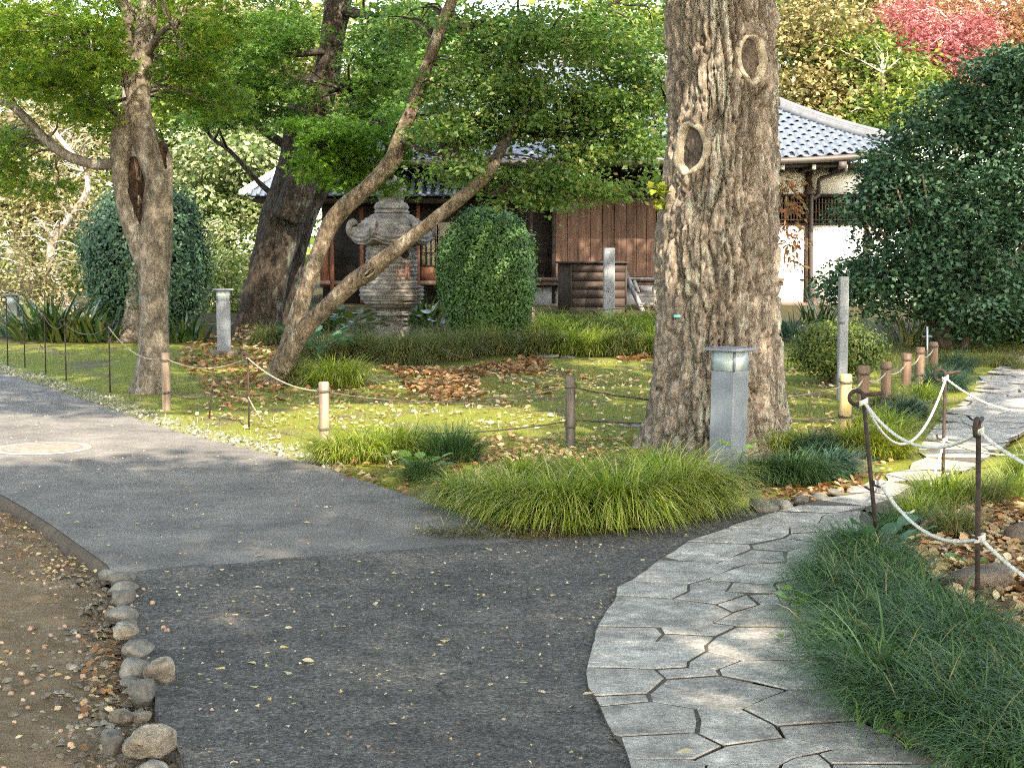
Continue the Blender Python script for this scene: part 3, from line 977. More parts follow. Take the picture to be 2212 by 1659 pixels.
seeds = []
rg = np.random.default_rng(3)
lo, hi = far_poly[:, :2].min(0), far_poly[:, :2].max(0)
gy = lo[1]
row = 0
while gy < hi[1]:
    gx = lo[0] - 0.5 + (row % 2) * 0.35
    while gx < hi[0] + 0.5:
        seeds.append([gx + rg.uniform(-0.2, 0.2), gy + rg.uniform(-0.17, 0.17)])
        gx += 0.72
    gy += 0.5
    row += 1
seeds = np.array(seeds)
fp2 = far_poly[:, :2]
for k, s in enumerate(seeds):
    if s[1] > 21 or s[0] > 8.0:
        continue
    cell = [s + np.array(v) for v in ((-1.2, -1.2), (1.2, -1.2), (1.2, 1.2), (-1.2, 1.2))]
    d2 = np.linalg.norm(seeds - s, axis=1)
    for q in np.argsort(d2)[1:16]:
        dv = seeds[q] - s
        cell = clip_half(cell, s + dv * 0.5 - norm(dv) * 0.009, dv)
    cell = [c for c in cell]
    if len(cell) < 3: continue
    inside = in_poly(np.array([c[0] for c in cell]), np.array([c[1] for c in cell]), fp2)
    if not inside.any(): continue
    anchor = s if in_poly(np.array([s[0]]), np.array([s[1]]), fp2)[0] else np.mean([c for c, ok in zip(cell, inside) if ok], axis=0)
    new = []
    for c, ok in zip(cell, inside):
        c = np.array(c)
        if not ok:
            lo_, hi_ = anchor, c
            for _ in range(12):
                md = (lo_ + hi_) / 2
                if in_poly(np.array([md[0]]), np.array([md[1]]), fp2)[0]: lo_ = md
                else: hi_ = md
            c = lo_
        new.append(c)
    cell = new
    ar = abs(0.5 * sum(a[0] * b[1] - b[0] * a[1] for a, b in zip(cell, cell[1:] + cell[:1])))
    if ar < 0.012: continue
    add_slab(cell, 0.016)

# ground sheet
soil_poly = np.vstack([front_edge[:, :2], front_edge[-1:, :2] + [[-6, -10]], [[-30, -10]], [[-1.3, -10]], gpts(curb_px[::-1])[:, :2]])
xs = np.concatenate([[-600, -200, -80, -40, -26, -20], np.arange(-15, 15.01, 0.19), [18, 22, 30, 45, 80, 200, 600]])
ys = np.concatenate([[-300, -80, -30, -12, -5, 0, 2], np.arange(3, 36.01, 0.19), [38, 42, 50, 62, 80, 120, 220, 600, 1500]])
GX, GY = np.meshgrid(xs, ys)
gx, gyy = GX.ravel(), GY.ravel()
gz = gh(gyy) + 0.018 * fbm(np.column_stack([gx * 1.5, gyy * 1.5, 0 * gx]), 3)
path_poly = np.vstack([front_edge[:, :2], back_edge[::-1, :2]])
m_soil = in_poly(gx, gyy, soil_poly)
m_path = in_poly(gx, gyy, path_poly) | in_poly(gx, gyy, apron[:, :2]) | in_poly(gx, gyy, bed_poly[:, :2])
# soften by distance: vertices near the sheets drop below them too
near = np.zeros(len(gx), bool)
for dx, dy in ((0.2, 0), (-0.2, 0), (0, 0.2), (0, -0.2), (0.14, 0.14), (-0.14, 0.14), (0.14, -0.14), (-0.14, -0.14)):
    near |= in_poly(gx + dx, gyy + dy, path_poly) | in_poly(gx + dx, gyy + dy, apron[:, :2]) | in_poly(gx + dx, gyy + dy, bed_poly[:, :2])
gz = np.where(m_soil, gz - 0.046, gz)
gz = np.where(near & ~m_path & ~m_soil, np.minimum(gz, gh(gyy) - 0.012), gz)
m_bed = in_poly(gx, gyy, bed_poly[:, :2])
gz = np.where(m_path, np.minimum(gz, gh(gyy) - np.where(m_bed & (gyy < 11.5), 0.014, 0.09)), gz)
bank = np.exp(-(((gx + 4.6) / 2.2) ** 2 + ((gyy - 19.5) / 2.0) ** 2)) * 0.0
nx, ny = len(xs), len(ys)
i = np.arange(ny - 1)[:, None] * nx; j = np.arange(nx - 1)[None]
Q = np.stack([i + j, i + j + 1, i + nx + j + 1, i + nx + j], -1).reshape(-1, 4)
me = make_mesh('ground', np.column_stack([gx, gyy, gz]), Q, True)
col = me.color_attributes.new('zone', 'FLOAT_COLOR', 'POINT')
moss = np.where(m_soil, 0.0, 1.0)
moss = np.where(((gx > 2.0) & (gyy < 9.5)) | ((gx < 0.3) & (gyy < 8.6)), 0.05, moss)
soilfar = ss((gyy - 9.5) / 3.0) * m_soil * 0.0
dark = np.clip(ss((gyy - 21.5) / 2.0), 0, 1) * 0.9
gravel_line = np.zeros(len(gx))
for a in be:
    gravel_line = np.maximum(gravel_line, np.exp(-(((gx - a[0]) ** 2 + (gyy - a[1]) ** 2) / 0.05)))
gravel_line *= (gx < -1.2)
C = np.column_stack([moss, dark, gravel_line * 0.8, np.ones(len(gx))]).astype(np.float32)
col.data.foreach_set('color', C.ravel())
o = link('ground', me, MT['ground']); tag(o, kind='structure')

# manhole
mc = G(92, 969)
man = empty('manhole_cover', mc, 'round rusty iron manhole cover in a pale concrete ring on the asphalt path', 'manhole cover')
V, Q = lathe([(0.29, 0.002), (0.29, 0.009), (0.36, 0.009), (0.372, 0.002)], (mc[0], mc[1], mc[2]), 48)
obj('frame_ring', V, Q, MT['rim'], man, True)
V, Q = lathe([(0.0, 0.012), (0.05, 0.012), (0.1, 0.0105), (0.105, 0.013), (0.16, 0.013), (0.165, 0.0105), (0.2, 0.0105), (0.205, 0.013), (0.25, 0.013), (0.26, 0.0105), (0.285, 0.012), (0.288, 0.004)],
             (mc[0], mc[1], mc[2]), 48)
obj('lid', V, Q, MT['iron'], man)


# ------------------------------------------------------------------ the hall
BD = 32.0
bx_ = lambda px: P(px, 545, BD)[0]
bz_ = lambda py: P(CX, py, BD)[2]
g0 = float(gh(BD))
hall = empty('temple_hall', (bx_(1400), BD + 3, g0), 'low wooden temple hall with blue-grey tiled hip roof and white plaster walls', 'building')
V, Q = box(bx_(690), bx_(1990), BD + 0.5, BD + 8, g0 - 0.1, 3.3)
obj('dark_interior_core', V, Q, MT['darkwood'], hall)  # dark wood colour stands in for the unlit interior


def bpart(name, x0, x1, y0, y1, d0, d1, mat, parent=hall):
    V, Q = box(bx_(x0), bx_(x1), BD + d0, BD + d1, bz_(y1), bz_(y0))
    return obj(name, V, Q, mat, parent)


# sliding board doors
zx = lambda x: (1950 + x / 3.017) / 1.7315
zy = lambda y: (700 + y / 3.017) / 1.7315
for a, b in ((385, 1045), (1050, 1520), (1526, 1990)):
    dr = bpart('door', zx(a), zx(b), zy(120), zy(1040), 0.12, 0.16, MT['beam'])
    seams = [s for s in (385, 520, 640, 780, 915, 1045, 1050, 1185, 1300, 1415, 1520, 1526, 1640, 1760, 1880, 1990) if a <= s <= b]
    for s0, s1 in zip(seams[:-1], seams[1:]):
        if s1 - s0 < 20: continue
        dd = RNG.uniform(0.06, 0.085)
        Vb, Fb = bbox_mesh(bx_(zx(s0 + 2)), bx_(zx(s1 - 2)), BD + dd, BD + 0.118, bz_(zy(1015)), bz_(zy(150)), 0.006)
        obj('plank', Vb, Fb, MT['door'], dr)
    for (u0, u1) in ((122, 146), (1018, 1038)):
        bpart('rail', zx(a) + 0.5, zx(b) - 0.5, zy(u0), zy(u1), 0.045, 0.117, MT['door'], dr)
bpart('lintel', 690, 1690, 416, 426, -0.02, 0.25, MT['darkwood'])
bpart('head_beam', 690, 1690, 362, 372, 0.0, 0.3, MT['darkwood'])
for k in range(64):
    x = 1000 + k * 11
    bpart('transom_slat', x, x + 4, 374, 415, 0.1, 0.16, MT['darkwood'])
for px in (1147, 1196):
    bpart('post', px - 4, px + 4, 372, 655, -0.03, 0.2, MT['darkwood'])
bpart('threshold', 1080, 1690, 600, 607, -0.25, 0.5, MT['beam'])
bpart('veranda_edge', 1080, 1690, 608, 617, -0.2, 0.3, MT['beam'])
bpart('foundation_panel', 1080, 1690, 620, 668, 0.0, 0.1, MT['plaster_g'])
# screens near the lantern
for a, b in ((870, 905), (908, 943)):
    sc = bpart('paper_screen', a, b, 488, 575, 0.16, 0.18, MT['paperpane'])
    for q in np.linspace(a, b - 3, 4):
        bpart('screen_bar', q, q + 2.6, 488, 575, 0.12, 0.158, MT['darkwood'], sc)
    for y in (488, 516, 545, 573):
        bpart('screen_rail', a, b, y, y + 2.4, 0.10, 0.119, MT['darkwood'], sc)
    bpart('kick_board', a, b, 577, 606, 0.12, 0.16, MT['redwood'], sc)
bpart('plaster_panel', 945, 1075, 480, 600, 0.2, 0.26, MT['paperpane'])
bpart('post', 900, 907, 372, 655, -0.03, 0.1, MT['redwood'])
bpart('wooden_panel', 690, 712, 530, 622, 0.1, 0.15, MT['redwood'])
bpart('post', 713, 721, 450, 655, -0.02, 0.14, MT['redwood'])
bpart('post', 777, 785, 450, 655, -0.02, 0.14, MT['redwood'])
bpart('floor_beam', 690, 1078, 607, 616, 0.0, 0.3, MT['beam'])
# white walls
for a, b in ((1560, 1738), (1752, 1868), (1872, 1985)):
    bpart('plaster_wall', a, b, 486, 654, 0.02, 0.12, MT['plaster'])
    bpart('upper_plaster', a, b, 364, 419, 0.03, 0.13, MT['plaster'])
    lt = bpart('lattice', a, b, 426, 483, 0.12, 0.16, MT['darkwood'])
    n = int((b - a) / 6.5)
    for k in range(n):
        x = a + 2 + k * (b - a) / n
        bpart('lattice_slat', x, x + 2.6, 428, 481, 0.05, 0.117, MT['beam'], lt)
    for y in (438, 456, 474):
        bpart('lattice_rail', a, b, y, y + 2.2, 0.03, 0.049, MT['beam'], lt)
for px in (1743, 1870, 1988):
    bpart('wall_post', px - 4, px + 7, 364, 668, -0.04, 0.11, MT['beam'])
bpart('tie_beam', 1560, 2000, 419.5, 426, -0.06, 0.02, MT['darkwood'])
bpart('mid_rail', 1560, 2000, 482, 486, -0.05, 0.015, MT['darkwood'])
bpart('wall_plate', 1560, 2000, 352, 363, -0.06, 0.14, MT['darkwood'])
bpart('sill_beam', 1560, 2000, 654, 668, -0.06, 0.16, MT['beam'])
# roof
EY, RY = 30.5, 36.2
ez = 1.5 + (545 - 347) * EY / F
rz = 1.5 + (545 - 148) * RY / F
XR = (1945 - CX) / F * EY
XRr = (1490 - CX) / F * RY
XL, XLr = -3.9, -0.6
SL = np.array([0, RY - EY, rz - ez]); SLEN = np.linalg.norm(SL); SLn = SL / SLEN
NRM = np.array([0, -SLn[2], SLn[1]])


def sori(x, t):
    """upward sweep of the eave towards the corner, and the hollow of the slope"""
    return 0.24 * np.clip((x - 3.5) / (XR - 3.5), 0, 1) ** 2.2 * (1 - t) - 0.12 * np.sin(np.pi * np.clip(t, 0, 1))


def roof_pt(x, t):
    return np.array([x, EY + SL[1] * t, ez + SL[2] * t + sori(x, t)])


nt_, nx_ = 12, 28
V, Q = [], []
for a in range(nt_):
    t = a / (nt_ - 1)
    x0, x1 = XL + (XLr - XL) * t, XR + (XRr - XR) * t
    for b in range(nx_):
        V.append(roof_pt(x0 + (x1 - x0) * b / (nx_ - 1), t) - NRM * 0.03)
for a in range(nt_ - 1):
    for b in range(nx_ - 1):
        q = a * nx_ + b
        Q.append([q, q + 1, q + nx_ + 1, q + nx_])
nfront = len(V)
# side slope and back slope
for a in range(nt_):
    t = a / (nt_ - 1)
    e = roof_pt(XR + (XRr - XR) * t, t) - NRM * 0.03
    V.append(e); V.append([e[0], 2 * RY - e[1], e[2]])
    f = roof_pt(XL + (XLr - XL) * t, t) - NRM * 0.03
    V.append([f[0], 2 * RY - f[1], f[2]]); V.append(f)
for a in range(nt_ - 1):
    for (u, v) in ((0, 1), (1, 2), (2, 3)):
        Q.append([nfront + a * 4 + u, nfront + a * 4 + v, nfront + a * 4 + 4 + v, nfront + a * 4 + 4 + u])
roof = obj('roof', np.array(V), np.array(Q), MT['tile'], hall, True)
# pantiles: a shared S-shaped tile
TW, TL = 0.285, 0.245
cs = [(-0.5, 0.028), (-0.36, 0.004), (-0.15, -0.008), (0.08, 0.0), (0.22, 0.03), (0.34, 0.052), (0.46, 0.044), (0.55, 0.02)]
tv, tf = [], []
for (v, up) in ((0.0, 0.03), (1.22, 0.0)):
    for (u, h) in cs:
        tv.append([u * TW, v * TL, h + up])
for (u, h) in cs:
    tv.append([u * TW, 0.0, h + 0.002])
nc = len(cs)
for k in range(nc - 1):
    tf.append([k, k + 1, nc + k + 1, nc + k])
    tf.append([2 * nc + k, 2 * nc + k + 1, k + 1, k])
tile_me = make_mesh('tile', np.array(tv), np.array(tf), False)
tile_me.materials.append(MT['tile'])
rows = int(SLEN / TL)
cand = []
for r in range(rows):
    t = (r * TL - 0.05) / SLEN
    x0, x1 = XL + (XLr - XL) * t, XR + (XRr - XR) * t
    n = int((x1 - x0) / TW)
    for k in range(n):
        x = x1 - TW * (0.55 + k) - 0.02
        if x < x0 + 0.1: continue
        cand.append((roof_pt(x, t), r, x, t))
cand.sort(key=lambda c: -c[0][0] + 0.12 * c[1] + (0 if c[0][0] > 4.4 else 30))
rot = Matrix(((1, 0, 0), (0, SLn[1], NRM[1]), (0, SLn[2], NRM[2]))).to_4x4()
rest = []
for k, (p, r, x, t) in enumerate(cand):
    slope = (sori(x + 0.1, t) - sori(x - 0.1, t)) / 0.2
    M = Matrix.Translation(Vector(p)) @ Matrix.Rotation(-math.atan(slope), 4, 'Y') @ rot
    if k < 300:
        o = bpy.data.objects.new('tile', tile_me)
        COL.objects.link(o)
        o.parent = roof
        o.matrix_parent_inverse = Matrix.Identity(4)
        o.matrix_basis = M
    else:
        A = np.array(M)
        rest.append((np.array(tv) @ A[:3, :3].T + A[:3, 3], np.array(tf)))
V, Q = joinm(rest)
o = obj('roof_tiles', V, Q, MT['tile'], roof); tag(o, kind='stuff')
# eave end discs, hip ridge, main ridge
k = 0
x = XR - 0.2
while x > XL + 0.1:
    p = roof_pt(x, 0) + np.array([0, -0.035, 0.02])
    V, Q = lathe([(0.0, 0), (0.05, 0), (0.052, 0.03)], (0, 0, 0), 8)
    V = np.column_stack([V[:, 0] + p[0], -V[:, 2] + p[1] + 0.02, V[:, 1] + p[2]])
    obj('eave_tile_end', V, Q, MT['tile'], roof)
    x -= TW
hip = [roof_pt(XR + (XRr - XR) * t, t) + np.array([0, 0, 0.03]) for t in np.linspace(-0.015, 1, 22)]
for k, (rr, hz) in enumerate(((0.115, 0.02), (0.09, 0.08), (0.065, 0.14))):
    V, Q = tube(np.array(hip) + np.array([0, 0, hz]), rr, 8)
    obj('hip_ridge_course', V, Q, MT['ridge'], roof, True)
V, Q = tube(np.array([[XRr + 0.05, RY, rz + 0.1], [XLr, RY, rz + 0.1]]), 0.2, 10)
obj('main_ridge', V, Q, MT['ridge'], roof, True)
e = hip[0]
V, Q = lathe([(0, 0), (0.1, 0.0), (0.12, 0.06), (0.1, 0.22), (0.03, 0.3), (0, 0.3)], (e[0], e[1], e[2] + 0.05), 12)
obj('corner_end_tile', V, Q, MT['ridge'], roof, True)
# soffit, rafters, gutter, downpipe
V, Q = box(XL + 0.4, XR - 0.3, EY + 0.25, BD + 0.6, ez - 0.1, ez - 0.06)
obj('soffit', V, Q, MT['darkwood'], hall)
x = XR - 0.5
while x > XL + 0.5:
    V, Q = box(x - 0.035, x + 0.035, EY + 0.12, BD + 0.1, ez - 0.19, ez - 0.105)
    r = obj('rafter', V, Q, MT['darkwood'], hall)
    V, Q = box(x - 0.04, x + 0.04, EY + 0.105, EY + 0.12, ez - 0.195, ez - 0.1)
    obj('rafter_cap', V, Q, MT['plaster'], r)
    x -= 0.62
gp = [[x, EY - 0.02, ez - 0.065 + sori(x, 0) * 0.8] for x in np.linspace(XL + 0.3, XR - 0.25, 20)]
V, Q = tube(np.array(gp), 0.065, 10)
obj('gutter', V, Q, MT['pipe'], hall, True)
pp = lambda x, y, D: P(x, y, D)
hx = zxx = None
V, Q = box(*(P(1818, 0, EY)[0], P(1834, 0, EY)[0]), EY - 0.08, EY + 0.1, P(0, 365, EY)[2], P(0, 350, EY)[2])
obj('rain_head', V, Q, MT['pipe'], hall)
dp = np.array([P(1826, 364, EY + 0.05), P(1822, 371, EY + 0.1), P(1780, 384, 31.2), P(1769, 392, 31.75), P(1768, 415, BD - 0.1), P(1766, 424, BD - 0.1), P(1756, 430, BD - 0.1), P(1753, 440, BD - 0.1), P(1753, 660, BD - 0.1)])
V, Q = tube(cr(dp, 60), 0.042, 8)
obj('downpipe', V, Q, MT['pipe'], hall, True)
# lower side roof, its corner ridge coloured white for sun glare
lz = 2.62
lr = obj('lower_roof', *(lambda: (np.array([[bx_(552), 30.9, lz], [bx_(1010), 30.9, lz], [bx_(1010), 33.2, lz + 0.95], [bx_(640), 33.2, lz + 0.95], [bx_(552), 36, lz]]),
                                  [[0, 1, 2, 3], [0, 3, 4]]))(), MT['tile'], hall)
for k in range(26):
    a = np.array([bx_(560) + k * 0.17, 30.88, lz + 0.03]); t = 1.0
    b = np.array([a[0], 33.2, lz + 0.97])
    if a[0] < bx_(640):
        t = (a[0] - bx_(552)) / (bx_(640) - bx_(552)); b = a + (b - a) * t
    V, Q = tube(np.array([a, b]), 0.04, 6)
    obj('roll_tile', V, Q, MT['tile'], lr, True)
V, Q = tube(np.array([[bx_(545), 30.82, lz + 0.06], [bx_(592), 32.0, lz + 0.5], [bx_(640), 33.2, lz + 1.03]]), 0.07, 8)
obj('hip_ridge_course', V, Q, MT['plaster'], lr, True)  # white colour stands in for blown-out sunlight on the ridge
V, Q = box(bx_(562), bx_(1000), 31.2, BD + 0.6, lz - 0.12, lz - 0.03)
obj('soffit', V, Q, MT['darkwood'], lr)

# clapboard cabinet, stone pillar, stair
D1 = 28.6
X0, X1 = P(zx(560), 600, D1)[0], P(zx(1190), 600, D1)[0]
zt, zb = P(0, zy(862), D1)[2], float(gh(D1)) - 0.02
cab = empty('clapboard_cabinet', ((X0 + X1) / 2, D1 + 0.3, zb), 'brown clapboard cabinet with flat lid in front of the board doors', 'cabinet')
V, Q = box(X0 - 0.22, X1 - 0.01, D1 + 0.03, D1 + 0.75, zb, zt)
obj('core', V, Q, MT['clapcorner'], cab)
nb_ = 6
for k in range(nb_):
    z1 = zt - 0.01 - k * (zt - zb) / nb_
    z0_ = z1 - (zt - zb) / nb_ + 0.008
    V = np.array([[X0 + 0.02, D1, z0_], [X1 - 0.03, D1, z0_], [X1 - 0.03, D1 + 0.0005, z1], [X0 + 0.02, D1 + 0.0005, z1],
                  [X0 + 0.02, D1 + 0.029, z0_], [X1 - 0.03, D1 + 0.029, z0_], [X1 - 0.03, D1 + 0.029, z1], [X0 + 0.02, D1 + 0.029, z1]])
    obj('board', V, np.array([[0, 1, 2, 3], [0, 4, 5, 1], [3, 2, 6, 7], [1, 5, 6, 2], [4, 0, 3, 7]]), MT['clap'], cab)
for x in (X0 - 0.015, X1 - 0.03):
    V, Q = box(x, x + 0.034, D1 - 0.012, D1 + 0.028, zb, zt)
    obj('corner_board', V, Q, MT['clapcorner'], cab)
V, Q = box(X0 - 0.27, X1 + 0.03, D1 - 0.05, D1 + 0.8, zt, zt + 0.035)
obj('lid', V, Q, MT['clapcorner'], cab)

D2 = 27.6
px0, px1 = P(zx(930), 600, D2)[0], P(zx(1056), 600, D2)[0]
Vb, Fb = bbox_mesh(px0, px1, D2, D2 + 0.2, float(gh(D2)) - 0.05, P(0, zy(688), D2)[2], 0.012)
o = obj('stone_pillar', Vb, Fb, MT['granite']); tag(o, 'square pale granite pillar standing before the clapboard cabinet', 'stone pillar')
for k, (a, b, c, d) in enumerate(((982, 1010, 733, 746), (975, 1012, 860, 866), (990, 996, 900, 1000), (975, 1012, 1010, 1016), (985, 990, 1120, 1180), (1000, 1005, 1100, 1190))):
    V, Q = box(P(zx(a), 0, D2)[0], P(zx(b), 0, D2)[0], D2 - 0.003, D2 + 0.01, P(0, zy(d), D2)[2], P(0, zy(c), D2)[2])
    obj('carved_mark', V, Q, MT['plaster'] if k == 0 else MT['granite'], o)

D3 = 29.6
st = empty('wooden_stair', P(1390, 660, D3 + 0.5), 'grey open wooden stair leading up to the board doors', 'stair')
sx0, sx1 = P(zx(1200), 0, D3)[0], P(1520, 0, D3)[0]
gz3 = float(gh(D3))
for k in range(4):
    z = gz3 + 0.13 + k * 0.16
    y = D3 + 0.1 + k * 0.28
    x0 = sx0 + 0.28 - k * 0.075
    V, Q = box(x0, sx1, y, y + 0.26, z - 0.03, z + 0.02)
    obj('tread', V, Q, MT['greywood'], st)
for x in (sx0 + 0.14, sx1):
    pts = np.array([[x + 0.2, D3 - 0.03, gz3 - 0.05], [x - 0.1, D3 + 1.25, gz3 + 0.8]])
    V, Q = joinm([(np.array([[p[0] + a, p[1], p[2] + b] for p in pts for a, b in ((-0.025, -0.07), (0.025, -0.07), (0.025, 0.07), (-0.025, 0.07))]),
                   np.array([[0, 1, 5, 4], [1, 2, 6, 5], [2, 3, 7, 6], [3, 0, 4, 7], [3, 2, 1, 0], [4, 5, 6, 7]]))])
    obj('stringer', V, Q, MT['greywood'], st)
a = P(zx(1275), zy(1060), D3 + 0.6); b = P(zx(1325), zy(1190), D3 + 0.45)
V, Q = tube(np.array([a, b]), 0.035, 6)
obj('leaning_slat', V, Q, MT['greywood'], st)
a = P(zx(1350), zy(1190), D3 + 0.5); b = P(zx(1475), zy(1130), D3 + 0.5)
V, Q = box(a[0], b[0], a[1], a[1] + 0.3, a[2], b[2])
obj('grating', V, Q, MT['greywood'], st)

# slim grey metal post right of the big tree
gp_ = G(1836, 866)
X0, X1 = P(1826, 0, gp_[1])[0], P(1846, 0, gp_[1])[0]
w = X1 - X0
o = empty('slim_marker_post', gp_, 'tall slim grey square post standing by the round shrub', 'post')
Vb, Fb = bbox_mesh(X0, X1, gp_[1], gp_[1] + w, gp_[2] - 0.05, P(0, 598, gp_[1])[2], 0.008)
ob = obj('shaft', Vb, Fb, MT['granite'], o)
V, Q = box(X0 - w * 0.05, X0 + w * 0.62, gp_[1] - 0.006, gp_[1] + 0.02, P(0, 700, gp_[1])[2], P(0, 686, gp_[1])[2])
obj('band', V, Q, MT['lamp'], o)
# galvanised stake beside the wooden posts
s0 = G(2003, 798); 
st2 = empty('galvanised_stake', s0, 'thin galvanised steel stake with two cross bolts by the rope fence', 'stake')
V, Q = tube(np.array([s0, [s0[0] - 0.01, s0[1], P(2003, 706, s0[1])[2]]]), 0.011, 8)
obj('rod', V, Q, MT['steel'], st2, True)
for y in (727, 779):
    p = P(2003, y, s0[1])
    V, Q = tube(np.array([p - [0.06, 0, 0], p + [0.06, 0, 0]]), 0.006, 6)
    obj('cross_bolt', V, Q, MT['steel'], st2)


# ------------------------------------------------------------------ garden lamps
def rotz(V, c, a):
    ca, sa = math.cos(a), math.sin(a)
    W = np.array(V, float)
    x, y = W[:, 0] - c[0], W[:, 1] - c[1]
    W[:, 0] = c[0] + x * ca - y * sa
    W[:, 1] = c[1] + x * sa + y * ca
    return W


def garden_lamp(base, s, h, a, label, matb, plinth=None, lean=0.0):
    t = empty('garden_lamp', base, label, 'garden lamp', 'square bollard lamps along the paths')
    x, y, z = base
    hs = s / 2
    c = (x, y)
    def add(name, V, Fc, m):
        V = rotz(V, c, a)
        V[:, 0] += lean * (V[:, 2] - z)
        return obj(name, V, Fc, m, t)
    gt, gb = z + h - 0.02, z + h - 0.155
    V, Fc = bbox_mesh(x - hs, x + hs, y - hs, y + hs, z - 0.05, gb, 0.006)
    V[:, :2] = np.array(c) + (V[:, :2] - np.array(c)) * (1.0 - 0.04 * np.clip((z + 0.3 - V[:, 2:3]) / h, 0, 1))
    add('housing', V, Fc, matb)
    for sx in (-1, 1):
        for sy in (-1, 1):
            V, Q = box(x + sx * (hs - 0.008) - 0.007, x + sx * (hs - 0.008) + 0.007, y + sy * (hs - 0.008) - 0.007, y + sy * (hs - 0.008) + 0.007, gb, gt)
            add('corner_bar', V, Q, matb)
    for k in range(4):
        V, Q = box(x - hs + 0.016, x + hs - 0.016, y - hs + 0.002, y - hs + 0.008, gb + 0.001, gt - 0.004)
        add('glass_pane', rotz(V, c, k * math.pi / 2), Q, MT['lampglass'])
    hc = hs + 0.045
    V, Fc = bbox_mesh(x - hc, x + hc, y - hc, y + hc, gt, gt + 0.02, 0.004)
    add('cap', V, Fc, matb)
    if plinth:
        V, Fc = bbox_mesh(x - plinth, x + plinth, y - plinth, y + plinth, z - 0.05, z + 0.055, 0.01)
        add('plinth', V, Fc, MT['concrete'])
    return t


b1 = G(1570, 1022)
garden_lamp(b1, 0.185, (1022 - 748) * b1[1] / F * 1.0, math.radians(49), 'grey square bollard lamp standing against the furrowed trunk', MT['lamp'], lean=0.02)
b2 = G(484, 765)
garden_lamp(b2, 0.185, 0.88, math.radians(12), 'grey square bollard lamp on a brown plinth among orange fallen leaves', MT['lamp'], 0.3 * 0.6)
b3 = P(28, 700, 24.0); b3[2] = float(gh(24.0)) - 0.2
garden_lamp(b3, 0.17, P(28, 636, 24)[2] - b3[2], math.radians(5), 'dark grey bollard lamp half hidden behind broad-leaved plants', MT['lampdark'])

# ------------------------------------------------------------------ stone lantern
LD = 23.2
zl = lambda x, y: ((1150 + x / 2.5527) / 1.7315, (650 + y / 2.5527) / 1.7315)
lc = P(*zl(810, 1560), LD)
kz = LD / F / (2.5527 * 1.7315)
lb = float(gh(LD)) - 0.1
lan = empty('stone_lantern', (lc[0], LD, lb), 'tall weathered ridged stone lantern with curled roof corners and faded red marks', 'stone lantern')
zz = lambda y: P(*zl(810, y), LD)[2] - lb


def lprof(rows, n=40):
    q = cr([(r * kz, zz(y)) for r, y in rows], n)
    return q


def rough(R, Z, A):
    q = np.stack([np.cos(A) * 3, np.sin(A) * 3, Z * 26], -1).reshape(-1, 3)
    n = fbm(q, 3).reshape(R.shape)
    ridge = np.sin(Z * 2 * np.pi / 0.062 + 1.2 * fbm(np.stack([np.cos(A), np.sin(A), Z * 2], -1).reshape(-1, 3), 2).reshape(R.shape))
    return R * (1 + 0.03 * n + 0.022 * ridge), Z + 0.008 * n


def lpart(name, rows, n=40):
    V, Q = lathe(lprof(rows, n), (lc[0], LD, lb), 64, rough)
    return obj(name, V, Q, MT['lantern'], lan, True)


lpart('base', [(190, 1640), (168, 1560), (165, 1480), (150, 1440), (158, 1395), (150, 1365), (178, 1345), (180, 1315), (150, 1300)], 60)
lpart('platform', [(150, 1305), (170, 1290), (235, 1262), (262, 1235), (290, 1200), (283, 1186), (302, 1178), (304, 1120), (298, 1078), (200, 1070)], 70)
body = lpart('fire_box', [(200, 1072), (243, 1066), (238, 1000), (246, 930), (250, 850), (244, 760), (240, 690), (200, 680)], 110)
# window hole and red marks
def on_body(x, y, out=0.0):
    p = P(*zl(x, y), LD)
    r = 0.25 * 0 + 247 * kz
    dx = np.clip((p[0] - lc[0]) / r, -0.97, 0.97)
    return np.array([lc[0] + dx * (r + out), LD - math.sqrt(1 - dx * dx) * (r + out), P(*zl(x, y), LD - r * 0.8)[2]])
wc = on_body(940, 770, 0.012)
ang = np.linspace(0, 2 * np.pi, 16, endpoint=False)
V = np.array([on_body(940 + 36 * math.cos(a), 770 + 40 * math.sin(a), 0.014) for a in ang] + [on_body(940 + 34 * math.cos(a), 770 + 38 * math.sin(a), -0.1) for a in ang])
obj('window', V, [list(range(16))] + [[k, (k + 1) % 16, 16 + (k + 1) % 16, 16 + k] for k in range(16)], MT['black'], body)  # black disc in place of the shaded opening
for (a, b, c, d) in ((865, 875, 905, 985), (895, 902, 930, 985), (950, 968, 850, 1000), (972, 980, 850, 1010), (935, 985, 905, 913), (940, 985, 855, 862), (880, 905, 905, 912), (905, 911, 930, 1000)):
    V = np.array([on_body(x, y, o_) for o_ in (0.013, -0.03) for (x, y) in ((a, c), (b, c), (b, d), (a, d))])
    obj('faded_mark', V, np.array([[0, 1, 2, 3], [0, 4, 5, 1], [1, 5, 6, 2], [2, 6, 7, 3], [3, 7, 4, 0]]), MT['redmark'], body)


def hexroof(R, Z, A):
    R, Z = rough(R, Z, A)
    a = np.abs(((A - math.radians(8)) % (math.pi / 3)) - math.pi / 6)     # 0 mid side .. pi/6 corner
    hx = math.cos(math.pi / 6) / np.cos(math.pi / 6 - a + 0 * A)
    w = np.clip((R / kz - 190) / 150, 0, 1)
    corner = (a / (math.pi / 6)) ** 3
    return R * (1 + w * (corner * 0.14 - 0.06)), Z + w * corner * 0.09


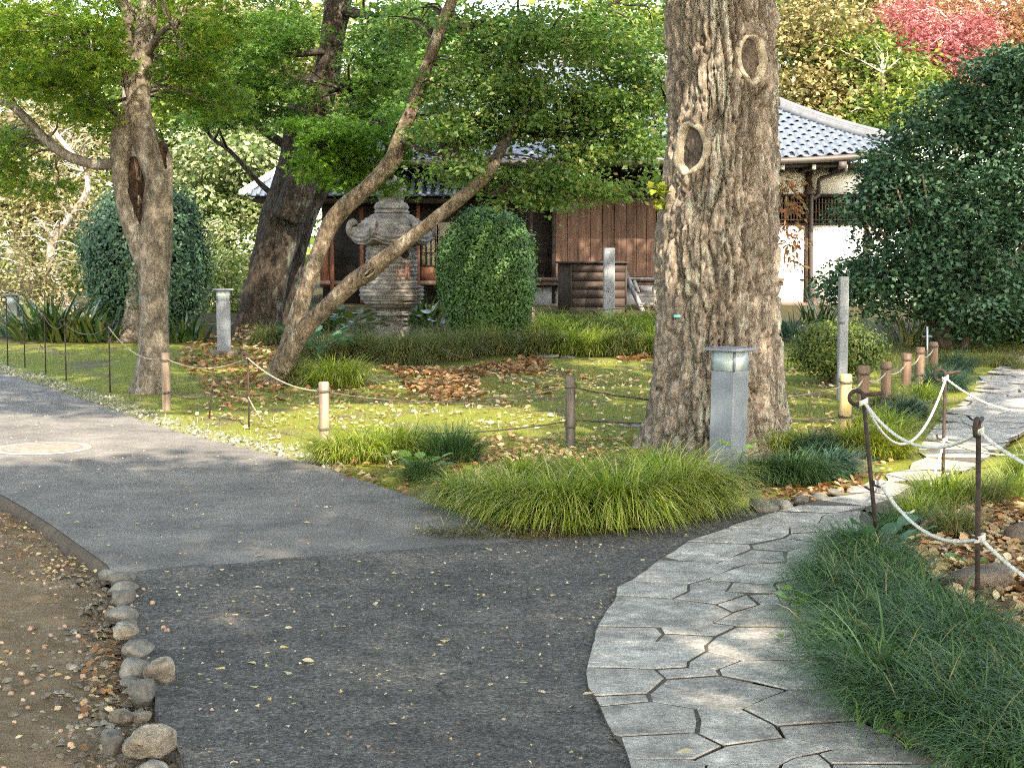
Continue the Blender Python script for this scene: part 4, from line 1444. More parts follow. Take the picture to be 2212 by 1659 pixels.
V, Q = lathe(lprof([(200, 690), (330, 684), (372, 660), (378, 610), (345, 560), (290, 500), (240, 440), (195, 400), (165, 385)], 50), (lc[0], LD, lb), 72, hexroof)
rf = obj('roof', V, Q, MT['lantern'], lan, True)
for k in range(6):
    a = math.radians(8) + k * math.pi / 3
    d = np.array([math.cos(a), math.sin(a), 0])
    base = np.array([lc[0], LD, lb])
    pts = []
    for (r, y) in ((250, 500), (310, 560), (355, 590), (392, 570), (402, 520), (385, 470), (355, 462), (345, 490)):
        pts.append(base + d * r * kz + np.array([0, 0, zz(y)]))
    V, Q = tube(cr(pts, 30), np.linspace(0.06, 0.045, 30), 10)
    obj('corner_scroll', V, Q, MT['lantern'], rf, True)
lpart('finial', [(150, 390), (168, 372), (160, 350), (166, 330), (158, 300), (125, 270), (118, 245), (140, 215), (146, 170), (138, 110), (100, 60), (40, 25), (5, 5)], 60)


# ------------------------------------------------------------------ posts, rods and ropes
def post(px, ytop, ybase, hw, mat, label, group='round wooden posts of the rope fence', D=None, lean=0.0, bind=(0.12, 0.68)):
    b = G(px, ybase) if D is None else on_ground(P(px, ytop, D)[0], D)
    top = P(px, ytop, b[1])[2]
    r = hw * b[1] / F
    t = empty('fence_post', b, label, 'fence post', group)
    n = 14
    zs = np.linspace(b[2] - 0.1, top - 0.012, n)
    sd_ = RNG.uniform(0, 50)
    pts = np.column_stack([b[0] + lean * (zs - b[2]), b[1] + 0 * zs, zs])
    pts = np.vstack([pts, [[pts[-1, 0], b[1], top]]])
    rad = np.concatenate([np.full(n, r), [r * 0.86]])
    V, Q = tube(pts, rad, 18, lambda s, a, p: 1 + 0.05 * fbm(np.stack([np.cos(a) * 2 + sd_, np.sin(a) * 2, s * 2], -1).reshape(-1, 3), 3).reshape(s.shape))
    obj('shaft', V, Q, mat, t, False)
    h = top - b[2]
    for f in bind:
        z = top - h * f
        pts_ = [[b[0] + lean * (z - b[2]) + math.cos(a) * (r + 0.006), b[1] + math.sin(a) * (r + 0.006), z + 0.012 * math.sin(a * 1.0) + 0.006 * k] for k in range(2) for a in np.linspace(0, 2 * np.pi, 18)]
        V, Q = tube(np.array(pts_), 0.0065, 6)
        obj('rope_binding', V, Q, MT['rope_d'], t, True)
    return b, top, r


WP = {}
WP['a'] = post(360, 762, 886, 9.5, MT['post'], 'thin pale wooden fence post at the foot of the hollow tree')
WP['b'] = post(701, 825, 970, 11.5, MT['post'], 'pinkish weathered wooden fence post beside the sedge and gravel')
WP['c'] = post(1232, 814, 967, 11, MT['post_dark'], 'dark charcoal wooden fence post rising behind the long sedge')
WP['d'] = post(1825, 808, 940, 13, MT['post_y'], 'yellowish split wooden fence post between furrowed trunk and stone path')
rowp = [(1866, 790, 12.5, 13.3, 'post_r'), (1915, 781, 11, 14.3, 'post_r'), (1959, 763, 10.5, 15.5, 'post_r'), (1988, 750, 9.8, 16.8, 'post_r'), (2017, 739, 9.3, 18.2, 'post_r')]
ordl = ['second', 'third', 'fourth', 'fifth', 'sixth']
for k, (x, y, hw, D, m) in enumerate(rowp):
    WP['r%d' % k] = post(x, y, 0, hw, MT[m], 'red-brown wooden fence post, %s in the row after the yellowish one' % ordl[k], D=D)
WP['m1'] = post(1149, 664, 720, 5.5, MT['post'], 'thin brown fence post touching the round clipped bush', D=23.3)
WP['m2'] = post(1399, 655, 715, 6, MT['post'], 'short brown fence post in front of the wooden stair', D=24.0)


def rope(a, b, sag, r, mat, label, group, n=40, name='rope', twist=True):
    a, b = np.asarray(a, float), np.asarray(b, float)
    t = np.linspace(0, 1, n)
    p = a[None] * (1 - t)[:, None] + b[None] * t[:, None]
    p[:, 2] -= sag * 4 * t * (1 - t)
    if twist:
        V, Q = tube(p, r, 12, lambda s, an, q: 1 + 0.2 * np.cos(3 * (an - s * 75)))
    else:
        V, Q = tube(p, r, 6)
    o = obj(name, V, Q, mat, None, True)
    return tag(o, label, 'rope', group)


def pp_(key, f, side=0):
    b, top, r = WP[key]
    return np.array([b[0] + side * r, b[1], top - (top - b[2]) * f])


gd = 'dark ropes between the wooden posts'
rope(pp_('b', 0.14), pp_('c', 0.14), 0.1, 0.0055, MT['rope_d'], 'upper dark rope sagging from pinkish post to charcoal post', gd)
rope(pp_('b', 0.68), pp_('c', 0.62), 0.07, 0.0055, MT['rope_d'], 'lower dark rope sagging from pinkish post to charcoal post', gd)
mid = np.array([P(1560, 860, 12.15)[0], 12.15, P(1560, 868, 12.15)[2]])
rope(pp_('c', 0.14), pp_('d', 0.2), 0.13, 0.007, MT['rope_d'], 'upper dark rope passing behind the furrowed trunk to the yellowish post', gd)
rope(pp_('c', 0.6), pp_('d', 0.7), 0.05, 0.007, MT['rope_d'], 'lower dark rope passing behind the furrowed trunk to the yellowish post', gd)
seq = ['d', 'r0', 'r1', 'r2', 'r3', 'r4']
nm = ['yellowish post to the second post', 'second post to the third', 'third post to the fourth', 'fourth post to the fifth', 'fifth post to the sixth']
for k in range(5):
    rope(pp_(seq[k], 0.2), pp_(seq[k + 1], 0.2), 0.06, 0.007, MT['rope_g'], 'upper grey rope from ' + nm[k] + ' along the stone path', gd)
    rope(pp_(seq[k], 0.7), pp_(seq[k + 1], 0.7), 0.05, 0.007, MT['rope_d'], 'lower dark rope from ' + nm[k] + ' along the stone path', gd)
rope(pp_('m1', 0.1), pp_('m2', 0.1), 0.03, 0.007, MT['rope_d'], 'thin dark rope stretched in front of the clapboard cabinet', gd)


def rod(px, ybase, ytop, label, ring=0.034, r=0.0105, lean=0.0, hook=True, group='iron rods with ring tops carrying ropes', D=None, az=0.0):
    b = G(px, ybase) if D is None else on_ground(P(px, ybase, D)[0], D)
    top = P(px, ytop, b[1])[2]
    t = empty('rope_stake', b, label, 'rope stake', group)
    tp = np.array([b[0] + lean * (top - b[2]), b[1], top - 2 * ring])
    V, Q = tube(np.array([b - [0, 0, 0.1], tp]), r, 10)
    obj('rod', V, Q, MT['rust'], t, True)
    aa = np.linspace(0, 2 * np.pi * 1.05, 26)
    dx = np.array([math.cos(az), math.sin(az), 0])
    ringp = [tp + dx * (-ring + ring * math.cos(a)) + np.array([0, 0, ring * 0.6 + ring * math.sin(a)]) + np.array([0, 0.012 * a / 6, 0]) for a in aa]
    if hook:
        ringp += [ringp[-1] + dx * 0.05 + np.array([0, 0.0, 0.004]), ringp[-1] + dx * 0.1 + np.array([0, 0, 0.012])]
    V, Q = tube(np.array([tp - [0, 0, 0.01], tp + [0, 0, ring * 0.4]] + ringp), r * 0.95, 8)
    obj('ring', V, Q, MT['rust'], t, True)
    low = b[2] + (top - b[2]) * 0.42
    V, Q = tube(np.array([[b[0] - 0.012, b[1] - 0.012, low], [b[0] - 0.045, b[1] - 0.02, low + 0.012], [b[0] - 0.05, b[1] - 0.02, low + 0.035]]), r * 0.6, 6)
    obj('hook', V, Q, MT['rust'], t, True)
    return dict(b=b, top=np.array([tp[0], tp[1] - 0.012, tp[2]]), low=np.array([b[0], b[1] - 0.012, low]), t=t, r=r)


RA = rod(1903, 1205, 838, 'rusty iron rope stake leaning beside the blue-green herb', lean=-0.12)
RB = rod(2112, 1352, 896, 'rusty iron rope stake with knotted rope round its ring, by the brown rock', lean=-0.02, az=1.1)
RC = rod(2036, 1062, 794, 'rusty iron rope stake beside the sunlit stone path', lean=0.0)
RD = rod(2400, 1000, 770, 'rusty iron rope stake further along the bed beside the stone path')
RE = rod(2560, 1560, 960, 'rusty iron rope stake standing deeper in the leaf-strewn bed')


def knots(R, key):
    for kk in range(3):
        p = R[key]
        aa = np.linspace(0, 2 * np.pi, 14)
        V, Q = tube(np.array([[p[0] + math.cos(a) * (R['r'] + 0.007), p[1] + 0.012 + math.sin(a) * (R['r'] + 0.007), p[2] + (kk - 1) * 0.009 + 0.008 * math.cos(a)] for a in aa]), 0.005, 7)
        obj('rope_knot', V, Q, MT['rope_w'], R['t'], True)


for R in (RA, RB, RC):
    knots(R, 'top'); knots(R, 'low')
gw = 'white ropes between the iron stakes'
W = MT['rope_w']
rope(RA['top'], RB['top'], 0.13, 0.007, W, 'upper white rope from the leaning stake to the knotted stake', gw, 130)
rope(RA['low'], RB['low'], 0.1, 0.007, W, 'lower white rope from the leaning stake to the knotted stake', gw, 130)
rope(RA['top'], RC['top'], 0.3, 0.007, W, 'upper white rope from the leaning stake to the stake by the sunlit path', gw, 130)
rope(RA['low'], RC['low'], 0.27, 0.007, W, 'lower white rope from the leaning stake to the stake by the sunlit path', gw, 130)
rope(RC['top'], RD['top'], 0.26, 0.007, MT['rope_w'], 'upper white rope sagging over the far stone path', gw, 130)
rope(RC['low'], RD['low'], 0.17, 0.007, MT['rope_g'], 'lower grey rope sagging over the far stone path', gw, 130)
rope(RB['top'], RE['top'], 0.12, 0.007, W, 'upper white rope running from the knotted stake over the leaf litter', gw, 130)
rope(RB['low'], RE['low'], 0.12, 0.007, W, 'lower white rope running from the knotted stake over the brown rock', gw, 130)

# thin stakes on the mossy bank
thin = []
for k, (x, yb, yt, l) in enumerate([(17, 790, 640, 'in front of the dark bollard lamp'), (54, 795, 668, 'before the silvery broad leaves'), (99, 809, 671, 'before the upright broad-leaved clump'),
                                 (143, 823, 688, 'on the moss at the end of the broad-leaved clump'), (238, 847, 694, 'just before the hollow tree'),
                                 (538, 930, 758, 'with white knotted cord by the leaf drift'), (450, 905, 783, 'leaning between pale post and leaf drift')]):
    thin.append(rod(x, yb, yt, 'thin dark iron rope stake ' + l, 0.03, 0.0075, hook=(k == 4), lean=(0.1 if k == 6 else 0), group='thin iron stakes along the mossy bank'))
tl = ['from the lamp to the silvery leaves', 'before the silvery leaves', 'before the upright clump', 'towards the hollow tree']
for k in range(4):
    rope(thin[k]['top'], thin[k + 1]['top'], 0.1, 0.006, MT['rope_d'], 'dark thin rope on the mossy bank ' + tl[k], 'thin ropes on the mossy bank', twist=False)
g2 = 'thin ropes on the mossy bank'
rope(thin[4]['top'], pp_('a', 0.1), 0.12, 0.006, MT['rope_g'], 'grey rope from the last dark stake to the pale post', g2, twist=False)
rope(pp_('a', 0.1), thin[5]['top'], 0.09, 0.005, MT['rope_g'], 'upper grey rope from the pale post to the stake with white cord', g2)
rope(pp_('a', 0.66), thin[6]['low'], 0.05, 0.006, MT['rope_d'], 'lower dark rope from the pale post to the leaning stake', g2)
rope(thin[5]['top'], pp_('b', 0.14), 0.07, 0.006, MT['rope_g'], 'thick pale rope slanting down to the pinkish post', g2)
e_ = G(578, 925)
rope(thin[5]['low'], e_ + [0, 0, 0.01], 0.02, 0.006, MT['rope_g'], 'pale cord hanging from the stake down to the gravel', g2)


# ------------------------------------------------------------------ stones
def stone_mesh(c, sx, sy, sz, rng, seed, rotz_=0.0, sharp=0.12, nu=14, nv=9):
    u = np.linspace(0, 2 * np.pi, nu, endpoint=False)
    v = np.linspace(0.02, np.pi - 0.02, nv)
    A, B = np.meshgrid(u, v)
    d = np.stack([np.cos(A) * np.sin(B), np.sin(A) * np.sin(B), np.cos(B)], -1).reshape(-1, 3)
    rs_ = np.random.default_rng(int(seed * 1000) % 99991)
    pl = norm(rs_.normal(0, 1, (11, 3)) * np.array([1, 1, 0.9]))
    hk = rs_.uniform(0.66, 1.1, 11)
    pl = np.vstack([pl, [[0, 0, 1], [0, 0, -1], [1, 0, 0], [-1, 0, 0], [0, 1, 0], [0, -1, 0]]])
    hk = np.concatenate([hk, [0.92, 1, 1, 1, 1, 1]])
    k = np.sum((np.clip(d @ pl.T, 0, 9) / hk) ** 14, axis=1) ** (-1 / 14)
    k = np.minimum(k, 1.35) * (1 + sharp * 0.5 * fbm(d * 2.2 + seed, 4))
    V = d * k[:, None] * np.array([sx, sy, sz])
    ca, sa = math.cos(rotz_), math.sin(rotz_)
    V = np.column_stack([V[:, 0] * ca - V[:, 1] * sa, V[:, 0] * sa + V[:, 1] * ca, V[:, 2]]) + np.asarray(c)
    i = np.arange(nv - 1)[:, None] * nu; j = np.arange(nu)[None]; j2 = (j + 1) % nu
    Q = np.stack([i + j2, i + j, i + nu + j, i + nu + j2], -1).reshape(-1, 4)
    return V, Q


def stone(px, py, w, h, name, label, cat, group=None, mat='stone', depth=1.0, sharp=0.12, rot=0.0, sink=0.25, seed=None, nu=18, nv=12):
    """px,py: centre bottom of the stone in the photo; w,h in photo units"""
    b = G(px, py)
    k = b[1] / F
    sx, sz = w * k / 2 * 0.92, h * k / 2 * 0.95
    c = b + np.array([0, sx * depth * 0.8, sz * (1 - sink) - 0.008])
    V, Q = stone_mesh(c, sx, sx * depth, sz, RNG, seed if seed is not None else RNG.uniform(0, 90), rot, sharp, nu, nv)
    o = obj(name, V, Q, MT[mat], None, True)
    return tag(o, label, cat, group)


curb = [(228, 1250, 44, 30, 'stone', 'small grey edging stone wedged at the end of the path edging'), (255, 1262, 62, 36, 'stone', 'smooth grey-brown edging stone at the corner of the asphalt, first of the row'),
        (262, 1280, 66, 34, 'stone', 'rounded pale edging stone right behind the first of the row'),
        (260, 1306, 62, 40, 'stone', 'squarish grey edging stone set flush with the coarse asphalt'),
        (258, 1342, 82, 40, 'stone', 'broad brown-grey edging stone with smooth top'),
        (268, 1352, 52, 18, 'stone', 'small flat edging stone lying against the broad one'),
        (270, 1372, 64, 38, 'stone_b', 'pale wedge edging stone with dark underside'),
        (288, 1420, 74, 48, 'stone', 'low mossy edging stone sunk beside yellow leaves'),
        (282, 1462, 66, 54, 'stone', 'dark rounded edging stone touching the pale boulder'),
        (278, 1478, 54, 20, 'stone', 'flat grey sliver of edging stone between two dark ones'),
        (296, 1512, 70, 62, 'stone', 'blue-grey rounded edging stone with a pale band'),
        (262, 1560, 70, 36, 'stone_b', 'chalky white broken edging stone'),
        (300, 1556, 50, 26, 'stone_b', 'crumbling pale edging stone with yellow leaf'),
        (240, 1622, 60, 62, 'stone', 'dark slate-blue edging stone half under the jagged rock'),
        (326, 1690, 84, 66, 'stone', 'grey edging stone with flat top at the end of the row')]
ge = 'edging stones between bare soil and coarse asphalt'
for k, (x, y, w, h, m, l) in enumerate(curb):
    stone(x, y, w, h, 'edging_stone', l, 'stone', ge, m, 1.0, 0.16, RNG.uniform(-0.3, 0.3), 0.4)
stone(340, 1478, 74, 66, 'edging_stone', 'pale grey boulder lying loose on the coarse asphalt', 'stone', ge, 'stone_b', 0.9, 0.15, 0.4, 0.12)
stone(315, 1634, 138, 78, 'edging_stone', 'jagged brown rock with broken face among the edging stones', 'rock', ge, 'stone_b', 0.8, 0.36, 0.2, 0.2, nu=30, nv=20)
g3 = 'edging stones between sedge and stone path'
for k, (x, y, w, h, l) in enumerate([(1652, 1106, 72, 36, 'largest grey edging stone between long sedge and stone path'), (1694, 1098, 46, 26, 'rounded edging stone next to the largest by the path'),
                                  (1730, 1087, 44, 22, 'edging stone carrying an orange leaf beside the path'), (1770, 1079, 44, 20, 'low edging stone under dark grass by the path'),
                                  (1806, 1070, 40, 18, 'small edging stone under the blue-green tussock'), (1842, 1060, 36, 14, 'small flat edging stone where the path turns bright')]):
    stone(x, y, w, h, 'edging_stone', l, 'stone', g3, 'stone', 1.1, 0.18, 0.2, 0.3)
for k, (x, y, w, h, l) in enumerate([(1995, 1662, 90, 46, 'dark wet stone at the foot of the mondo grass'), (2062, 1668, 70, 40, 'smaller dark stone beside the wet one under mondo grass')]):
    stone(x, y, w, h, 'edging_stone', l, 'stone', 'stones under the mondo grass', 'stone', 1.0, 0.15, 0.2, 0.4)
stone(1180, 775, 60, 12, 'edging_stone', 'flat grey slab at the foot of the grassy bank', 'stone', 'slabs at the grassy bank', 'stone', 0.6, 0.08, 0, 0.2)
stone(1225, 776, 46, 10, 'edging_stone', 'short flat slab next to the one at the grassy bank', 'stone', 'slabs at the grassy bank', 'stone', 0.6, 0.08, 0, 0.2)
stone(1395, 926, 130, 14, 'flat_stone', 'flat grey stone let into the moss beside the furrowed trunk', 'stone', None, 'stone', 0.35, 0.08, 0, 0.3)
# rocks in the leaf bed
stone(2135, 1290, 180, 84, 'rock', 'large brown rock sloping out of the leaf litter behind the knotted stake', 'rock', 'brown rocks in the leafy bed', 'rock', 0.8, 0.3, 0.5, 0.32, 3.1, 30, 20)
stone(2250, 1445, 170, 90, 'rock', 'brown rock with cracked face beside the mondo grass', 'rock', 'brown rocks in the leafy bed', 'rock', 0.9, 0.3, 0.2, 0.3, 8.4, 30, 20)
stone(2290, 1190, 200, 70, 'rock', 'long brown rock under the slanting white rope', 'rock', 'brown rocks in the leafy bed', 'rock', 0.7, 0.28, 0.2, 0.35, 5.7, 30, 20)


# ------------------------------------------------------------------ the big furrowed tree
TD = 11.65
edgeL = np.array([(0, 1440), (100, 1443), (200, 1446), (300, 1448), (400, 1440), (430, 1436), (480, 1428), (520, 1422), (640, 1420), (740, 1424), (800, 1420), (870, 1411), (930, 1400), (985, 1384), (1020, 1365)], float)
edgeR = np.array([(0, 1667), (100, 1671), (200, 1675), (300, 1678), (400, 1680), (520, 1680), (640, 1680), (700, 1683), (800, 1690), (870, 1696), (930, 1708), (985, 1730), (1020, 1752)], float)
FD = TD - 0.12        # the outline is seen a little in front of the axis
ys_ = np.linspace(1020, 0, 360)
L = np.interp(ys_, edgeL[:, 0], edgeL[:, 1]); Rr = np.interp(ys_, edgeR[:, 0], edgeR[:, 1])
zs_ = np.array([P(0, y, FD)[2] for y in ys_])
cxs = ((L + Rr) / 2 - CX) / F * FD
rr = (Rr - L) / 2 / F * FD
zt_ = np.linspace(zs_[-1] + 0.08, 9.0, 40)
zs_ = np.concatenate([zs_, zt_]); cxs = np.concatenate([cxs, np.full(40, cxs[-1])]); rr = np.concatenate([rr, np.linspace(rr[-1], 0.22, 40)])
ks = np.ones(9) / 9
cxs = np.convolve(np.pad(cxs, 4, 'edge'), ks, 'valid'); rr = np.convolve(np.pad(rr, 4, 'edge'), ks, 'valid')
NA = 240
A = np.linspace(0, 2 * np.pi, NA, endpoint=False)
AA, ZZ = np.meshgrid(A, zs_)
RR = rr[:, None] + 0 * AA
flare = np.exp(-np.clip(ZZ - 0.0, 0, 9) / 0.22)
RR = RR * (1 + flare * (0.10 * np.sin(AA * 5 + 0.7) + 0.05 * np.sin(AA * 9)))
nxp = np.cos(AA); nyp = np.sin(AA)
Rm = 0.4
warp = 0.35 * fbm(np.stack([nxp * 1.6, nyp * 1.6, ZZ * 1.1], -1).reshape(-1, 3), 3).reshape(AA.shape)
wounds = [(1617, 128, 0.128, 0.185), (1492, 320, 0.155, 0.198)]
wpos = []
for (wx, wy, hw, hh) in wounds:
    z = P(0, wy, TD - 0.38)[2]
    i0 = int(np.argmin(np.abs(zs_ - z)))
    x = (wx - CX) / F * (TD - 0.36)
    dxn = np.clip((x - cxs[i0]) / rr[i0], -0.95, 0.95)
    wpos.append((z, -math.acos(dxn), hw, hh, i0))
ext = 0 * AA
wdist = 9 + 0 * AA
for (z, a0, hw, hh, i0) in wpos:
    da = ((AA - a0 + np.pi) % (2 * np.pi) - np.pi) * rr[i0]
    dz = ZZ - z
    q = np.sqrt((da / (hw * 0.9)) ** 2 + (dz / (hh * 0.95)) ** 2)
    wdist = np.minimum(wdist, q)
    # bark grain flows round the wounds
    warp = warp + 0.9 * np.sign(da) * np.exp(-np.clip(q - 0.9, 0, 9) * 2.0) * np.exp(-np.abs(dz) / 0.5) * 0.25
    ext = ext + 0.035 * np.exp(-((q - 1.15) / 0.3) ** 2) - 0.1 * (q < 0.85)


def ridged(fa, fz, seed, o=3):
    q = np.stack([nxp * fa + warp * fa * 0.4, nyp * fa + warp * fa * 0.4, ZZ * fz + seed + 0.3 * np.sin(AA * 7)], -1).reshape(-1, 3)
    return (1 - np.abs(fbm(q, o, 0.5)) * 3.0).reshape(AA.shape)


r1 = ridged(5.2, 2.1, 3.0)
r2 = ridged(11.0, 5.5, 9.0)
r3 = fbm(np.stack([nxp * 34, nyp * 34, ZZ * 22], -1).reshape(-1, 3), 2).reshape(AA.shape)


def plates(cw, ch, seed, wa):
    """cracked bark plates: distance to the cell border and a height per plate"""
    nc_ = int(round(2 * np.pi * Rm / cw))
    w1 = fbm(np.stack([nxp * 3, nyp * 3, ZZ * 3 + seed], -1).reshape(-1, 3), 4, 0.6).reshape(AA.shape)
    w2 = fbm(np.stack([nxp * 3 + 40, nyp * 3, ZZ * 3 + seed], -1).reshape(-1, 3), 4, 0.6).reshape(AA.shape)
    u = AA / (2 * np.pi) * nc_ + warp * 1.2 + w1 * wa
    v = ZZ / ch + w2 * wa * 0.6
    iu, iv = np.floor(u).astype(np.int64), np.floor(v).astype(np.int64)
    f1 = np.full(AA.shape, 9.0); f2 = f1.copy(); hid = np.zeros(AA.shape)
    sdd = int(seed * 7)
    for a in (-1, 0, 1):
        for b in (-1, 0, 1):
            cu, cv = (iu + a) % nc_, iv + b
            d_ = np.hypot(iu + a + _hash(cu, cv, cu * 0 + sdd) - u, iv + b + _hash(cu, cv, cu * 0 + sdd + 5) - v)
            hv = _hash(cu, cv, cu * 0 + sdd + 9)
            closer = d_ < f1
            f2 = np.where(closer, f1, np.minimum(f2, d_))
            hid = np.where(closer, hv, hid)
            f1 = np.minimum(f1, d_)
    return f2 - f1, hid


e1, h1 = plates(0.07, 0.6, 3, 0.75)
e2, h2 = plates(0.036, 0.2, 8, 0.7)
bark = 0.075 * np.clip(e1 / 0.3, 0, 1) ** 0.7 + 0.026 * np.clip(e2 / 0.25, 0, 1) + 0.03 * (h1 - 0.5) + 0.024 * (h2 - 0.5) + 0.016 * r3 - 0.02 * np.clip(r1, 0, 1) - 0.075
calm = np.clip((wdist - 0.85) / 0.35, 0.15, 1)
RR = RR + bark * calm + ext
V = np.stack([cxs[:, None] + RR * nxp, TD + RR * nyp, ZZ], -1).reshape(-1, 3)
n = len(zs_)
i = np.arange(n - 1)[:, None] * NA; j = np.arange(NA)[None]; j2 = (j + 1) % NA
Q = np.stack([i + j, i + j2, i + NA + j2, i + NA + j], -1).reshape(-1, 4)
gk = empty('ginkgo_tree', (cxs[0], TD, 0), 'huge furrowed brown trunk with two oval pruning wounds beside the bollard lamp', 'tree')
trunk = obj('trunk', V, Q, MT['ginkgo'], gk, False)
tone = (0.72 + 0.4 * h1 + 0.3 * (h2 - 0.3)).reshape(-1)
pc = trunk.data.color_attributes.new('plate', 'FLOAT_COLOR', 'POINT')
pc.data.foreach_set('color', np.column_stack([tone, tone, tone, np.ones(len(tone))]).astype(np.float32).ravel())


def trunk_pt(z, a, out):
    i0 = int(np.argmin(np.abs(zs_ - z)))
    r = rr[i0] + out
    return np.array([cxs[i0] + r * math.cos(a), TD + r * math.sin(a), z])


for kk, (z, a0, hw, hh, i0) in enumerate(wpos):
    m = 64
    rings = []
    prof = [(1.12, -0.05), (1.05, -0.004), (0.97, 0.022), (0.85, 0.033), (0.6, 0.036), (0.35, 0.032), (0.15, 0.02), (0.03, -0.004), (-0.05, -0.06)]
    ihw, ihh = ((0.072, 0.148), (0.082, 0.15))[kk]
    for (f, o_) in prof:
        row_ = []
        for k in range(m):
            t = 2 * np.pi * k / m
            u, v = math.cos(t), math.sin(t)
            pinch = 1 - (0.5 if kk == 0 else 0.12) * max(0, -v) ** 3 * (0.5 if f > 0.8 else 1.0)
            wob = 1 + 0.035 * math.sin(3 * t + kk * 2) + 0.02 * math.sin(7 * t + 1)
            aw = ihw + (hw - ihw) * f; ah = ihh + (hh - ihh) * f
            cen_ = -0.012 * (1 - f) if kk == 0 else 0.008 * (1 - f)
            row_.append(trunk_pt(z + v * ah * wob, a0 + (cen_ + u * aw * wob * pinch) / rr[i0], o_ + 0.004 * math.sin(5 * t + f * 3)))
        rings.append(row_)
    V = np.array(rings).reshape(-1, 3)
    # cracks in the rim
    V += 0.018 * fbm(V * np.array([30, 30, 30]), 3)[:, None] * np.array([0.4, 1, 0.4])
    i = np.arange(len(prof) - 1)[:, None] * m; j = np.arange(m)[None]; j2 = (j + 1) % m
    Q = np.stack([i + j, i + j2, i + m + j2, i + m + j], -1).reshape(-1, 4)
    o = obj('wound_rim', V, Q, MT['callus'], trunk, True)
    Vh = []
    nr = 8
    for q in range(nr):
        f = 1.0 * (1 - q / nr)
        for k in range(m):
            t = 2 * np.pi * k / m
            u, v = math.cos(t), math.sin(t)
            pinch = 1 - (0.55 if kk == 0 else 0.15) * max(0, -v) ** 3
            d = -0.006 + 0.016 * float(vnoise(np.array([[u * f * 6 + kk, v * f * 6, 2.0]]))[0])
            Vh.append(trunk_pt(z + v * ihh * f, a0 + ((-0.012 if kk == 0 else 0.008) + u * ihw * f * pinch) / rr[i0], d))
    Vh.append(trunk_pt(z, a0, -0.006))
    Fh = [[q * m + k, q * m + (k + 1) % m, (q + 1) * m + (k + 1) % m, (q + 1) * m + k] for q in range(nr - 1) for k in range(m)]
    Fh += [[(nr - 1) * m + k, (nr - 1) * m + (k + 1) % m, nr * m] for k in range(m)]
    obj('wound_heartwood', np.array(Vh), Fh, MT['heart'], trunk, True)
tp = trunk_pt(P(0, 684, TD - 0.4)[2], -math.acos((1458 - 1550) / 135.0), 0.035)
V, Q = box(tp[0] - 0.026, tp[0] + 0.026, tp[1] - 0.012, tp[1] + 0.03, tp[2] - 0.01, tp[2] + 0.01)
o = obj('tree_tag', V, Q, MT['cyan']); tag(o, 'tiny cyan plastic tag fixed on the furrowed trunk', 'tag')


# ------------------------------------------------------------------ other near trees
def tree(name, label, base, cat='tree', group=None):
    return empty(name, base, label, cat, group)


def branches(t, starts, targets, mat, rng, r0=0.03, r1=0.006, jit=0.18, name='branch', n=10, seg=5, maxn=None):
    """limbs from the nearest start point towards spray centres, joined as one part"""
    starts = np.asarray(starts, float)
    parts = []
    for q in targets if maxn is None else targets[rng.permutation(len(targets))[:maxn]]:
        d = np.linalg.norm(starts - q, axis=1) + 0.6 * np.clip(starts[:, 2] - q[2], 0, 9)
        s = starts[int(np.argmin(d))]
        Ld = np.linalg.norm(q - s)
        p = [s, s * 0.66 + q * 0.34 + rng.normal(0, jit * 0.5, 3) * Ld * 0.5 + np.array([0, 0, 0.12 * Ld]), s * 0.3 + q * 0.7 + rng.normal(0, jit * 0.4, 3) * Ld * 0.5 + np.array([0, 0, 0.1 * Ld]), q]
        pts = cr(p, n)
        parts.append(tube(pts, np.linspace(min(r0, 0.012 + 0.016 * Ld), r1, n), seg))
    V, Q = joinm(parts)
    o = obj(name, V, Q, mat, t, True)
    tag(o, kind='stuff')
    return o


rt = np.random.default_rng(21)
D = 16.3
t1 = tree('maple_tree', 'grey-barked tree with a rotten hollow in its split trunk, spreading yellow-green maple leaves', G(328, 852))
mb = MT['maple_bark']
S1 = [('trunk', [(322, 872, 62), (326, 850, 48), (330, 800, 36), (332, 740, 32), (333, 680, 31), (332, 620, 31), (332, 565, 34), (334, 520, 35), (339, 470, 31), (342, 430, 27), (339, 390, 26), (328, 350, 27), (314, 305, 28), (303, 265, 28), (299, 230, 26), (302, 180, 24), (308, 110, 23), (318, 40, 22), (326, -40, 21), (335, -200, 19), (350, -500, 14)], 170, 28),
      ('trunk_strip', [(318, 590, 18), (303, 540, 22), (288, 495, 22), (272, 450, 20), (262, 400, 18), (260, 350, 21), (264, 300, 24), (276, 255, 22), (290, 215, 14)], 60, 20),
      ('broken_stub', [(348, 660, 14), (352, 600, 15), (356, 540, 16), (360, 470, 14), (361, 410, 12), (362, 360, 11), (361, 328, 10)], 36, 14)]
for nme, rows_, n_, sg in S1:
    dd = D if nme != 'broken_stub' else D + 0.03
    V, Q = stem(rows_, dd, n_, sg, 0.07, hash(nme) % 7 if False else len(nme), 2.0, 2.2)
    obj(nme, V, Q, mb, t1, True)
V, Q = stem([(304, 530, 18), (302, 490, 26), (298, 440, 28), (296, 390, 26), (296, 340, 18)], D + 0.08, 70, 26, 0.3, 4, 9, 9)
obj('rotten_hollow', V, Q, MT['rot'], t1, False)
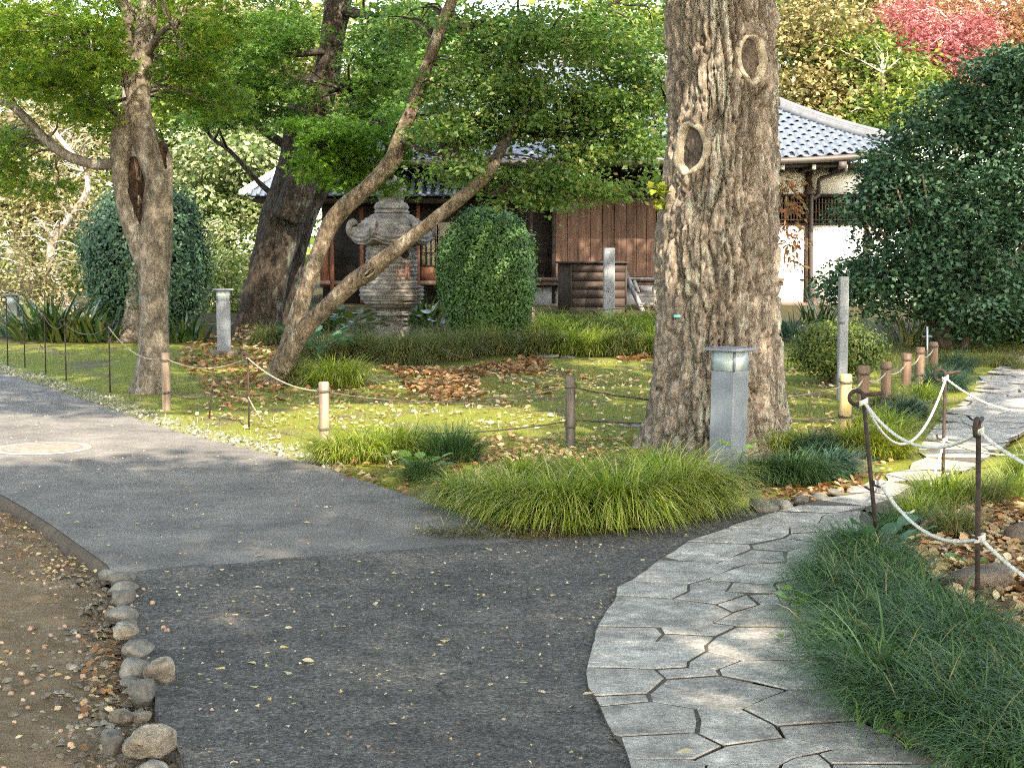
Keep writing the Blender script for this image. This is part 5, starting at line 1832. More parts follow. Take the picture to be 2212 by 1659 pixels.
for q_ in range(9):
    xx = 286 + q_ * 3.2 + rt.uniform(-3, 3); y0_ = rt.uniform(440, 505); y1_ = y0_ - rt.uniform(50, 120)
    V, Q = stem([(xx, y0_, 3.2), (xx + rt.uniform(-4, 4), (y0_ + y1_) / 2, 3.0), (xx + rt.uniform(-8, 6), y1_, 1.0)], D - 0.04 + rt.uniform(0, 0.06), 14, 6, 0.3, q_, 9, 9)
    obj('wood_splinter', V, Q, MT['heart'] if q_ % 3 else MT['cherry_bark'], t1, False)
V, Q = stem([(350, 440, 10), (350, 390, 13), (350, 345, 13), (352, 318, 10), (349, 306, 4)], D + 0.01, 40, 16, 0.3, 6, 9, 9)
obj('splintered_wood', V, Q, MT['rot'], t1, False)
limbs = {
    'limb': [(268, 330, 12), (248, 350, 12.5), (210, 357, 11.5), (150, 339, 11), (104, 307, 10.5), (63, 264, 10), (30, 230, 9.5), (14, 195, 8.5), (0, 150, 8), (-40, 60, 7, D - 0.4)],
    'limb.b': [(40, 240, 8), (15, 225, 7), (-20, 215, 6), (-80, 180, 4)],
    'limb.c': [(285, 190, 9), (268, 183, 7), (244, 170, 6), (225, 143, 6), (190, 112, 6.5), (150, 130, 5.5), (90, 137, 5), (50, 131, 4.5), (0, 133, 3.5), (-60, 120, 3)],
    'limb.d': [(290, 215, 16), (278, 165, 14), (272, 110, 13.5), (272, 60, 13), (278, 30, 13), (262, 5, 13), (235, -60, 12), (200, -180, 9)],
    'limb.e': [(310, 40, 12), (295, 22, 8), (282, 22, 8)],
    'limb.f': [(305, 130, 10), (360, 60, 6, 16.0), (384, 80, 4, 15.8), (392, 130, 3, 15.7)],
    'limb.g': [(275, 60, 6), (215, 90, 4, 16.0), (190, 120, 3, 15.8)],
    'limb.h': [(262, 260, 4), (232, 230, 3.5, 16.5), (200, 215, 3, 16.6), (185, 150, 2.5, 16.6)],
}
lp = []
for k, rows_ in limbs.items():
    V, Q = stem(rows_, D, 40, 10, 0.06, len(k), 3, 3)
    obj('limb', V, Q, mb, t1, True)
    p_, _ = px_path(rows_, D)
    lp.append(cr(p_, 12))
lp = np.vstack(lp)
regs = [(90, 50, 190, 80, 16.0, 1.3, 70), (180, 110, 120, 75, 15.6, 1.0, 40), (70, 170, 110, 45, 15.8, 1.0, 26), (195, 215, 60, 80, 16.4, 0.7, 26), (15, 300, 80, 50, 16.6, 0.8, 22), (15, 375, 85, 45, 16.9, 0.6, 16),
        (110, 410, 60, 18, 16.7, 0.4, 5), (430, 40, 100, 75, 16.3, 1.2, 40), (420, 140, 80, 60, 16.8, 1.0, 28), (470, 210, 100, 40, 17.2, 0.9, 22), (270, 60, 60, 60, 17.0, 0.6, 10),
        (200, -120, 420, 100, 16.2, 2.2, 60)]
cen = px_points(regs, rt)
C, N, Tt = sprays(cen, 58, 0.24, rt, 0.16, 0.5)
V, Q = leaf_field(C, N, Tt, 0.068 * rt.uniform(0.7, 1.2, len(C)), MAPLE)
o = obj('crown', V, Q, MT['maple_yel'], t1); tag(o, kind='stuff')
branches(t1, lp, cen, mb, rt, 0.018, 0.004, maxn=130)

# twin-stemmed leaning tree with oval leaves
D = 17.0
t2 = tree('cherry_tree', 'twin-stemmed leaning tree, one stem holed and slanting across the stone lantern', G(598, 845))
cb = MT['cherry_bark']
A_rows = [(585, 862, 42), (596, 835, 33), (612, 790, 30), (635, 725, 27), (650, 660, 22), (672, 590, 20), (695, 530, 20), (712, 490, 22), (740, 452, 22), (790, 408, 20), (828, 370, 21), (852, 340, 23), (862, 300, 17), (888, 240, 16), (918, 155, 15), (945, 80, 15), (975, 5, 14), (1005, -80, 13), (1040, -220, 11), (1060, -450, 7)]
B_rows = [(612, 800, 28), (636, 745, 28), (668, 700, 28), (710, 660, 26), (760, 612, 27), (800, 585, 28), (845, 548, 23), (900, 505, 21), (950, 465, 20), (1000, 425, 19), (1035, 395, 19), (1055, 372, 20), (1075, 350, 10)]
A_rows = [(r[0], r[1], r[2] * 0.86) for r in A_rows]
B_rows = [(r[0], r[1], r[2] * 0.7) for r in B_rows]
V, Q = stem(A_rows, D, 110, 22, 0.09, 3, 3, 3); obj('trunk', V, Q, cb, t2, True)
V, Q = stem([(r[0], r[1], r[2], D - 0.1 - 0.9 * k / 12) for k, r in enumerate(B_rows)], D, 90, 22, 0.1, 8, 3, 3); obj('slanting_stem', V, Q, cb, t2, True)
for (x, y, w_, h_, rot) in ((872, 532, 5, 6, 0.3), (798, 590, 16, 5, -0.65)):
    dd = 16.38
    c = P(x, y, dd)
    a = np.linspace(0, 2 * np.pi, 18, endpoint=False)
    ca, sa = math.cos(rot), math.sin(rot)
    k_ = dd / F
    outer = np.array([c + np.array([(math.cos(q) * w_ * ca - math.sin(q) * h_ * sa) * k_, 0, (math.cos(q) * w_ * sa + math.sin(q) * h_ * ca) * -k_]) for q in a])
    V, Q = tube(np.vstack([outer, outer[:2]]), 0.01, 8, bark_disp(0.5, 30, 30, 1))
    obj('knot_rim', V, Q, cb, t2, True)
    Vd = np.vstack([outer, outer + np.array([0, 0.05, 0]), [c + [0, 0.05, 0]]])
    obj('knot_hole', Vd, [[q, (q + 1) % 18, 18 + (q + 1) % 18, 18 + q] for q in range(18)] + [[18 + q, 18 + (q + 1) % 18, 36] for q in range(18)], MT['black'], t2)  # hollow coloured black for the shade inside it
limbs = [[(1058, 372, 14, 16.1), (1085, 318, 11, 16.2), (1118, 283, 9), (1170, 290, 8), (1220, 294, 8), (1275, 287, 6.5), (1322, 270, 5), (1380, 245, 3.5), (1440, 220, 2.5)],
         [(968, 20, 10), (1000, 58, 8), (1040, 50, 8), (1075, 52, 7.5), (1115, 58, 7), (1140, 62, 6)],
         [(1138, 62, 4), (1165, 88, 3.5), (1180, 94, 4.5), (1215, 72, 4.5), (1260, 45, 4), (1300, 22, 3.5), (1360, -10, 3)],
         [(1180, 94, 3), (1200, 50, 2.5), (1225, 20, 2)],
         [(1115, 60, 4), (1060, 200, 3, 17.5), (1090, 170, 4, 17.6), (1110, 140, 3, 17.6)],
         [(1200, 294, 4), (1210, 345, 3.5), (1250, 330, 3), (1300, 318, 2.2)],
         [(985, -40, 10), (1100, -90, 7), (1250, -130, 5), (1400, -160, 3)],
         [(860, 300, 6), (920, 330, 4, 16.6), (1000, 350, 3, 16.4), (1060, 420, 2, 16.2)]]
lp = []
for rows_ in limbs:
    V, Q = stem(rows_, D, 36, 9, 0.08, len(rows_), 4, 4)
    obj('limb', V, Q, MT['dark_bark'], t2, True)
    p_, _ = px_path(rows_, D)
    lp.append(cr(p_, 14))
lp.append(cr(px_path(A_rows[10:], D)[0], 14))
lp = np.vstack(lp)
regs = [(1120, 60, 190, 65, 17.2, 1.4, 90), (1310, 90, 130, 90, 17.2, 1.2, 84), (1390, 180, 70, 90, 17.2, 0.9, 40), (1060, 165, 140, 60, 17.0, 1.0, 64), (1215, 205, 140, 50, 17.0, 1.0, 56), (950, 190, 70, 80, 17.5, 0.9, 28),
        (1000, 280, 120, 50, 16.8, 0.8, 50), (1180, 262, 130, 32, 17.0, 0.8, 38), (1330, 255, 110, 36, 17.0, 0.8, 40), (1270, 318, 110, 28, 16.9, 0.7, 30), (1385, 310, 60, 40, 16.9, 0.6, 24), (1330, 215, 110, 40, 17.0, 0.8, 26), (1080, 240, 90, 40, 17.0, 0.8, 24), (1010, 360, 110, 35, 16.6, 0.7, 30),
        (1190, 372, 90, 24, 16.6, 0.5, 18), (1270, 388, 70, 24, 16.4, 0.5, 16), (1190, 425, 40, 28, 16.4, 0.3, 9), (1310, 405, 40, 14, 16.4, 0.3, 6), (1110, 410, 60, 26, 16.5, 0.4, 10), (1420, 385, 22, 16, 16.5, 0.2, 5),
        (880, 60, 100, 70, 18.0, 1.0, 30), (1150, -110, 340, 100, 17.0, 2.0, 50)]
cen = px_points(regs, rt)
C, N, Tt = sprays(cen, 58, 0.23, rt, 0.22, 0.55, 0.4)
V, Q = leaf_field(C, N, Tt, 0.066 * rt.uniform(0.65, 1.2, len(C)), OVAL)
o = obj('crown', V, Q, MT['cherry_leaf'], t2); tag(o, kind='stuff')
branches(t2, lp, cen, MT['dark_bark'], rt, 0.016, 0.004, maxn=190)

# dark leaning double trunk behind
D = 25.5
t3 = tree('camphor_tree', 'thick dark leaning trunk with mossy grey flank, behind the bollard lamp', G(560, 705))
db = MT['dark_bark']
T3 = [('trunk', [(552, 735, 62), (558, 705, 52), (566, 650, 46), (580, 590, 44), (600, 520, 46), (615, 460, 47), (632, 404, 44), (644, 330, 38), (652, 268, 36), (662, 220, 32), (672, 185, 24), (680, 165, 10)]),
      ('leaning_stem', [(620, 470, 34, 25.2), (648, 404, 34, 25.1), (668, 330, 32, 25.0), (680, 268, 32, 25), (692, 210, 31, 25), (702, 170, 30, 25), (712, 122, 26, 25), (722, 60, 27, 25), (731, 0, 28, 25), (742, -80, 26, 25), (760, -250, 22, 25), (790, -500, 12, 25)]),
      ('rear_stem', [(622, 720, 18, 26.4), (630, 640, 17, 26.4), (642, 560, 17, 26.4), (660, 490, 17, 26.4), (684, 430, 16, 26.4), (715, 360, 24, 26.2), (745, 280, 18, 26.2), (770, 180, 12, 26.2)])]
for nme, rows_ in T3:
    V, Q = stem(rows_, D, 110, 30, 0.13, len(nme), 1.6, 3.2)
    obj(nme, V, Q, db, t3, False)
lp = []
for rows_ in [[(640, 330, 12), (580, 290, 9), (545, 262, 8), (500, 245, 7), (470, 200, 5), (455, 180, 4)], [(620, 440, 9), (570, 405, 6), (500, 330, 5), (460, 300, 4), (430, 260, 3)], [(735, 20, 14, 25), (820, 40, 9, 24), (920, 20, 6, 23)],
              [(700, 200, 8, 25), (745, 190, 6, 24.4), (760, 200, 4, 24)], [(715, 110, 8, 25), (600, 120, 6, 24), (520, 100, 4, 23.5)], [(745, -60, 12, 25), (680, -120, 8, 24), (560, -130, 6, 23)], [(780, 200, 4, 25), (785, 60, 3.5, 25), (786, -30, 3, 25)]]:
    V, Q = stem(rows_, D, 30, 9, 0.1, len(rows_), 4, 4)
    obj('limb', V, Q, db, t3, True)
    lp.append(cr(px_path(rows_, D)[0], 12))
lp.append(cr(px_path(T3[1][1][3:], D)[0], 12))
lp = np.vstack(lp)
regs = [(510, 110, 120, 70, 23.5, 1.5, 60), (600, 60, 90, 60, 23.5, 1.2, 40), (560, 190, 110, 40, 23.5, 1.2, 40), (480, 250, 110, 30, 23.6, 1.0, 26), (620, 250, 50, 22, 23.8, 0.6, 10), (820, 150, 80, 90, 24, 1.5, 50), (860, 40, 110, 55, 24, 1.5, 46),
        (800, 250, 60, 40, 24.0, 0.9, 22), (640, -110, 330, 80, 23.5, 2, 40)]
cen = px_points(regs, rt)
C, N, Tt = sprays(cen, 70, 0.36, rt, 0.15, 0.45)
V, Q = leaf_field(C, N, Tt, 0.085 * rt.uniform(0.7, 1.2, len(C)), MAPLE)
o = obj('crown', V, Q, MT['maple_leaf'], t3); tag(o, kind='stuff')
branches(t3, lp, cen, db, rt, 0.025, 0.005, maxn=120)

# bright low maple between the trunks
D = 19.8
t4 = tree('young_maple_tree', 'bright green maple sprays hanging above the stone lantern', on_ground(P(828, 700, 24.6)[0], 24.6))
lp = []
rows4 = [[(828, 735, 10, 24.6), (828, 640, 9, 24.6), (830, 540, 9, 24.5), (836, 440, 8, 24), (845, 360, 7, 22.6), (830, 300, 6, 21), (790, 270, 4, 20)], [(836, 430, 6, 23.8), (820, 390, 4, 20.6), (740, 350, 3, 19.8), (690, 330, 2, 19.4)],
         [(860, 360, 6, 21), (900, 300, 5, 20.5), (960, 260, 4, 20), (1020, 240, 3, 19.8)]]
for k, rows_ in enumerate(rows4):
    V, Q = stem(rows_, D, 36, 10, 0.08, k, 4, 4)
    obj('trunk' if k == 0 else 'limb', V, Q, db, t4, True)
    lp.append(cr(px_path(rows_, D)[0][2 if k == 0 else 0:], 10))
lp = np.vstack(lp)
regs = [(730, 290, 70, 50, 19.4, 0.8, 46), (690, 350, 50, 40, 19.4, 0.6, 22), (790, 320, 90, 60, 19.7, 0.8, 44), (880, 270, 70, 50, 19.8, 0.8, 26), (760, 385, 70, 22, 19.6, 0.5, 16), (950, 300, 60, 40, 19.6, 0.6, 18), (835, 400, 40, 16, 19.6, 0.4, 5), (660, 262, 55, 10, 19.5, 0.4, 8)]
cen = px_points(regs, rt)
C, N, Tt = sprays(cen, 60, 0.24, rt, 0.16, 0.45, 0.35)
V, Q = leaf_field(C, N, Tt, 0.066 * rt.uniform(0.7, 1.2, len(C)), MAPLE)
o = obj('crown', V, Q, MT['maple_bright'], t4); tag(o, kind='stuff')
branches(t4, lp, cen, db, rt, 0.012, 0.003, maxn=90)

# root-flared trunk behind the hollow tree
t5 = tree('root_flared_tree', 'brown trunk with spreading root flare standing behind the hollow tree', G(275, 735))
V, Q = stem([(268, 748, 60), (280, 722, 36), (288, 690, 24), (292, 640, 20), (292, 560, 18), (290, 480, 17), (284, 380, 15), (278, 200, 13), (270, -100, 10), (260, -300, 6)], t5.location[1], 70, 22, 0.15, 2, 2, 3)
obj('trunk', V, Q, MT['maple_bark'], t5, True)
for rows_ in ([(285, 715, 16), (262, 735, 12), (238, 752, 7), (215, 762, 3)], [(290, 720, 14), (310, 740, 10), (330, 752, 5)]):
    V, Q = stem(rows_, t5.location[1] - 0.2, 20, 10, 0.15, 2, 3, 3)
    obj('root', V, Q, MT['maple_bark'], t5, True)
cen, _ = ellip_points(90, (t5.location[0], t5.location[1] + 1, 6.2), (3.2, 2.2, 1.4), rt)
C, N, Tt = sprays(cen, 40, 0.4, rt)
V, Q = leaf_field(C, N, Tt, 0.1, MAPLE)
o = obj('crown', V, Q, MT['maple_leaf'], t5); tag(o, kind='stuff')

# red-leaved sapling close behind the big trunk
sp = on_ground(P(1672, 700, 14.5)[0], 14.5)
t6 = tree('red_sapling', 'slender sapling with red and bronze leaves peeping out behind the furrowed trunk', sp, 'sapling')
V, Q = stem([(1668, 860, 3), (1670, 700, 3), (1672, 560, 2.5), (1680, 450, 2.2), (1690, 395, 1.5)], 14.5, 30, 7, 0.05)
obj('trunk', V, Q, MT['far_bark'], t6, True)
regs = [(1700, 400, 14, 18, 14.5, 0.15, 5), (1702, 440, 22, 22, 14.5, 0.2, 7), (1692, 480, 16, 18, 14.5, 0.2, 4), (1712, 520, 26, 22, 14.5, 0.2, 7), (1700, 560, 22, 16, 14.5, 0.2, 5), (1690, 420, 14, 40, 14.5, 0.2, 5)]
cen = px_points(regs, rt)
C, N, Tt = sprays(cen, 9, 0.1, rt, 0.3, 0.7, 0.6)
V, Q = leaf_field(C, N, Tt + np.array([0, 0, -0.06]), 0.09 * rt.uniform(0.6, 1.2, len(C)), LANCE)
o = obj('crown', V, Q, MT['redsap'], t6); tag(o, kind='stuff')
# few fresh twigs on the big trunk
cen = px_points([(1425, 412, 14, 10, 11.5, 0.1, 4), (1432, 435, 12, 14, 11.5, 0.1, 3)], rt)
C, N, Tt = sprays(cen, 8, 0.06, rt, 0.3, 0.7)
V, Q = leaf_field(C, N, Tt, 0.055, FAN)
o = obj('epicormic_shoot', V, Q, MT['sedge_y'], gk); tag(o, kind='stuff')


# ------------------------------------------------------------------ shrubs
def shell(c, r, n, rng, power=2.2, zlo=-0.98, jit=0.05, lump=0.12, lf=1.6, seed=0):
    """points and normals on a lumpy superellipsoid shell"""
    d = norm(rng.normal(0, 1, (n * 2, 3)))
    d = d[d[:, 2] > zlo][:n]
    k = (np.abs(d[:, 0]) ** power + np.abs(d[:, 1]) ** power + np.abs(d[:, 2]) ** power) ** (-1 / power)
    lum = 1 + lump * fbm(d * lf + seed, 3) * 1.5
    rad = k * lum * (1 + rng.normal(0, jit, len(d)) - np.abs(rng.normal(0, jit * 0.8, len(d))))
    pts = np.asarray(c) + d * rad[:, None] * np.asarray(r)
    nr = norm(d / np.asarray(r))
    return pts, nr


def bush(name, label, c, r, n, size, mat, rng, tpl=OVAL, cat='shrub', power=2.3, jit=0.04, lump=0.08, core=0.86, lf=1.6, updir=0.5, stemw=0.05, group=None, corem=None):
    base = np.array([c[0], c[1], float(gh(c[1]))])
    t = empty(name, base, label, cat, group)
    sd_ = rng.uniform(0, 50)
    p, nr = shell(c, r, n, rng, power, -0.97, jit, lump, lf, sd_)
    pj, nj = shell(np.asarray(c), np.asarray(r) * 1.03, 70, rng, power, -0.5, 0.02, lump, lf, sd_)   # stray shoots
    for q in range(6):
        p = np.vstack([p, pj + nj * size * (0.25 + 0.4 * q) + rng.normal(0, size * 0.25, pj.shape)]); nr = np.vstack([nr, nj])
    ok = p[:, 2] > gh(p[:, 1]) + 0.01
    p, nr = p[ok], nr[ok]
    N = nr + rng.normal(0, 0.5, p.shape) + np.array([0, 0, updir])
    Tt = rng.normal(0, 0.7, p.shape) + nr * 0.6
    V, Q = leaf_field(p, N, Tt, size * rng.uniform(0.6, 1.2, len(p)), tpl)
    o = obj('crown', V, Q, mat, t); tag(o, kind='stuff')
    # twiggy inner mass of darker inner leaves
    p2, n2 = shell(c, np.asarray(r) * core, int(n * 0.5), rng, power, -0.97, 0.06, lump, lf, sd_)
    ok = p2[:, 2] > gh(p2[:, 1]) + 0.01
    p2, n2 = p2[ok], n2[ok]
    V, Q = leaf_field(p2, n2 + rng.normal(0, 0.4, p2.shape), rng.normal(0, 1, p2.shape), size * 1.9, tpl)
    o = obj('inner_leaves', V, Q, mat, t); tag(o, kind='stuff')
    parts = []
    for k in range(7):
        a = rng.uniform(0, 2 * np.pi)
        e = np.asarray(c) + np.array([math.cos(a) * r[0] * 0.6, math.sin(a) * r[1] * 0.6, rng.uniform(-0.2, 0.6) * r[2]])
        s = base + np.array([math.cos(a), math.sin(a), 0]) * r[0] * 0.15
        parts.append(tube(cr([s - [0, 0, 0.05], s * 0.6 + e * 0.4 + [0, 0, 0.1 * r[2]], e], 8), np.linspace(stemw, 0.01, 8), 6))
    V, Q = joinm(parts)
    o = obj('stems', V, Q, MT['far_bark'], t, True); tag(o, kind='stuff')
    return t


rs = np.random.default_rng(77)
D = 22.2
cb_ = P(1052, 600, D)
zt, zb = P(0, 446, D)[2], float(gh(D))
bush('clipped_bush', 'clipped egg-shaped green bush beside the stone lantern', (cb_[0], D + 0.1, (zt + zb) / 2), (103 * D / F, 0.68, (zt - zb) / 2), 17000, 0.047, MT['topiary'], rs, cat='bush', power=2.25, jit=0.03, lump=0.09, lf=2.2)
D = 23.6
cb_ = P(318, 600, D)
zt, zb = P(0, 392, D)[2], float(gh(D))
bush('clipped_bush', 'tall dark rounded bush behind the hollow tree', (cb_[0], D, (zt + zb) / 2), (134 * D / F, 0.9, (zt - zb) / 2), 15000, 0.06, MT['evergreen'], rs, cat='bush', power=2.2, jit=0.06, lump=0.16)
# big evergreen at the side: many drooping sprays
D = 21.6
ev = empty('camellia_tree', on_ground(P(2060, 700, D)[0], D), 'large dark glossy evergreen reaching to the ground beside the white wall', 'evergreen')
regs = [(2110, 560, 290, 130, D, 1.5, 200), (2150, 380, 290, 150, D + 0.2, 1.5, 230), (2200, 220, 210, 100, D + 0.4, 1.3, 120), (1990, 460, 160, 120, D - 0.2, 1.1, 110), (1940, 600, 165, 75, D - 0.3, 1.1, 90), (1905, 380, 70, 60, D, 0.6, 26), (2180, 650, 240, 60, D - 0.4, 1.2, 90),
        (1840, 600, 60, 40, D - 0.2, 0.5, 18), (2200, 130, 110, 50, D + 0.4, 0.9, 40), (1850, 440, 50, 16, D - 0.2, 0.5, 8), (2350, 450, 200, 250, D + 0.4, 1.6, 150), (1965, 325, 90, 80, D, 0.8, 34), (2050, 235, 110, 80, D + 0.2, 0.9, 36), (2190, 160, 100, 70, D + 0.2, 0.9, 40), (2110, 420, 330, 300, D, 1.0, 60)]
cen = px_points(regs, rs)
cen = cen[cen[:, 2] > gh(cen[:, 1]) + 0.15]
C, N, Tt = sprays(cen, 58, 0.3, rs, 0.2, 0.5, 0.6)
V, Q = leaf_field(C, N, Tt, 0.088 * rs.uniform(0.65, 1.2, len(C)), OVAL)
o = obj('crown', V, Q, MT['evergreen'], ev); tag(o, kind='stuff')
b0 = np.array(ev.location)
ctr = np.array([b0[0], D, 2.0])
stm = []
for k in range(9):
    a = rs.uniform(0, 2 * np.pi)
    e = ctr + np.array([math.cos(a) * 1.4, math.sin(a) * 0.8, rs.uniform(-0.3, 0.9)])
    pts = cr([b0 + [math.cos(a) * 0.12, math.sin(a) * 0.1, -0.05], b0 * 0.5 + e * 0.5, e], 10)
    V, Q = tube(pts, np.linspace(0.05, 0.015, 10), 8)
    obj('trunk', V, Q, MT['far_bark'], ev, True)
    stm.append(pts)
branches(ev, np.vstack(stm), cen, MT['far_bark'], rs, 0.01, 0.003, maxn=40)
# round azalea right of the big trunk
D = G(1800, 832)[1]
c = P(1818, 752, D)
bush('round_shrub', 'small rounded olive shrub in front of the slim grey post', (c[0], D + 0.25, c[2] - 0.02), (100 * D / F, 0.42, 66 * D / F), 6500, 0.036, MT['shrub_leaf'], rs, power=2.1, jit=0.09, lump=0.2, core=0.75)
# low clipped hedge at the far side
D = 23.5
for k, (x0, x1, yt, l) in enumerate([(2070, 2330, 690, 'low clipped hedge with brown gaps behind the far bend of the path')]):
    a, b = P(x0, yt, D), P(x1, yt, D)
    c = np.array([(a[0] + b[0]) / 2, D, (a[2] + gh(D)) / 2])
    bush('clipped_hedge', l, c, ((b[0] - a[0]) / 2, 0.5, (a[2] - float(gh(D))) / 2), 9000, 0.05, MT['hedge'], rs, cat='hedge', power=5, jit=0.04, lump=0.03, core=0.8)
bush('round_shrub', 'yellow-green loose shrub at the end of the clipped hedge', P(2215, 690, 22.5) + [0, 0, -0.1], (0.4, 0.4, 0.45), 2600, 0.05, MT['far_green'], rs, jit=0.1, lump=0.2)

# ------------------------------------------------------------------ trees and shrubs in the back
def far_tree(name, label, X, Y, H, regs, mat, size, rng, nl=60, rad=0.8, trunk_r=0.18, bark='far_bark', group=None, bare=0, tpl=OVAL, barkb=None, cat='tree'):
    b = on_ground(X, Y)
    t = empty(name, b, label, cat, group)
    pts = cr([b - [0, 0, 0.1], b + [rng.normal(0, 0.2), 0, H * 0.35], b + [rng.normal(0, 0.4), 0, H * 0.7], b + [rng.normal(0, 0.3), 0, H]], 24)
    V, Q = tube(pts, np.linspace(trunk_r, 0.04, 24), 12, bark_disp(0.12, 2, 3))
    obj('trunk', V, Q, MT[bark], t, True)
    cen = []
    for (x, y, rx, ry, D, dD, n) in regs:
        cen.append(px_points([(x, y, rx, ry, D, dD, n)], rng))
    cen = np.vstack(cen)
    C, N, Tt = sprays(cen, nl, rad, rng, 0.3, 0.55, 0.4)
    V, Q = leaf_field(C, N, Tt, size * rng.uniform(0.6, 1.25, len(C)), tpl)
    o = obj('crown', V, Q, MT[mat], t); tag(o, kind='stuff')
    branches(t, pts[5:], cen, MT[barkb or bark], rng, 0.02, 0.006, maxn=max(14, bare))
    return t


rf_ = np.random.default_rng(99)
XP = lambda px, D: P(px, 545, D)[0]
gb_ = 'trees beyond the hall'
far_tree('far_tree', 'yellow-green autumn tree rising behind the hall beside the furrowed trunk', XP(1760, 46), 46, 7, [(1760, 60, 150, 100, 46, 2.5, 95), (1740, 190, 110, 70, 45, 2, 60), (1850, 190, 90, 80, 45, 2, 50), (1800, 270, 90, 30, 44, 1.5, 22)], 'far_yellow', 0.2, rf_, group=gb_)
far_tree('far_tree', 'olive-yellow tree with bare pale twigs behind the hip of the roof', XP(1900, 43), 43, 6, [(1900, 250, 90, 60, 43, 2, 46), (1850, 110, 110, 50, 45, 2, 46), (1960, 180, 80, 60, 44, 2, 30)], 'far_green', 0.18, rf_, barkb='pale_bark', bare=18, group=gb_)
far_tree('far_tree', 'coral red maple glowing above the dark evergreen', XP(2030, 47), 47, 8, [(2010, 100, 85, 38, 46, 1.5, 40), (1950, 40, 70, 40, 47, 1.5, 20), (2080, 60, 60, 30, 46, 1.2, 14)], 'far_red', 0.12, rf_, nl=150, group=gb_, tpl=MAPLE, barkb='pale_bark')
far_tree('far_tree', 'orange-pink maple behind the coral red one', XP(2150, 50), 50, 9, [(2150, 50, 140, 60, 50, 2.5, 60), (2010, 20, 110, 40, 51, 2, 34), (2100, 150, 100, 50, 50, 2, 30), (2260, 120, 100, 80, 50, 2, 24)], 'far_orange', 0.18, rf_, nl=80, group=gb_, tpl=MAPLE, barkb='pale_bark')
far_tree('far_tree', 'tall pale yellow tree standing behind all the autumn trees', XP(1880, 60), 60, 11, [(1800, 30, 240, 110, 60, 3, 90), (2050, 150, 260, 110, 60, 3, 90), (1950, -60, 400, 60, 60, 3, 60)], 'far_yellow', 0.27, rf_, rad=1.1, group=gb_)
far_tree('far_tree', 'green tree behind the ridge of the hall roof', XP(1330, 48), 48, 9, [(1330, 60, 200, 120, 48, 3, 120), (1180, 130, 150, 90, 47, 3, 60), (1550, 60, 200, 120, 49, 3, 60)], 'far_green', 0.22, rf_, rad=0.95, group=gb_)
far_tree('far_tree', 'deep green tree behind the lower roof of the hall', XP(950, 44), 44, 8, [(950, 120, 160, 130, 44, 3, 120), (1020, 280, 110, 70, 43, 2, 40), (800, 250, 130, 110, 43, 2.5, 70)], 'maple_leaf', 0.2, rf_, rad=0.9, group=gb_, tpl=OVAL)
gl = 'sunlit trees beyond the mossy bank'
far_tree('far_tree', 'sunlit pale green tree behind the dark leaning trunk', XP(500, 37), 37, 7, [(480, 340, 130, 70, 36, 2, 70), (470, 440, 110, 70, 35.5, 1.6, 60), (560, 300, 90, 80, 37, 2, 40)], 'cream', 0.17, rf_, rad=0.7, group=gl)
far_tree('far_tree', 'orange-tinged sunlit tree above the pale green one', XP(600, 44), 44, 9, [(560, 80, 140, 90, 44, 3, 70), (680, 190, 110, 70, 43, 2.5, 40), (450, 30, 120, 70, 45, 3, 40)], 'straw', 0.2, rf_, rad=0.9, group=gl)
far_tree('far_tree', 'light green sunlit tree with a crooked limb', XP(420, 40), 40, 8, [(420, 200, 150, 110, 40, 2.5, 90), (330, 80, 140, 90, 41, 2.5, 60), (640, 60, 120, 60, 41, 2.5, 40)], 'far_green', 0.18, rf_, rad=0.8, group=gl)
far_tree('far_tree', 'pale straw-coloured tree behind the drooping bare twigs', XP(80, 38), 38, 6, [(60, 420, 160, 90, 37, 2, 80), (60, 300, 160, 100, 38, 2, 70), (180, 480, 120, 70, 36, 1.6, 40)], 'straw', 0.15, rf_, rad=0.7, group=gl)
far_tree('far_tree', 'tall bright green tree behind the straw-coloured one', XP(60, 46), 46, 9, [(60, 140, 200, 130, 46, 3, 110), (220, 250, 150, 110, 45, 3, 70), (-80, 300, 120, 160, 45, 2, 40)], 'far_green', 0.2, rf_, rad=0.9, group=gl)
far_tree('weeping_tree', 'drooping tree with bare pale twigs behind the dark rounded bush', XP(150, 29), 29, 3.4, [(150, 330, 100, 120, 29, 1.4, 40), (120, 470, 110, 90, 29, 1.4, 30)], 'straw', 0.09, rf_, nl=18, rad=0.35, trunk_r=0.1, bark='pale_bark', bare=70, group=gl)
gs = 'sunlit shrubs behind the mossy bank'
for k, (x, y, rx, ry, Dk, m, l) in enumerate([(70, 600, 150, 90, 28, 'straw', 'straw-coloured mounded shrub behind the dark bollard lamp'), (-60, 560, 120, 120, 29, 'straw', 'straw-coloured taller shrub at the edge of the garden'),
                                          (480, 610, 70, 70, 30, 'far_green', 'yellow-green shrub between dark bush and dark trunk'), (450, 520, 80, 60, 32, 'cream', 'pale variegated shrub above the yellow-green one'), (170, 560, 60, 60, 30, 'far_green', 'light green shrub beside the crooked pale trunk')]):
    c = P(x, y, Dk)
    far_tree('far_shrub', l, c[0], Dk, c[2] - float(gh(Dk)), [(x, y, rx, ry, Dk, 1.0, 55), (x, y + ry * 0.7, rx, ry * 0.5, Dk - 0.3, 0.8, 22)], m, 0.085, rf_, nl=46, rad=0.34, trunk_r=0.05, bark='pale_bark', group=gs, cat='shrub', bare=26)
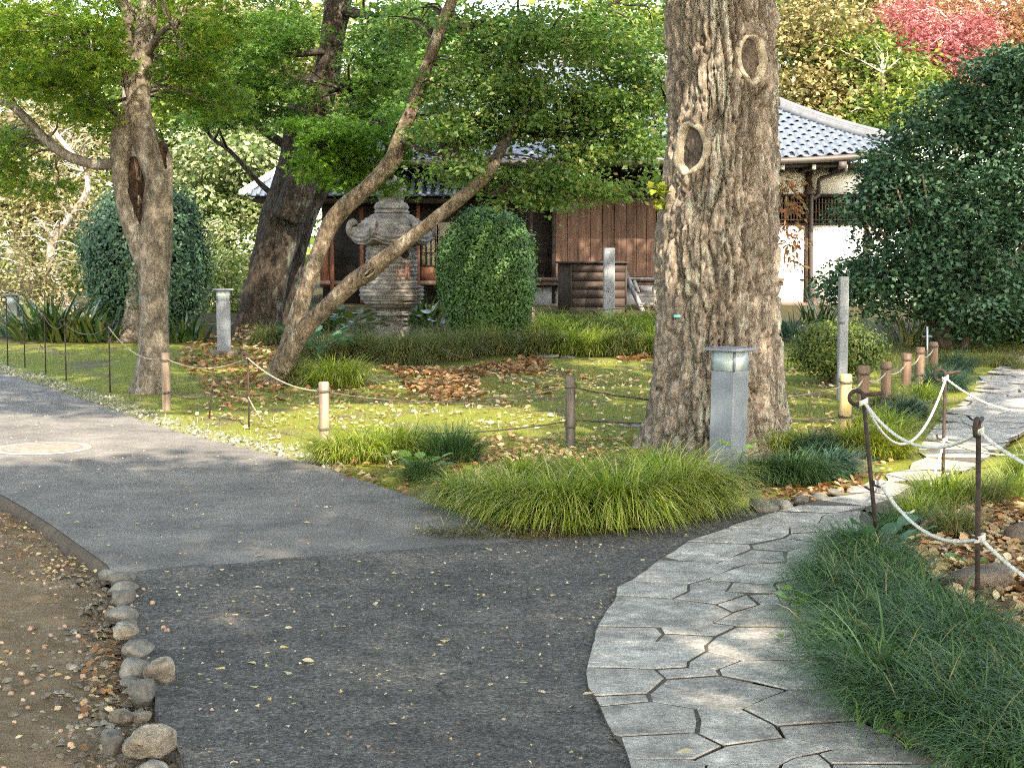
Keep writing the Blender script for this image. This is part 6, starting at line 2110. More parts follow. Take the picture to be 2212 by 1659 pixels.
# a wood closing the view
wr = np.random.default_rng(8)
cen = wr.uniform((-48, 70, 0.5), (48, 86, 17), (620, 3))
cen[:, 2] *= 0.75 + 0.35 * fbm(np.column_stack([cen[:, 0] * 0.12, cen[:, 1] * 0.1, 0 * cen[:, 0]]), 3)
C, N, Tt = sprays(cen, 60, 2.2, wr, 0.4, 0.6)
V, Q = leaf_field(C, N, Tt, 0.6 * wr.uniform(0.6, 1.2, len(C)), OVAL)
o = obj('far_wood', V, Q, MT['far_green']); tag(o, 'distant mass of green woodland closing the view', 'woodland', kind='stuff')


# ------------------------------------------------------------------ tussocks and plants
rp = np.random.default_rng(123)


def tussock(name, label, px, py, w, n, L, mat, lean=(0, -0.5), bw=0.006, th=(0.15, 1.7), flat=0.7, cat='grass tussock', group=None, seg=4, mound=0.05):
    b = G(px, py)
    rad = w / 2 * b[1] / F
    V, Q = clump(b, rad, n, L, rp, bw, lean, th, seg, flat, gh, mound)
    o = obj(name, V, Q, MT[mat])
    return tag(o, label, cat, group)


gsd = 'long sedge tussocks along the asphalt'
tussock('sedge_tussock', 'low yellow-green sedge tussock spilling onto the asphalt by the pinkish post', 775, 996, 150, 1500, 0.36, 'sedge', (-0.1, -0.5), group=gsd)
tussock('sedge_tussock', 'yellow-green sedge tussock next to the small leafy seedling', 860, 985, 120, 1100, 0.36, 'sedge', (0.2, -0.5), group=gsd)
tussock('sedge_tussock', 'low sedge tip where gravel meets the asphalt', 712, 1000, 60, 450, 0.26, 'sedge', (-0.4, -0.5), group=gsd)
tussock('dark_tussock', 'dark blue-green grass tussock rising between two sedge clumps', 975, 995, 110, 1500, 0.3, 'mondo', (0.05, -0.1), 0.005, (0.1, 1.2), group=gsd)
tussock('dark_tussock', 'dark low grass under the leafy seedling at the asphalt', 915, 1040, 80, 800, 0.18, 'mondo', (0, -0.3), 0.005, (0.1, 1.3), group=gsd)
for k, (x, y, w, n, L, ln, l) in enumerate([(1010, 1082, 90, 900, 0.32, -0.35, 'small long-bladed sedge tussock at the start of the thick front row'), (1100, 1108, 120, 1300, 0.4, -0.2, 'long sedge tussock with dry straw at its foot'), (1205, 1122, 150, 1900, 0.46, -0.1, 'wide arching sedge tussock next to the dry-footed one'),
                              (1335, 1118, 165, 2200, 0.5, 0.0, 'widest arching sedge tussock in the middle of the thick row'), (1455, 1092, 155, 2300, 0.52, 0.1, 'tallest arching sedge tussock before the bollard lamp'), (1520, 1086, 60, 600, 0.32, 0.3, 'last sedge tussock of the thick row beside the edging stones'),
                              (1130, 1050, 100, 900, 0.36, -0.1, 'sedge tussock behind the dry-footed one'), (1270, 1055, 120, 1100, 0.4, 0.0, 'sedge tussock in the second row below the charcoal post'), (1410, 1040, 120, 1000, 0.4, 0.0, 'sedge tussock in the second row before the trunk')]):
    tussock('sedge_tussock', l, x, y + 13, w, n, L, 'sedge', (ln, -0.42), 0.0075, (0.02, 2.2), 0.75, group=gsd, mound=0.05, seg=5)
V1 = clump(G(1350, 1120), 0.55, 260, 0.48, rp, 0.006, (0, -0.5), (0.05, 2.1), 5, 0.5, gh, 0.06)
V2 = clump(G(1180, 1115), 0.4, 160, 0.42, rp, 0.006, (-0.2, -0.5), (0.05, 2.1), 5, 0.5, gh, 0.06)
V, Q = joinm([V1, V2])
o = obj('dry_blades', V, Q, MT['straw']); tag(o, 'dead straw blades tangled in the front sedge row', 'grass', kind='stuff')
V, Q = clump(G(1110, 1150), 0.5, 700, 0.16, rp, 0.005, (0, -0.6), (0.6, 1.4), 4, 0.35)
o = obj('dry_grass', V, Q, MT['straw']); tag(o, 'dry straw-coloured grass at the foot of the front sedge row', 'grass', kind='stuff')
gm = 'tussocks between trunk and stone path'
for k, (x, y, w, n, L, m, l) in enumerate([(1650, 1045, 90, 1100, 0.26, 'mondo', 'dark grass tussock at the foot of the bollard lamp'), (1720, 1045, 110, 1400, 0.28, 'mondo', 'dark grass tussock above the edging stones'), (1790, 1035, 100, 1300, 0.28, 'mondo_b', 'blue-green grass tussock drooping over the edging stones'),
                                       (1700, 985, 110, 1100, 0.3, 'sedge', 'loose sedge beside the trunk base'), (1760, 990, 90, 900, 0.28, 'mondo_b', 'pale-tipped blue-green grass behind the dark tussocks'), (1850, 985, 120, 1500, 0.34, 'sedge_y', 'bright yellow sunlit sedge by the yellowish post'),
                                       (1905, 990, 110, 1400, 0.32, 'sedge_y', 'bright yellow sedge leaning onto the stone path'), (1930, 945, 80, 900, 0.3, 'sedge', 'green sedge behind the bright yellow ones'), (1960, 905, 80, 900, 0.28, 'mondo_b', 'blue-green tussock behind the iron stake'),
                                       (1990, 870, 70, 800, 0.28, 'sedge', 'green tussock below the fourth wooden post'), (1920, 890, 70, 700, 0.3, 'sedge_d', 'dull green grass at the foot of the third wooden post'), (2040, 845, 90, 1200, 0.34, 'mondo_b', 'large blue-green tussock at the far bend of the stone path'),
                                       (2060, 805, 80, 900, 0.34, 'mondo_b', 'blue-green tussock behind the large one at the far bend'), (2010, 820, 60, 600, 0.28, 'sedge_d', 'dull grass at the foot of the sixth wooden post'), (1880, 925, 60, 600, 0.28, 'sedge', 'grass tuft between the first two path posts'),
                                       (2150, 790, 110, 1000, 0.22, 'sedge_d', 'low grass strip along the far edge of the path'), (2240, 800, 110, 900, 0.22, 'sedge_d', 'low grass strip under the clipped hedge')]):
    tussock('grass_tussock', l, x, y, w, n, L, m, (0.25, -0.5), 0.006, (0.12, 1.6), 0.8, group=gm)
gc = 'grey-green tussocks round the stone lantern'
for k, (x, y, w, n, L, m, l) in enumerate([(700, 780, 110, 1100, 0.5, 'sedge_d', 'grey-green tussock at the foot of the slanting stem'), (790, 775, 120, 1200, 0.5, 'sedge_d', 'grey-green tussock before the stone lantern'), (880, 785, 120, 1400, 0.55, 'sedge_d', 'broad arching tussock before the lantern and clipped bush'),
                                       (960, 775, 120, 1300, 0.55, 'sedge_d', 'arching tussock next to the broad one'), (1050, 765, 110, 1100, 0.5, 'sedge_d', 'dull tussock at the foot of the clipped bush'), (730, 835, 110, 1100, 0.42, 'sedge', 'small green tussock on the moss before the slanting stem'),
                                       (640, 830, 70, 500, 0.36, 'sedge_d', 'thin tussock hugging the twin stems'), (575, 745, 60, 500, 0.4, 'sedge_d', 'thin tussock between lamp and twin stems'), (640, 745, 70, 600, 0.4, 'mondo', 'dark tussock under the dark trunk')]):
    tussock('sedge_tussock', l, x, y, w, n, L, m, (0.1, -0.5), 0.009, (0.15, 1.6), 0.8, group=gc, mound=0.1)
gk_ = 'tussocks on the grassy bank before the cabinet'
for r, (y, L, nn) in enumerate([(768, 0.5, 5), (742, 0.5, 5), (722, 0.5, 5)]):
    for k in range(nn):
        x = 1165 + k * 62 + r * 14
        tussock('sedge_tussock', 'faded green tussock on the grassy bank before the clapboard cabinet', x, y, 90, 800, L, 'sedge' if (k + r) % 3 else 'sedge_d', (0.1, -0.7), 0.01, (0.2, 1.6), 0.7, group=gk_, mound=0.12)

# mondo grass bed at the side of the stone path
mp_ = [(1838, 1195), (1800, 1230), (1772, 1280), (1755, 1335), (1772, 1400), (1800, 1475), (1850, 1540), (1930, 1600), (2010, 1640), (2100, 1720), (2420, 1740), (2400, 1580), (2240, 1490), (2120, 1410), (2020, 1350), (1960, 1300), (1925, 1240), (1890, 1195)]
mpw = gpts(mp_)[:, :2]
lo, hi = mpw.min(0), mpw.max(0)
q = rp.uniform(lo, hi, (60000, 2))
q = q[in_poly(q[:, 0], q[:, 1], mpw)]
nclump = rp.uniform(lo, hi, (330, 2))
nclump = nclump[in_poly(nclump[:, 0], nclump[:, 1], mpw)]
cidx = rp.integers(0, len(nclump), 17000)
off = rp.normal(0, 0.055, (17000, 2))
rt2 = nclump[cidx] + off
az = np.arctan2(off[:, 1] - 0.02, off[:, 0] - 0.035) + rp.normal(0, 0.5, 17000)
edge = np.linalg.norm(rt2 - np.array([2.6, 6.0]), axis=1)
V, Q = blades(np.column_stack([rt2, 0 * rt2[:, 0] + 0.05]), 0.24 * rp.uniform(0.55, 1.2, 17000), az, rp.uniform(0.0, 0.6, 17000), rp.uniform(1.3, 2.6, 17000), 0.0058 * rp.uniform(0.7, 1.3, 17000), rp, 4, gh)
o = obj('mondo_grass', V, Q, MT['mondo']); tag(o, 'dense dark green mondo grass edging the stone path', 'grass', kind='stuff')
mi = rp.integers(0, len(nclump), 420)
V, Q = blades(np.column_stack([nclump[mi] + rp.normal(0, 0.08, (420, 2)), np.full(420, 0.07)]), rp.uniform(0.14, 0.26, 420), rp.uniform(0, 6.28, 420), rp.uniform(0.2, 0.9, 420), rp.uniform(0.6, 1.6, 420), 0.006, rp, 4, gh)
o = obj('dry_blades', V, Q, MT['straw']); tag(o, 'dead straw blades among the mondo grass', 'grass', kind='stuff')
# the raised earth under the mondo grass
bedp = dens(np.column_stack([mpw, 0 * mpw[:, 0]]), 0.15, 0.0, True)[:, :2]
cc = bedp.mean(0)
Vb = np.vstack([np.column_stack([bedp, np.full(len(bedp), -0.03)]), np.column_stack([bedp + (cc - bedp) * 0.06, np.full(len(bedp), 0.035)]), [[cc[0], cc[1], 0.05]]])
nbp = len(bedp)
Fb = [[k, (k + 1) % nbp, nbp + (k + 1) % nbp, nbp + k] for k in range(nbp)] + [[nbp + k, nbp + (k + 1) % nbp, 2 * nbp] for k in range(nbp)]
o = obj('bed_soil', Vb, Fb, MT['joint']); tag(o, kind='structure')
gb2 = 'grass tufts behind the iron stakes'
for k, (x, y, w, n, L, m, l) in enumerate([(1985, 1125, 90, 700, 0.22, 'sedge', 'green grass tuft behind the leaning iron stake'), (2040, 1100, 120, 1000, 0.3, 'sedge', 'green grass tuft round the foot of the stake by the sunlit path'), (2110, 1100, 110, 800, 0.26, 'sedge_d', 'dull grass tuft behind the knotted stake'),
                                       (2190, 1085, 120, 900, 0.28, 'sedge', 'green tuft at the edge of the leaf litter'), (1925, 1160, 70, 500, 0.18, 'mondo', 'dark tuft where the mondo bed meets the path'), (2060, 1165, 90, 700, 0.24, 'sedge_d', 'brownish tuft before the leaf litter'), (2230, 1040, 120, 900, 0.28, 'sedge', 'bright tuft on the bank right of the sunlit path')]):
    tussock('grass_tussock', l, x, y, w, n, L, m, (0, -0.3), 0.0055, (0.1, 1.3), 0.8, group=gb2, mound=0.03)
# long-leaved tuft inside the mondo bed
tussock('lily_tuft', 'tuft of long strap leaves growing out of the mondo grass', 1895, 1510, 60, 70, 0.42, 'mondo', (-0.2, -0.4), 0.009, (0.1, 1.7), 0.8, 'plant', None, 7, 0.08)


def herb(name, label, px, py, h, nlv, size, mat, spread=0.12, tpl=OVAL, D=None, cat='plant', droop=0.3, group=None):
    b = G(px, py) if D is None else on_ground(P(px, 600, D)[0], D)
    t = empty(name, b, label, cat, group)
    sp_, Cs, Ns, Ts = [], [], [], []
    for k in range(nlv):
        a = k * 2.4 + rp.uniform(-0.3, 0.3)
        r = spread * rp.uniform(0.5, 1.0)
        z = h * (0.55 + 0.45 * (k / nlv))
        e = b + np.array([math.cos(a) * r, math.sin(a) * r, z])
        pts = cr([b + [0, 0, -0.02], b + [0.1 * r * math.cos(a), 0.1 * r * math.sin(a), z * 0.6], e], 8)
        sp_.append(tube(pts, np.linspace(0.005, 0.002, 8), 5))
        V, Q = leaf_field(e[None], np.array([[-0.3 * math.cos(a), -0.3 * math.sin(a), 1.0]]) + rp.normal(0, 0.2, (1, 3)), np.array([[math.cos(a), math.sin(a), -droop]]), size * rp.uniform(0.8, 1.15), tpl)
        obj('leaf', V, Q, MT[mat], t)
    V, Q = joinm(sp_)
    o = obj('stems', V, Q, MT[mat], t, True)
    return t


BROAD = (np.array([[0, 0, 0], [0.22, 0.12, 0.02], [0.4, 0.4, 0.06], [0.3, 0.75, 0.04], [0, 1.02, -0.06], [-0.3, 0.75, 0.04], [-0.4, 0.4, 0.06], [-0.22, 0.12, 0.02], [0, 0.45, -0.02]], float),
         np.array([[0, 1, 8], [1, 2, 8], [2, 3, 8], [3, 4, 8], [4, 5, 8], [5, 6, 8], [6, 7, 8], [7, 0, 8]]))
herb('leafy_seedling', 'light green leafy seedling between sedge and dark tussock', 912, 1035, 0.16, 11, 0.1, 'herb', 0.14, BROAD)
herb('leafy_seedling', 'small pale variegated seedling in the front sedge', 838, 1015, 0.14, 6, 0.07, 'cream', 0.07, BROAD)
herb('broad_leaved_herb', 'blue-green broad-leaved herb around the leaning iron stake', 1905, 1225, 0.2, 9, 0.14, 'herb_b', 0.13, BROAD)
herb('leafy_seedling', 'green upright seedling at the edge of the mondo grass', 1722, 1352, 0.15, 8, 0.075, 'herb', 0.06, OVAL)
herb('leafy_seedling', 'small seedling low between mondo grass and dark stone', 1960, 1640, 0.1, 7, 0.07, 'herb', 0.07, OVAL)
herb('leafy_seedling', 'fresh shoot at the foot of the bollard lamp', 1598, 1030, 0.24, 6, 0.14, 'herb', 0.06, LANCE)
herb('leafy_seedling', 'low green weed in the leaf litter by the brown rock', 2065, 1235, 0.06, 7, 0.07, 'herb', 0.08, BROAD)
herb('leafy_seedling', 'small yellow-green plant in the sunlit sedge', 1905, 960, 0.2, 7, 0.1, 'herb', 0.1, BROAD)
gh_ = 'hydrangea plants near the lantern'
for k, (x, y, s, l) in enumerate([(690, 790, 1.0, 'hydrangea with blue-green leaves at the foot of the slanting stem'), (740, 745, 1.2, 'dark-leaved hydrangea under the slanting stem'), (780, 750, 1.1, 'dark-leaved hydrangea against the lantern base'), (935, 742, 1.0, 'dark leafy plant between lantern and clipped bush')]):
    herb('hydrangea', l, x, y, 0.45 * s, 22, 0.19, 'herb_b' if k == 0 else 'aspid', 0.38, BROAD, group=gh_)

# broad-leaved clumps on the bank
ga = 'broad-leaved clumps behind the mossy bank'
for k, (x, y, w, n, L, m, l) in enumerate([(95, 735, 130, 110, 0.75, 'aspid', 'upright dark broad-leaved clump behind the thin stakes'), (150, 738, 110, 90, 0.7, 'aspid', 'second upright broad-leaved clump next to the dark bush'), (40, 728, 90, 60, 0.5, 'herb_b', 'silvery drooping broad leaves beside the dark bollard lamp'),
                                       (215, 740, 90, 60, 0.5, 'aspid', 'low broad-leaved clump before the dark bush'), (400, 740, 100, 60, 0.45, 'aspid', 'low dark leaves at the foot of the dark bush'), (690, 715, 80, 60, 0.6, 'aspid', 'dark strap-leaved clump below the red-brown post'),
                                       (920, 705, 80, 60, 0.6, 'aspid', 'dark strap-leaved clump behind the lantern base'), (1712, 735, 70, 70, 0.5, 'mondo_b', 'strap-leaved clump below the white wall'), (1770, 700, 80, 70, 0.55, 'aspid', 'tall dark strap leaves under the evergreen'),
                                       (2040, 735, 90, 80, 0.7, 'sedge_d', 'lily-like strap leaves behind the sixth post'), (2100, 742, 80, 60, 0.65, 'aspid', 'lily-like dark strap leaves before the clipped hedge'), (1960, 745, 80, 60, 0.6, 'sedge_d', 'loose strap leaves behind the fourth post')]):
    tussock('strap_leaved_plant', l, x, y, w, n, L, m, (0, -0.1), 0.06 if k < 7 else 0.03, (0.05, 0.9), 0.6, 'plant', ga, 5)

# sparse short grass over the moss
q = rp.uniform((-7.5, 11.2), (6.0, 21.5), (22000, 2))
ok = ~in_poly(q[:, 0], q[:, 1], path_poly) & ~in_poly(q[:, 0], q[:, 1], bed_poly[:, :2]) & ~in_poly(q[:, 0], q[:, 1], apron[:, :2])
ok &= fbm(np.column_stack([q * 0.9, 0 * q[:, 0]]), 3) > -0.12
q = q[ok]
V, Q = blades(np.column_stack([q, gh(q[:, 1])]), 0.05 * rp.uniform(0.5, 1.4, len(q)), rp.uniform(0, 6.28, len(q)), rp.uniform(0.1, 0.8, len(q)), rp.uniform(0.2, 1, len(q)), 0.006, rp, 2)
o = obj('short_grass', V, Q, MT['sedge_d']); tag(o, 'thin short grass growing through the moss', 'grass', kind='stuff')

# ------------------------------------------------------------------ fallen leaves, fruit, gravel
def scatter(name, label, polys, n, size, mat, tpl, seed, dz=0.012, kind='stuff', tilt=0.35, avoid=None, jit=0.0):
    rg = np.random.default_rng(seed)
    pts = []
    for pl, m in polys:
        w = gpts(pl)[:, :2]
        lo, hi = w.min(0), w.max(0)
        c = rg.uniform(lo, hi, (m * 6, 2))
        c = c[in_poly(c[:, 0], c[:, 1], w)]
        c = c[fbm(np.column_stack([c * 1.6, np.full(len(c), seed * 3.7)]), 3) > rg.uniform(-0.55, 0.25, len(c))][:m]
        pts.append(c)
    q = np.vstack(pts)
    z = gh(q[:, 1]) + dz + rg.uniform(0, 0.012, len(q))
    N = rg.normal(0, tilt, (len(q), 3)); N[:, 2] = 1
    Tt = rg.normal(0, 1, (len(q), 3)); Tt[:, 2] *= 0.1
    V, Q = leaf_field(np.column_stack([q, z]), N, Tt, size * rg.uniform(0.6, 1.3, len(q)), tpl)
    o = obj(name, V, Q, MT[mat])
    return tag(o, label, 'fallen leaves', kind=kind)


scatter('leaf_litter', 'orange-brown fallen leaves drifted round the lamp and twin stems', [([(400, 745), (560, 700), (650, 720), (640, 800), (600, 870), (480, 880), (420, 820), (380, 790)], 1500), ([(600, 720), (660, 700), (700, 740), (640, 760)], 200)], 0, 0.085, 'litter', CURL, 31)
scatter('leaf_litter', 'orange-brown fallen leaves drifted below the lantern tussocks', [([(820, 795), (980, 800), (1100, 780), (1160, 770), (1200, 800), (1150, 812), (1000, 818), (850, 815)], 1000), ([(860, 815), (1000, 820), (1080, 850), (960, 875), (880, 850)], 420), ([(600, 860), (1150, 900), (1300, 800), (700, 800)], 300),
                           ([(1330, 772), (1430, 768), (1430, 780), (1340, 782)], 160), ([(1160, 745), (1220, 760), (1200, 775), (1150, 770)], 120)], 0, 0.085, 'litter', CURL, 32)
scatter('leaf_litter', 'scattered pale and yellow leaves on the moss', [([(380, 900), (700, 985), (1000, 1010), (1400, 985), (1420, 800), (1000, 800), (700, 850), (420, 870)], 1300), ([(1690, 930), (1820, 930), (1820, 800), (1690, 800)], 200), ([(1050, 950), (1390, 950), (1390, 1020), (1050, 1020)], 420), ([(1180, 780), (1420, 785), (1420, 860), (1150, 850)], 160)], 0, 0.055, 'litter_p', CURL, 33)
scatter('leaf_litter', 'brown and cream fallen leaves covering the bed behind the stakes', [([(1960, 1190), (2020, 1130), (2120, 1090), (2330, 1080), (2420, 1400), (2240, 1410), (2100, 1335), (2030, 1280)], 3600)], 0, 0.072, 'litter', CURL, 34, dz=0.014)
scatter('leaf_litter', 'cream leaves among the brown ones behind the stakes', [([(1960, 1190), (2020, 1130), (2120, 1090), (2330, 1080), (2420, 1400), (2240, 1410), (2100, 1335), (2030, 1280)], 1500)], 0, 0.068, 'litter_p', CURL, 35, dz=0.03)
scatter('leaf_litter', 'small pale leaf scraps on the bare soil', [([(0, 1080), (225, 1235), (225, 1400), (250, 1660), (-100, 1660), (-100, 1100)], 260), ([(-30, 1075), (60, 1110), (220, 1230), (215, 1290), (100, 1260), (-30, 1200)], 330), ([(205, 1250), (265, 1300), (290, 1420), (250, 1600), (190, 1600), (200, 1400)], 240)], 0, 0.028, 'litter_p', CURL, 36, dz=-0.048)
scatter('leaf_litter', 'dark leaf mould under the tussocks and bushes', [([(1580, 1080), (1900, 1050), (1990, 920), (1700, 930)], 500), ([(670, 1010), (1100, 1150), (1550, 1130), (1560, 1000), (900, 960)], 700), ([(1640, 1110), (1850, 1062), (1860, 1040), (1640, 1080)], 160)], 0, 0.06, 'litter', CURL, 37)
scatter('leaf_scraps', 'tiny pale scraps scattered over both asphalt surfaces', [([(260, 1260), (1140, 1180), (1540, 1140), (1270, 1480), (1350, 1659), (420, 1659), (330, 1480)], 620), ([(0, 830), (380, 950), (760, 1050), (1100, 1160), (250, 1220), (0, 1050)], 420)], 0, 0.013, 'litter_p', FAN, 42, dz=0.004)
scatter('leaf_litter', 'small brown scraps on bare soil along the edging stones', [([(180, 1230), (262, 1290), (300, 1420), (330, 1560), (250, 1659), (170, 1659)], 260), ([(-20, 1080), (215, 1240), (215, 1300), (-20, 1180)], 260)], 0, 0.03, 'litter', CURL, 43, dz=-0.04)
rgp = np.random.default_rng(71)
cpt = gpts(curb_px)
qp = cpt[rgp.integers(0, len(cpt) - 1, 700)][:, :2] + rgp.normal(0, 0.16, (700, 2)) + np.array([-0.1, 0])
qp = qp[~in_poly(qp[:, 0], qp[:, 1], apron[:, :2])]
PEB = (np.array([[1, 0, 0.1], [0.3, 0.9, 0], [-0.8, 0.6, 0.1], [-0.9, -0.5, 0], [0.2, -0.95, 0.1], [0.1, 0.1, 0.75], [-0.35, -0.1, 0.6]], float), np.array([[0, 1, 5], [1, 2, 5], [2, 6, 5], [2, 3, 6], [3, 4, 6], [4, 5, 6], [4, 0, 5]]))
V, Q = leaf_field(np.column_stack([qp, np.full(len(qp), -0.048)]), np.tile([[0, 0, 1.0]], (len(qp), 1)) + rgp.normal(0, 0.2, (len(qp), 3)), rgp.normal(0, 1, (len(qp), 3)), rgp.uniform(0.005, 0.026, len(qp)), PEB)
o = obj('pebbles', V, Q, MT['stone_b']); tag(o, 'small pebbles and clods along the edging stones', 'pebbles', kind='stuff')
# gravel by the path edge
rg = np.random.default_rng(55)
k = rg.integers(0, nb, 3600)
q = be[k][:, :2] + rg.normal(0, 0.1, (3600, 2)) + np.array([0.06, 0.16])
q = q[(q[:, 0] < -1.2) & ~in_poly(q[:, 0], q[:, 1], path_poly)]
TET = (np.array([[1, 0, 0], [-0.5, 0.87, 0], [-0.5, -0.87, 0], [0, 0, 0.9], [0.1, 0.1, -0.5]], float), np.array([[0, 1, 3], [1, 2, 3], [2, 0, 3]]))
N = rg.normal(0, 0.3, (len(q), 3)); N[:, 2] = 1
V, Q = leaf_field(np.column_stack([q, gh(q[:, 1]) + 0.004]), N, rg.normal(0, 1, (len(q), 3)), 0.016 * rg.uniform(0.5, 1.4, len(q)), TET)
o = obj('gravel', V, Q, MT['gravel']); tag(o, 'pale gravel strip along the edge of the asphalt path', 'gravel', kind='stuff')
V, Q = blades(np.column_stack([q[::2] + 0.03, gh(q[::2, 1])]), 0.06, rg.uniform(0, 6.28, len(q[::2])), rg.uniform(0.1, 0.9, len(q[::2])), np.full(len(q[::2]), 0.6), 0.006, rg, 2)
o = obj('verge_grass', V, Q, MT['cream']); tag(o, 'pale thin grass in the gravel strip', 'grass', kind='stuff')

# single leaves and fruit lying on asphalt and slabs
leaf_me = []
for k in range(4):
    V, Q = leaf_field(np.zeros((1, 3)), np.array([[0.1 * k - 0.15, 0.1, 1.0]]), np.array([[0, 1.0, 0]]), 1.0, FAN if k % 2 else CURL)
    me = make_mesh('fallen_leaf', V, Q); me.materials.append(MT['yellow_leaf'] if k % 2 else MT['litter_p'])
    leaf_me.append(me)
rl = np.random.default_rng(61)
spots = [(1050, 1185), (1060, 1478), (1048, 1560), (1125, 1805), (915, 1380), (632, 1358), (625, 1400), (620, 1315), (440, 1313), (845, 1340), (535, 1432), (680, 1432), (620, 1460), (463, 1445), (1000, 1500), (1140, 1475), (840, 1565), (505, 1645), (735, 1355), (812, 1310), (1115, 1435), (1178, 1500),
         (595, 1218), (560, 1200), (390, 1195), (655, 1130), (520, 1170), (900, 1250), (680, 1250), (700, 1095), (800, 1135), (300, 1260), (352, 1272), (1390, 1165), (1400, 1168), (1110, 1490), (960, 1390), (1215, 1340), (1190, 1290), (860, 1240), (545, 1270), (480, 1235)]
pl_ = gpts(curb_px[:8] + [(1230, 1560), (1260, 1400), (1330, 1270), (1560, 1150), (1200, 1175)])[:, :2]
lo, hi = pl_.min(0), pl_.max(0)
extra = rl.uniform(lo, hi, (400, 2)); extra = extra[in_poly(extra[:, 0], extra[:, 1], pl_)][:70]
pq = gpts([(240, 1225), (1000, 1150), (760, 1040), (380, 940), (0, 820), (-20, 1050)])[:, :2]
lo, hi = pq.min(0), pq.max(0)
e2 = rl.uniform(lo, hi, (400, 2)); e2 = e2[in_poly(e2[:, 0], e2[:, 1], pq)][:60]
allp = [G(x, y)[:2] for x, y in spots] + list(extra) + list(e2)
for k, p in enumerate(allp):
    o = bpy.data.objects.new('fallen_leaf', leaf_me[int(rl.integers(0, 4))])
    COL.objects.link(o)
    o.location = (p[0], p[1], float(gh(p[1])) + 0.004)
    s = rl.uniform(0.015, 0.035) if k >= len(spots) else rl.uniform(0.03, 0.05)
    o.scale = (s, s, s)
    o.rotation_euler = (rl.normal(0, 0.12), rl.normal(0, 0.12), rl.uniform(0, 6.28))
    tag(o, 'small yellowish fallen leaf lying on the asphalt', 'fallen leaf', 'leaves lying on the asphalt')
for k, (x, y, l) in enumerate([(1687, 1398, 'bright green leaf lying on a stone slab'), (1560, 1040 + 60, 'yellow leaf lying on the first sunlit slabs'), (1290, 1520, 'yellow leaf at the edge of the stone slabs'), (1480, 1640, 'cream leaf on a broad grey slab'), (1935, 985, 'orange leaf on the sunlit far slabs'), (2010, 1660, 'cream leaf beside the dark wet stone')]):
    p = G(x, y)
    o = bpy.data.objects.new('fallen_leaf', leaf_me[k % 4].copy()); COL.objects.link(o)
    o.data.materials.clear(); o.data.materials.append(MT['herb'] if k == 0 else MT['litter'] if k == 4 else MT['litter_p'])
    o.location = (p[0], p[1], p[2] + 0.036); o.scale = (0.055,) * 3; o.rotation_euler = (0.1, 0.05, k)
    tag(o, l, 'fallen leaf')
V, Q = stone_mesh((0, 0, 0.7), 1, 1, 0.85, rl, 3.0, 0, 0.08, 10, 7)
fr_me = make_mesh('ginkgo_fruit', V, Q, True); fr_me.materials.append(MT['fruit'])
fs = [(57, 1447), (130, 1478), (165, 1278), (95, 1375), (110, 1350), (295, 1290), (330, 1305), (318, 1360), (360, 1365), (352, 1358), (48, 1660), (205, 1440), (185, 1515), (60, 1500), (30, 1530), (200, 1340), (120, 1265), (310, 1275), (285, 1310), (1060, 1190), (345, 1640), (330, 1625), (215, 1625), (1930, 1607), (45, 1430), (70, 1470), (188, 1258), (140, 1330), (150, 1560), (228, 1300)]
sp2 = gpts([(-40, 1090), (215, 1240), (220, 1500), (190, 1650), (-40, 1650)])[:, :2]
lo, hi = sp2.min(0), sp2.max(0)
e3 = rl.uniform(lo, hi, (300, 2)); e3 = e3[in_poly(e3[:, 0], e3[:, 1], sp2)][:26]
fruitp = [G(x, y)[:2] for x, y in fs] + list(e3)
soilm = in_poly(np.array([p[0] for p in fruitp]), np.array([p[1] for p in fruitp]), soil_poly)
for p, so_ in zip(fruitp, soilm):
    o = bpy.data.objects.new('ginkgo_fruit', fr_me); COL.objects.link(o)
    s = rl.uniform(0.007, 0.0125)
    o.location = (p[0], p[1], -0.05 if so_ else 0.0); o.scale = (s, s, s); o.rotation_euler = (0, 0, rl.uniform(0, 6))
    tag(o, 'small pinkish ginkgo fruit fallen on the bare soil' if so_ else 'small pinkish ginkgo fruit fallen on the coarse asphalt', 'fruit', 'fallen ginkgo fruit on the soil' if so_ else 'fallen ginkgo fruit on the asphalt')

# ------------------------------------------------------------------ unseen crowns overhead, placed and thinned to shape the garden's shade
rc = np.random.default_rng(404)
NS = 10500
sxy = rc.uniform((-13, -3), (9, 28), (NS, 2))
sxy = np.vstack([sxy, rc.uniform((-5, -1), (5, 10.5), (2200, 2)), rc.uniform((-4.6, 24.0), (3.3, 36.0), (1500, 2))])  # denser foliage added to shade the forecourt and the board doors
NS = len(sxy)
lit = np.zeros(NS, bool)
patches = [(110, 940, 340, 46), (330, 905, 120, 8), (860, 905, 330, 36), (620, 955, 130, 34), (1900, 955, 130, 60), (2090, 985, 160, 90), (1960, 1058, 200, 26), (1640, 1345, 70, 14), (1620, 1402, 90, 22), (1800, 1010, 120, 26), (720, 970, 90, 30)]  # openings cut in the foliage so sun reaches these spots
patches += [(2140, 890, 180, 70), (1960, 1000, 90, 50)]
for (x, y, rx, ry) in patches:
    c = G(x, y); e1 = G(x + rx, y); e2_ = G(x, y - ry); e3_ = G(x, y + ry)
    ax, ay = abs(e1[0] - c[0]), max(abs(e2_[1] - e3_[1]) / 2, 0.1)
    lit |= ((sxy[:, 0] - c[0]) / (ax + 0.28)) ** 2 + ((sxy[:, 1] - c[1]) / (ay + 0.3)) ** 2 < 1
gap = (fbm(np.column_stack([sxy * 0.55, np.full(NS, 3.3)]), 3) > 0.3) & (sxy[:, 1] > 16.5)
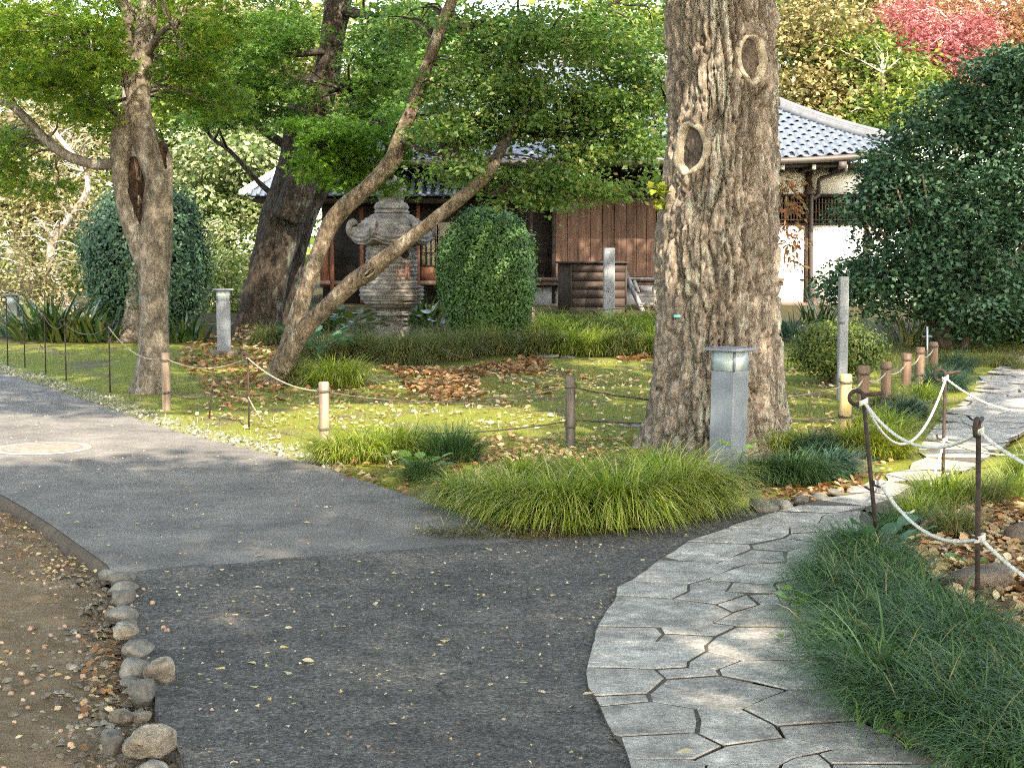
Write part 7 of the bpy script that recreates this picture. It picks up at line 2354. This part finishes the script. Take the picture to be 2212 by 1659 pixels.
for (x, y, z, r_) in ((-4.9, 16.2, 4.2, 2.1), (0.2, 17.0, 4.4, 2.7), (1.2, 17.0, 3.2, 1.6), (-2.0, 19.6, 2.9, 1.1), (-2.6, 23.5, 4.0, 2.0), (0.0, 22.2, 1.6, 0.8)):
    cxy = np.array([x, y]) - SUN[:2] / SUN[2] * z
    gap |= (np.linalg.norm(sxy - cxy, axis=1) < r_) & (rc.uniform(0, 1, NS) < 0.85)
cs_ = G(1320, 1085)
gap |= (((sxy[:, 0] - cs_[0]) / 0.95) ** 2 + ((sxy[:, 1] - cs_[1] - 0.3) / 0.55) ** 2 < 1) & (rc.uniform(0, 1, NS) < 0.6)
keep = ~lit & ~gap & (sxy[:, 1] < np.where((sxy[:, 0] > -4.6) & (sxy[:, 0] < 3.3), 36.0, 27.0) + 1.5 * fbm(np.column_stack([sxy[:, 0] * 0.5, 0 * sxy[:, 0], 0 * sxy[:, 0]]), 2))
sxy = sxy[keep]
h = rc.uniform(7.2, 11.5, len(sxy))
pos = np.column_stack([sxy, 0 * h]) + SUN[None] * (h / SUN[2])[:, None]
roots = np.array([[cxs[0], TD], [6.5, 3.0], [-6.5, 1.5], [5.0, -7.0], [-4.0, -8.0]])  # after the ginkgo, unseen trunks placed to carry the shading crowns
near_ = np.argmin(np.linalg.norm(pos[:, None, :2] - roots[None], axis=2), axis=1)
lab = [None, 'unseen tall broad-crowned tree shading the stone path from the leafy bed', 'unseen tall tree shading the asphalt path from the bare soil', 'unseen tall tree behind the leafy bed, its high crown added for shade', 'unseen tall tree behind the bare soil shading the coarse asphalt']
for k in range(5):
    pk = pos[near_ == k]
    if len(pk) == 0: continue
    if k == 0:
        t = gk
    else:
        b = on_ground(roots[k][0], roots[k][1])
        t = empty('shade_tree', b, lab[k], 'tree', 'unseen tall trees shading the garden')
        pts = cr([b - [0, 0, 0.2], b + [0.1, 0, 3], b + [-0.1, 0.1, 6.5], b + [0, 0, 10]], 30)
        V, Q = tube(pts, np.linspace(0.36, 0.1, 30), 16, bark_disp(0.12, 2, 3))
        obj('trunk', V, Q, MT['far_bark'], t, True)
    C, N, Tt = sprays(pk, 14, 0.3, rc, 0.25, 0.5)
    V, Q = leaf_field(C, N, Tt, 0.21 * rc.uniform(0.7, 1.2, len(C)), OVAL)
    o = obj('crown', V, Q, MT['maple_leaf'], t); tag(o, kind='stuff')
    st_ = np.array([[roots[k][0], roots[k][1], z] for z in np.linspace(4.5, 8.5, 8)])
    branches(t, st_, pk, MT['far_bark'], rc, 0.09, 0.012, maxn=45, seg=6)
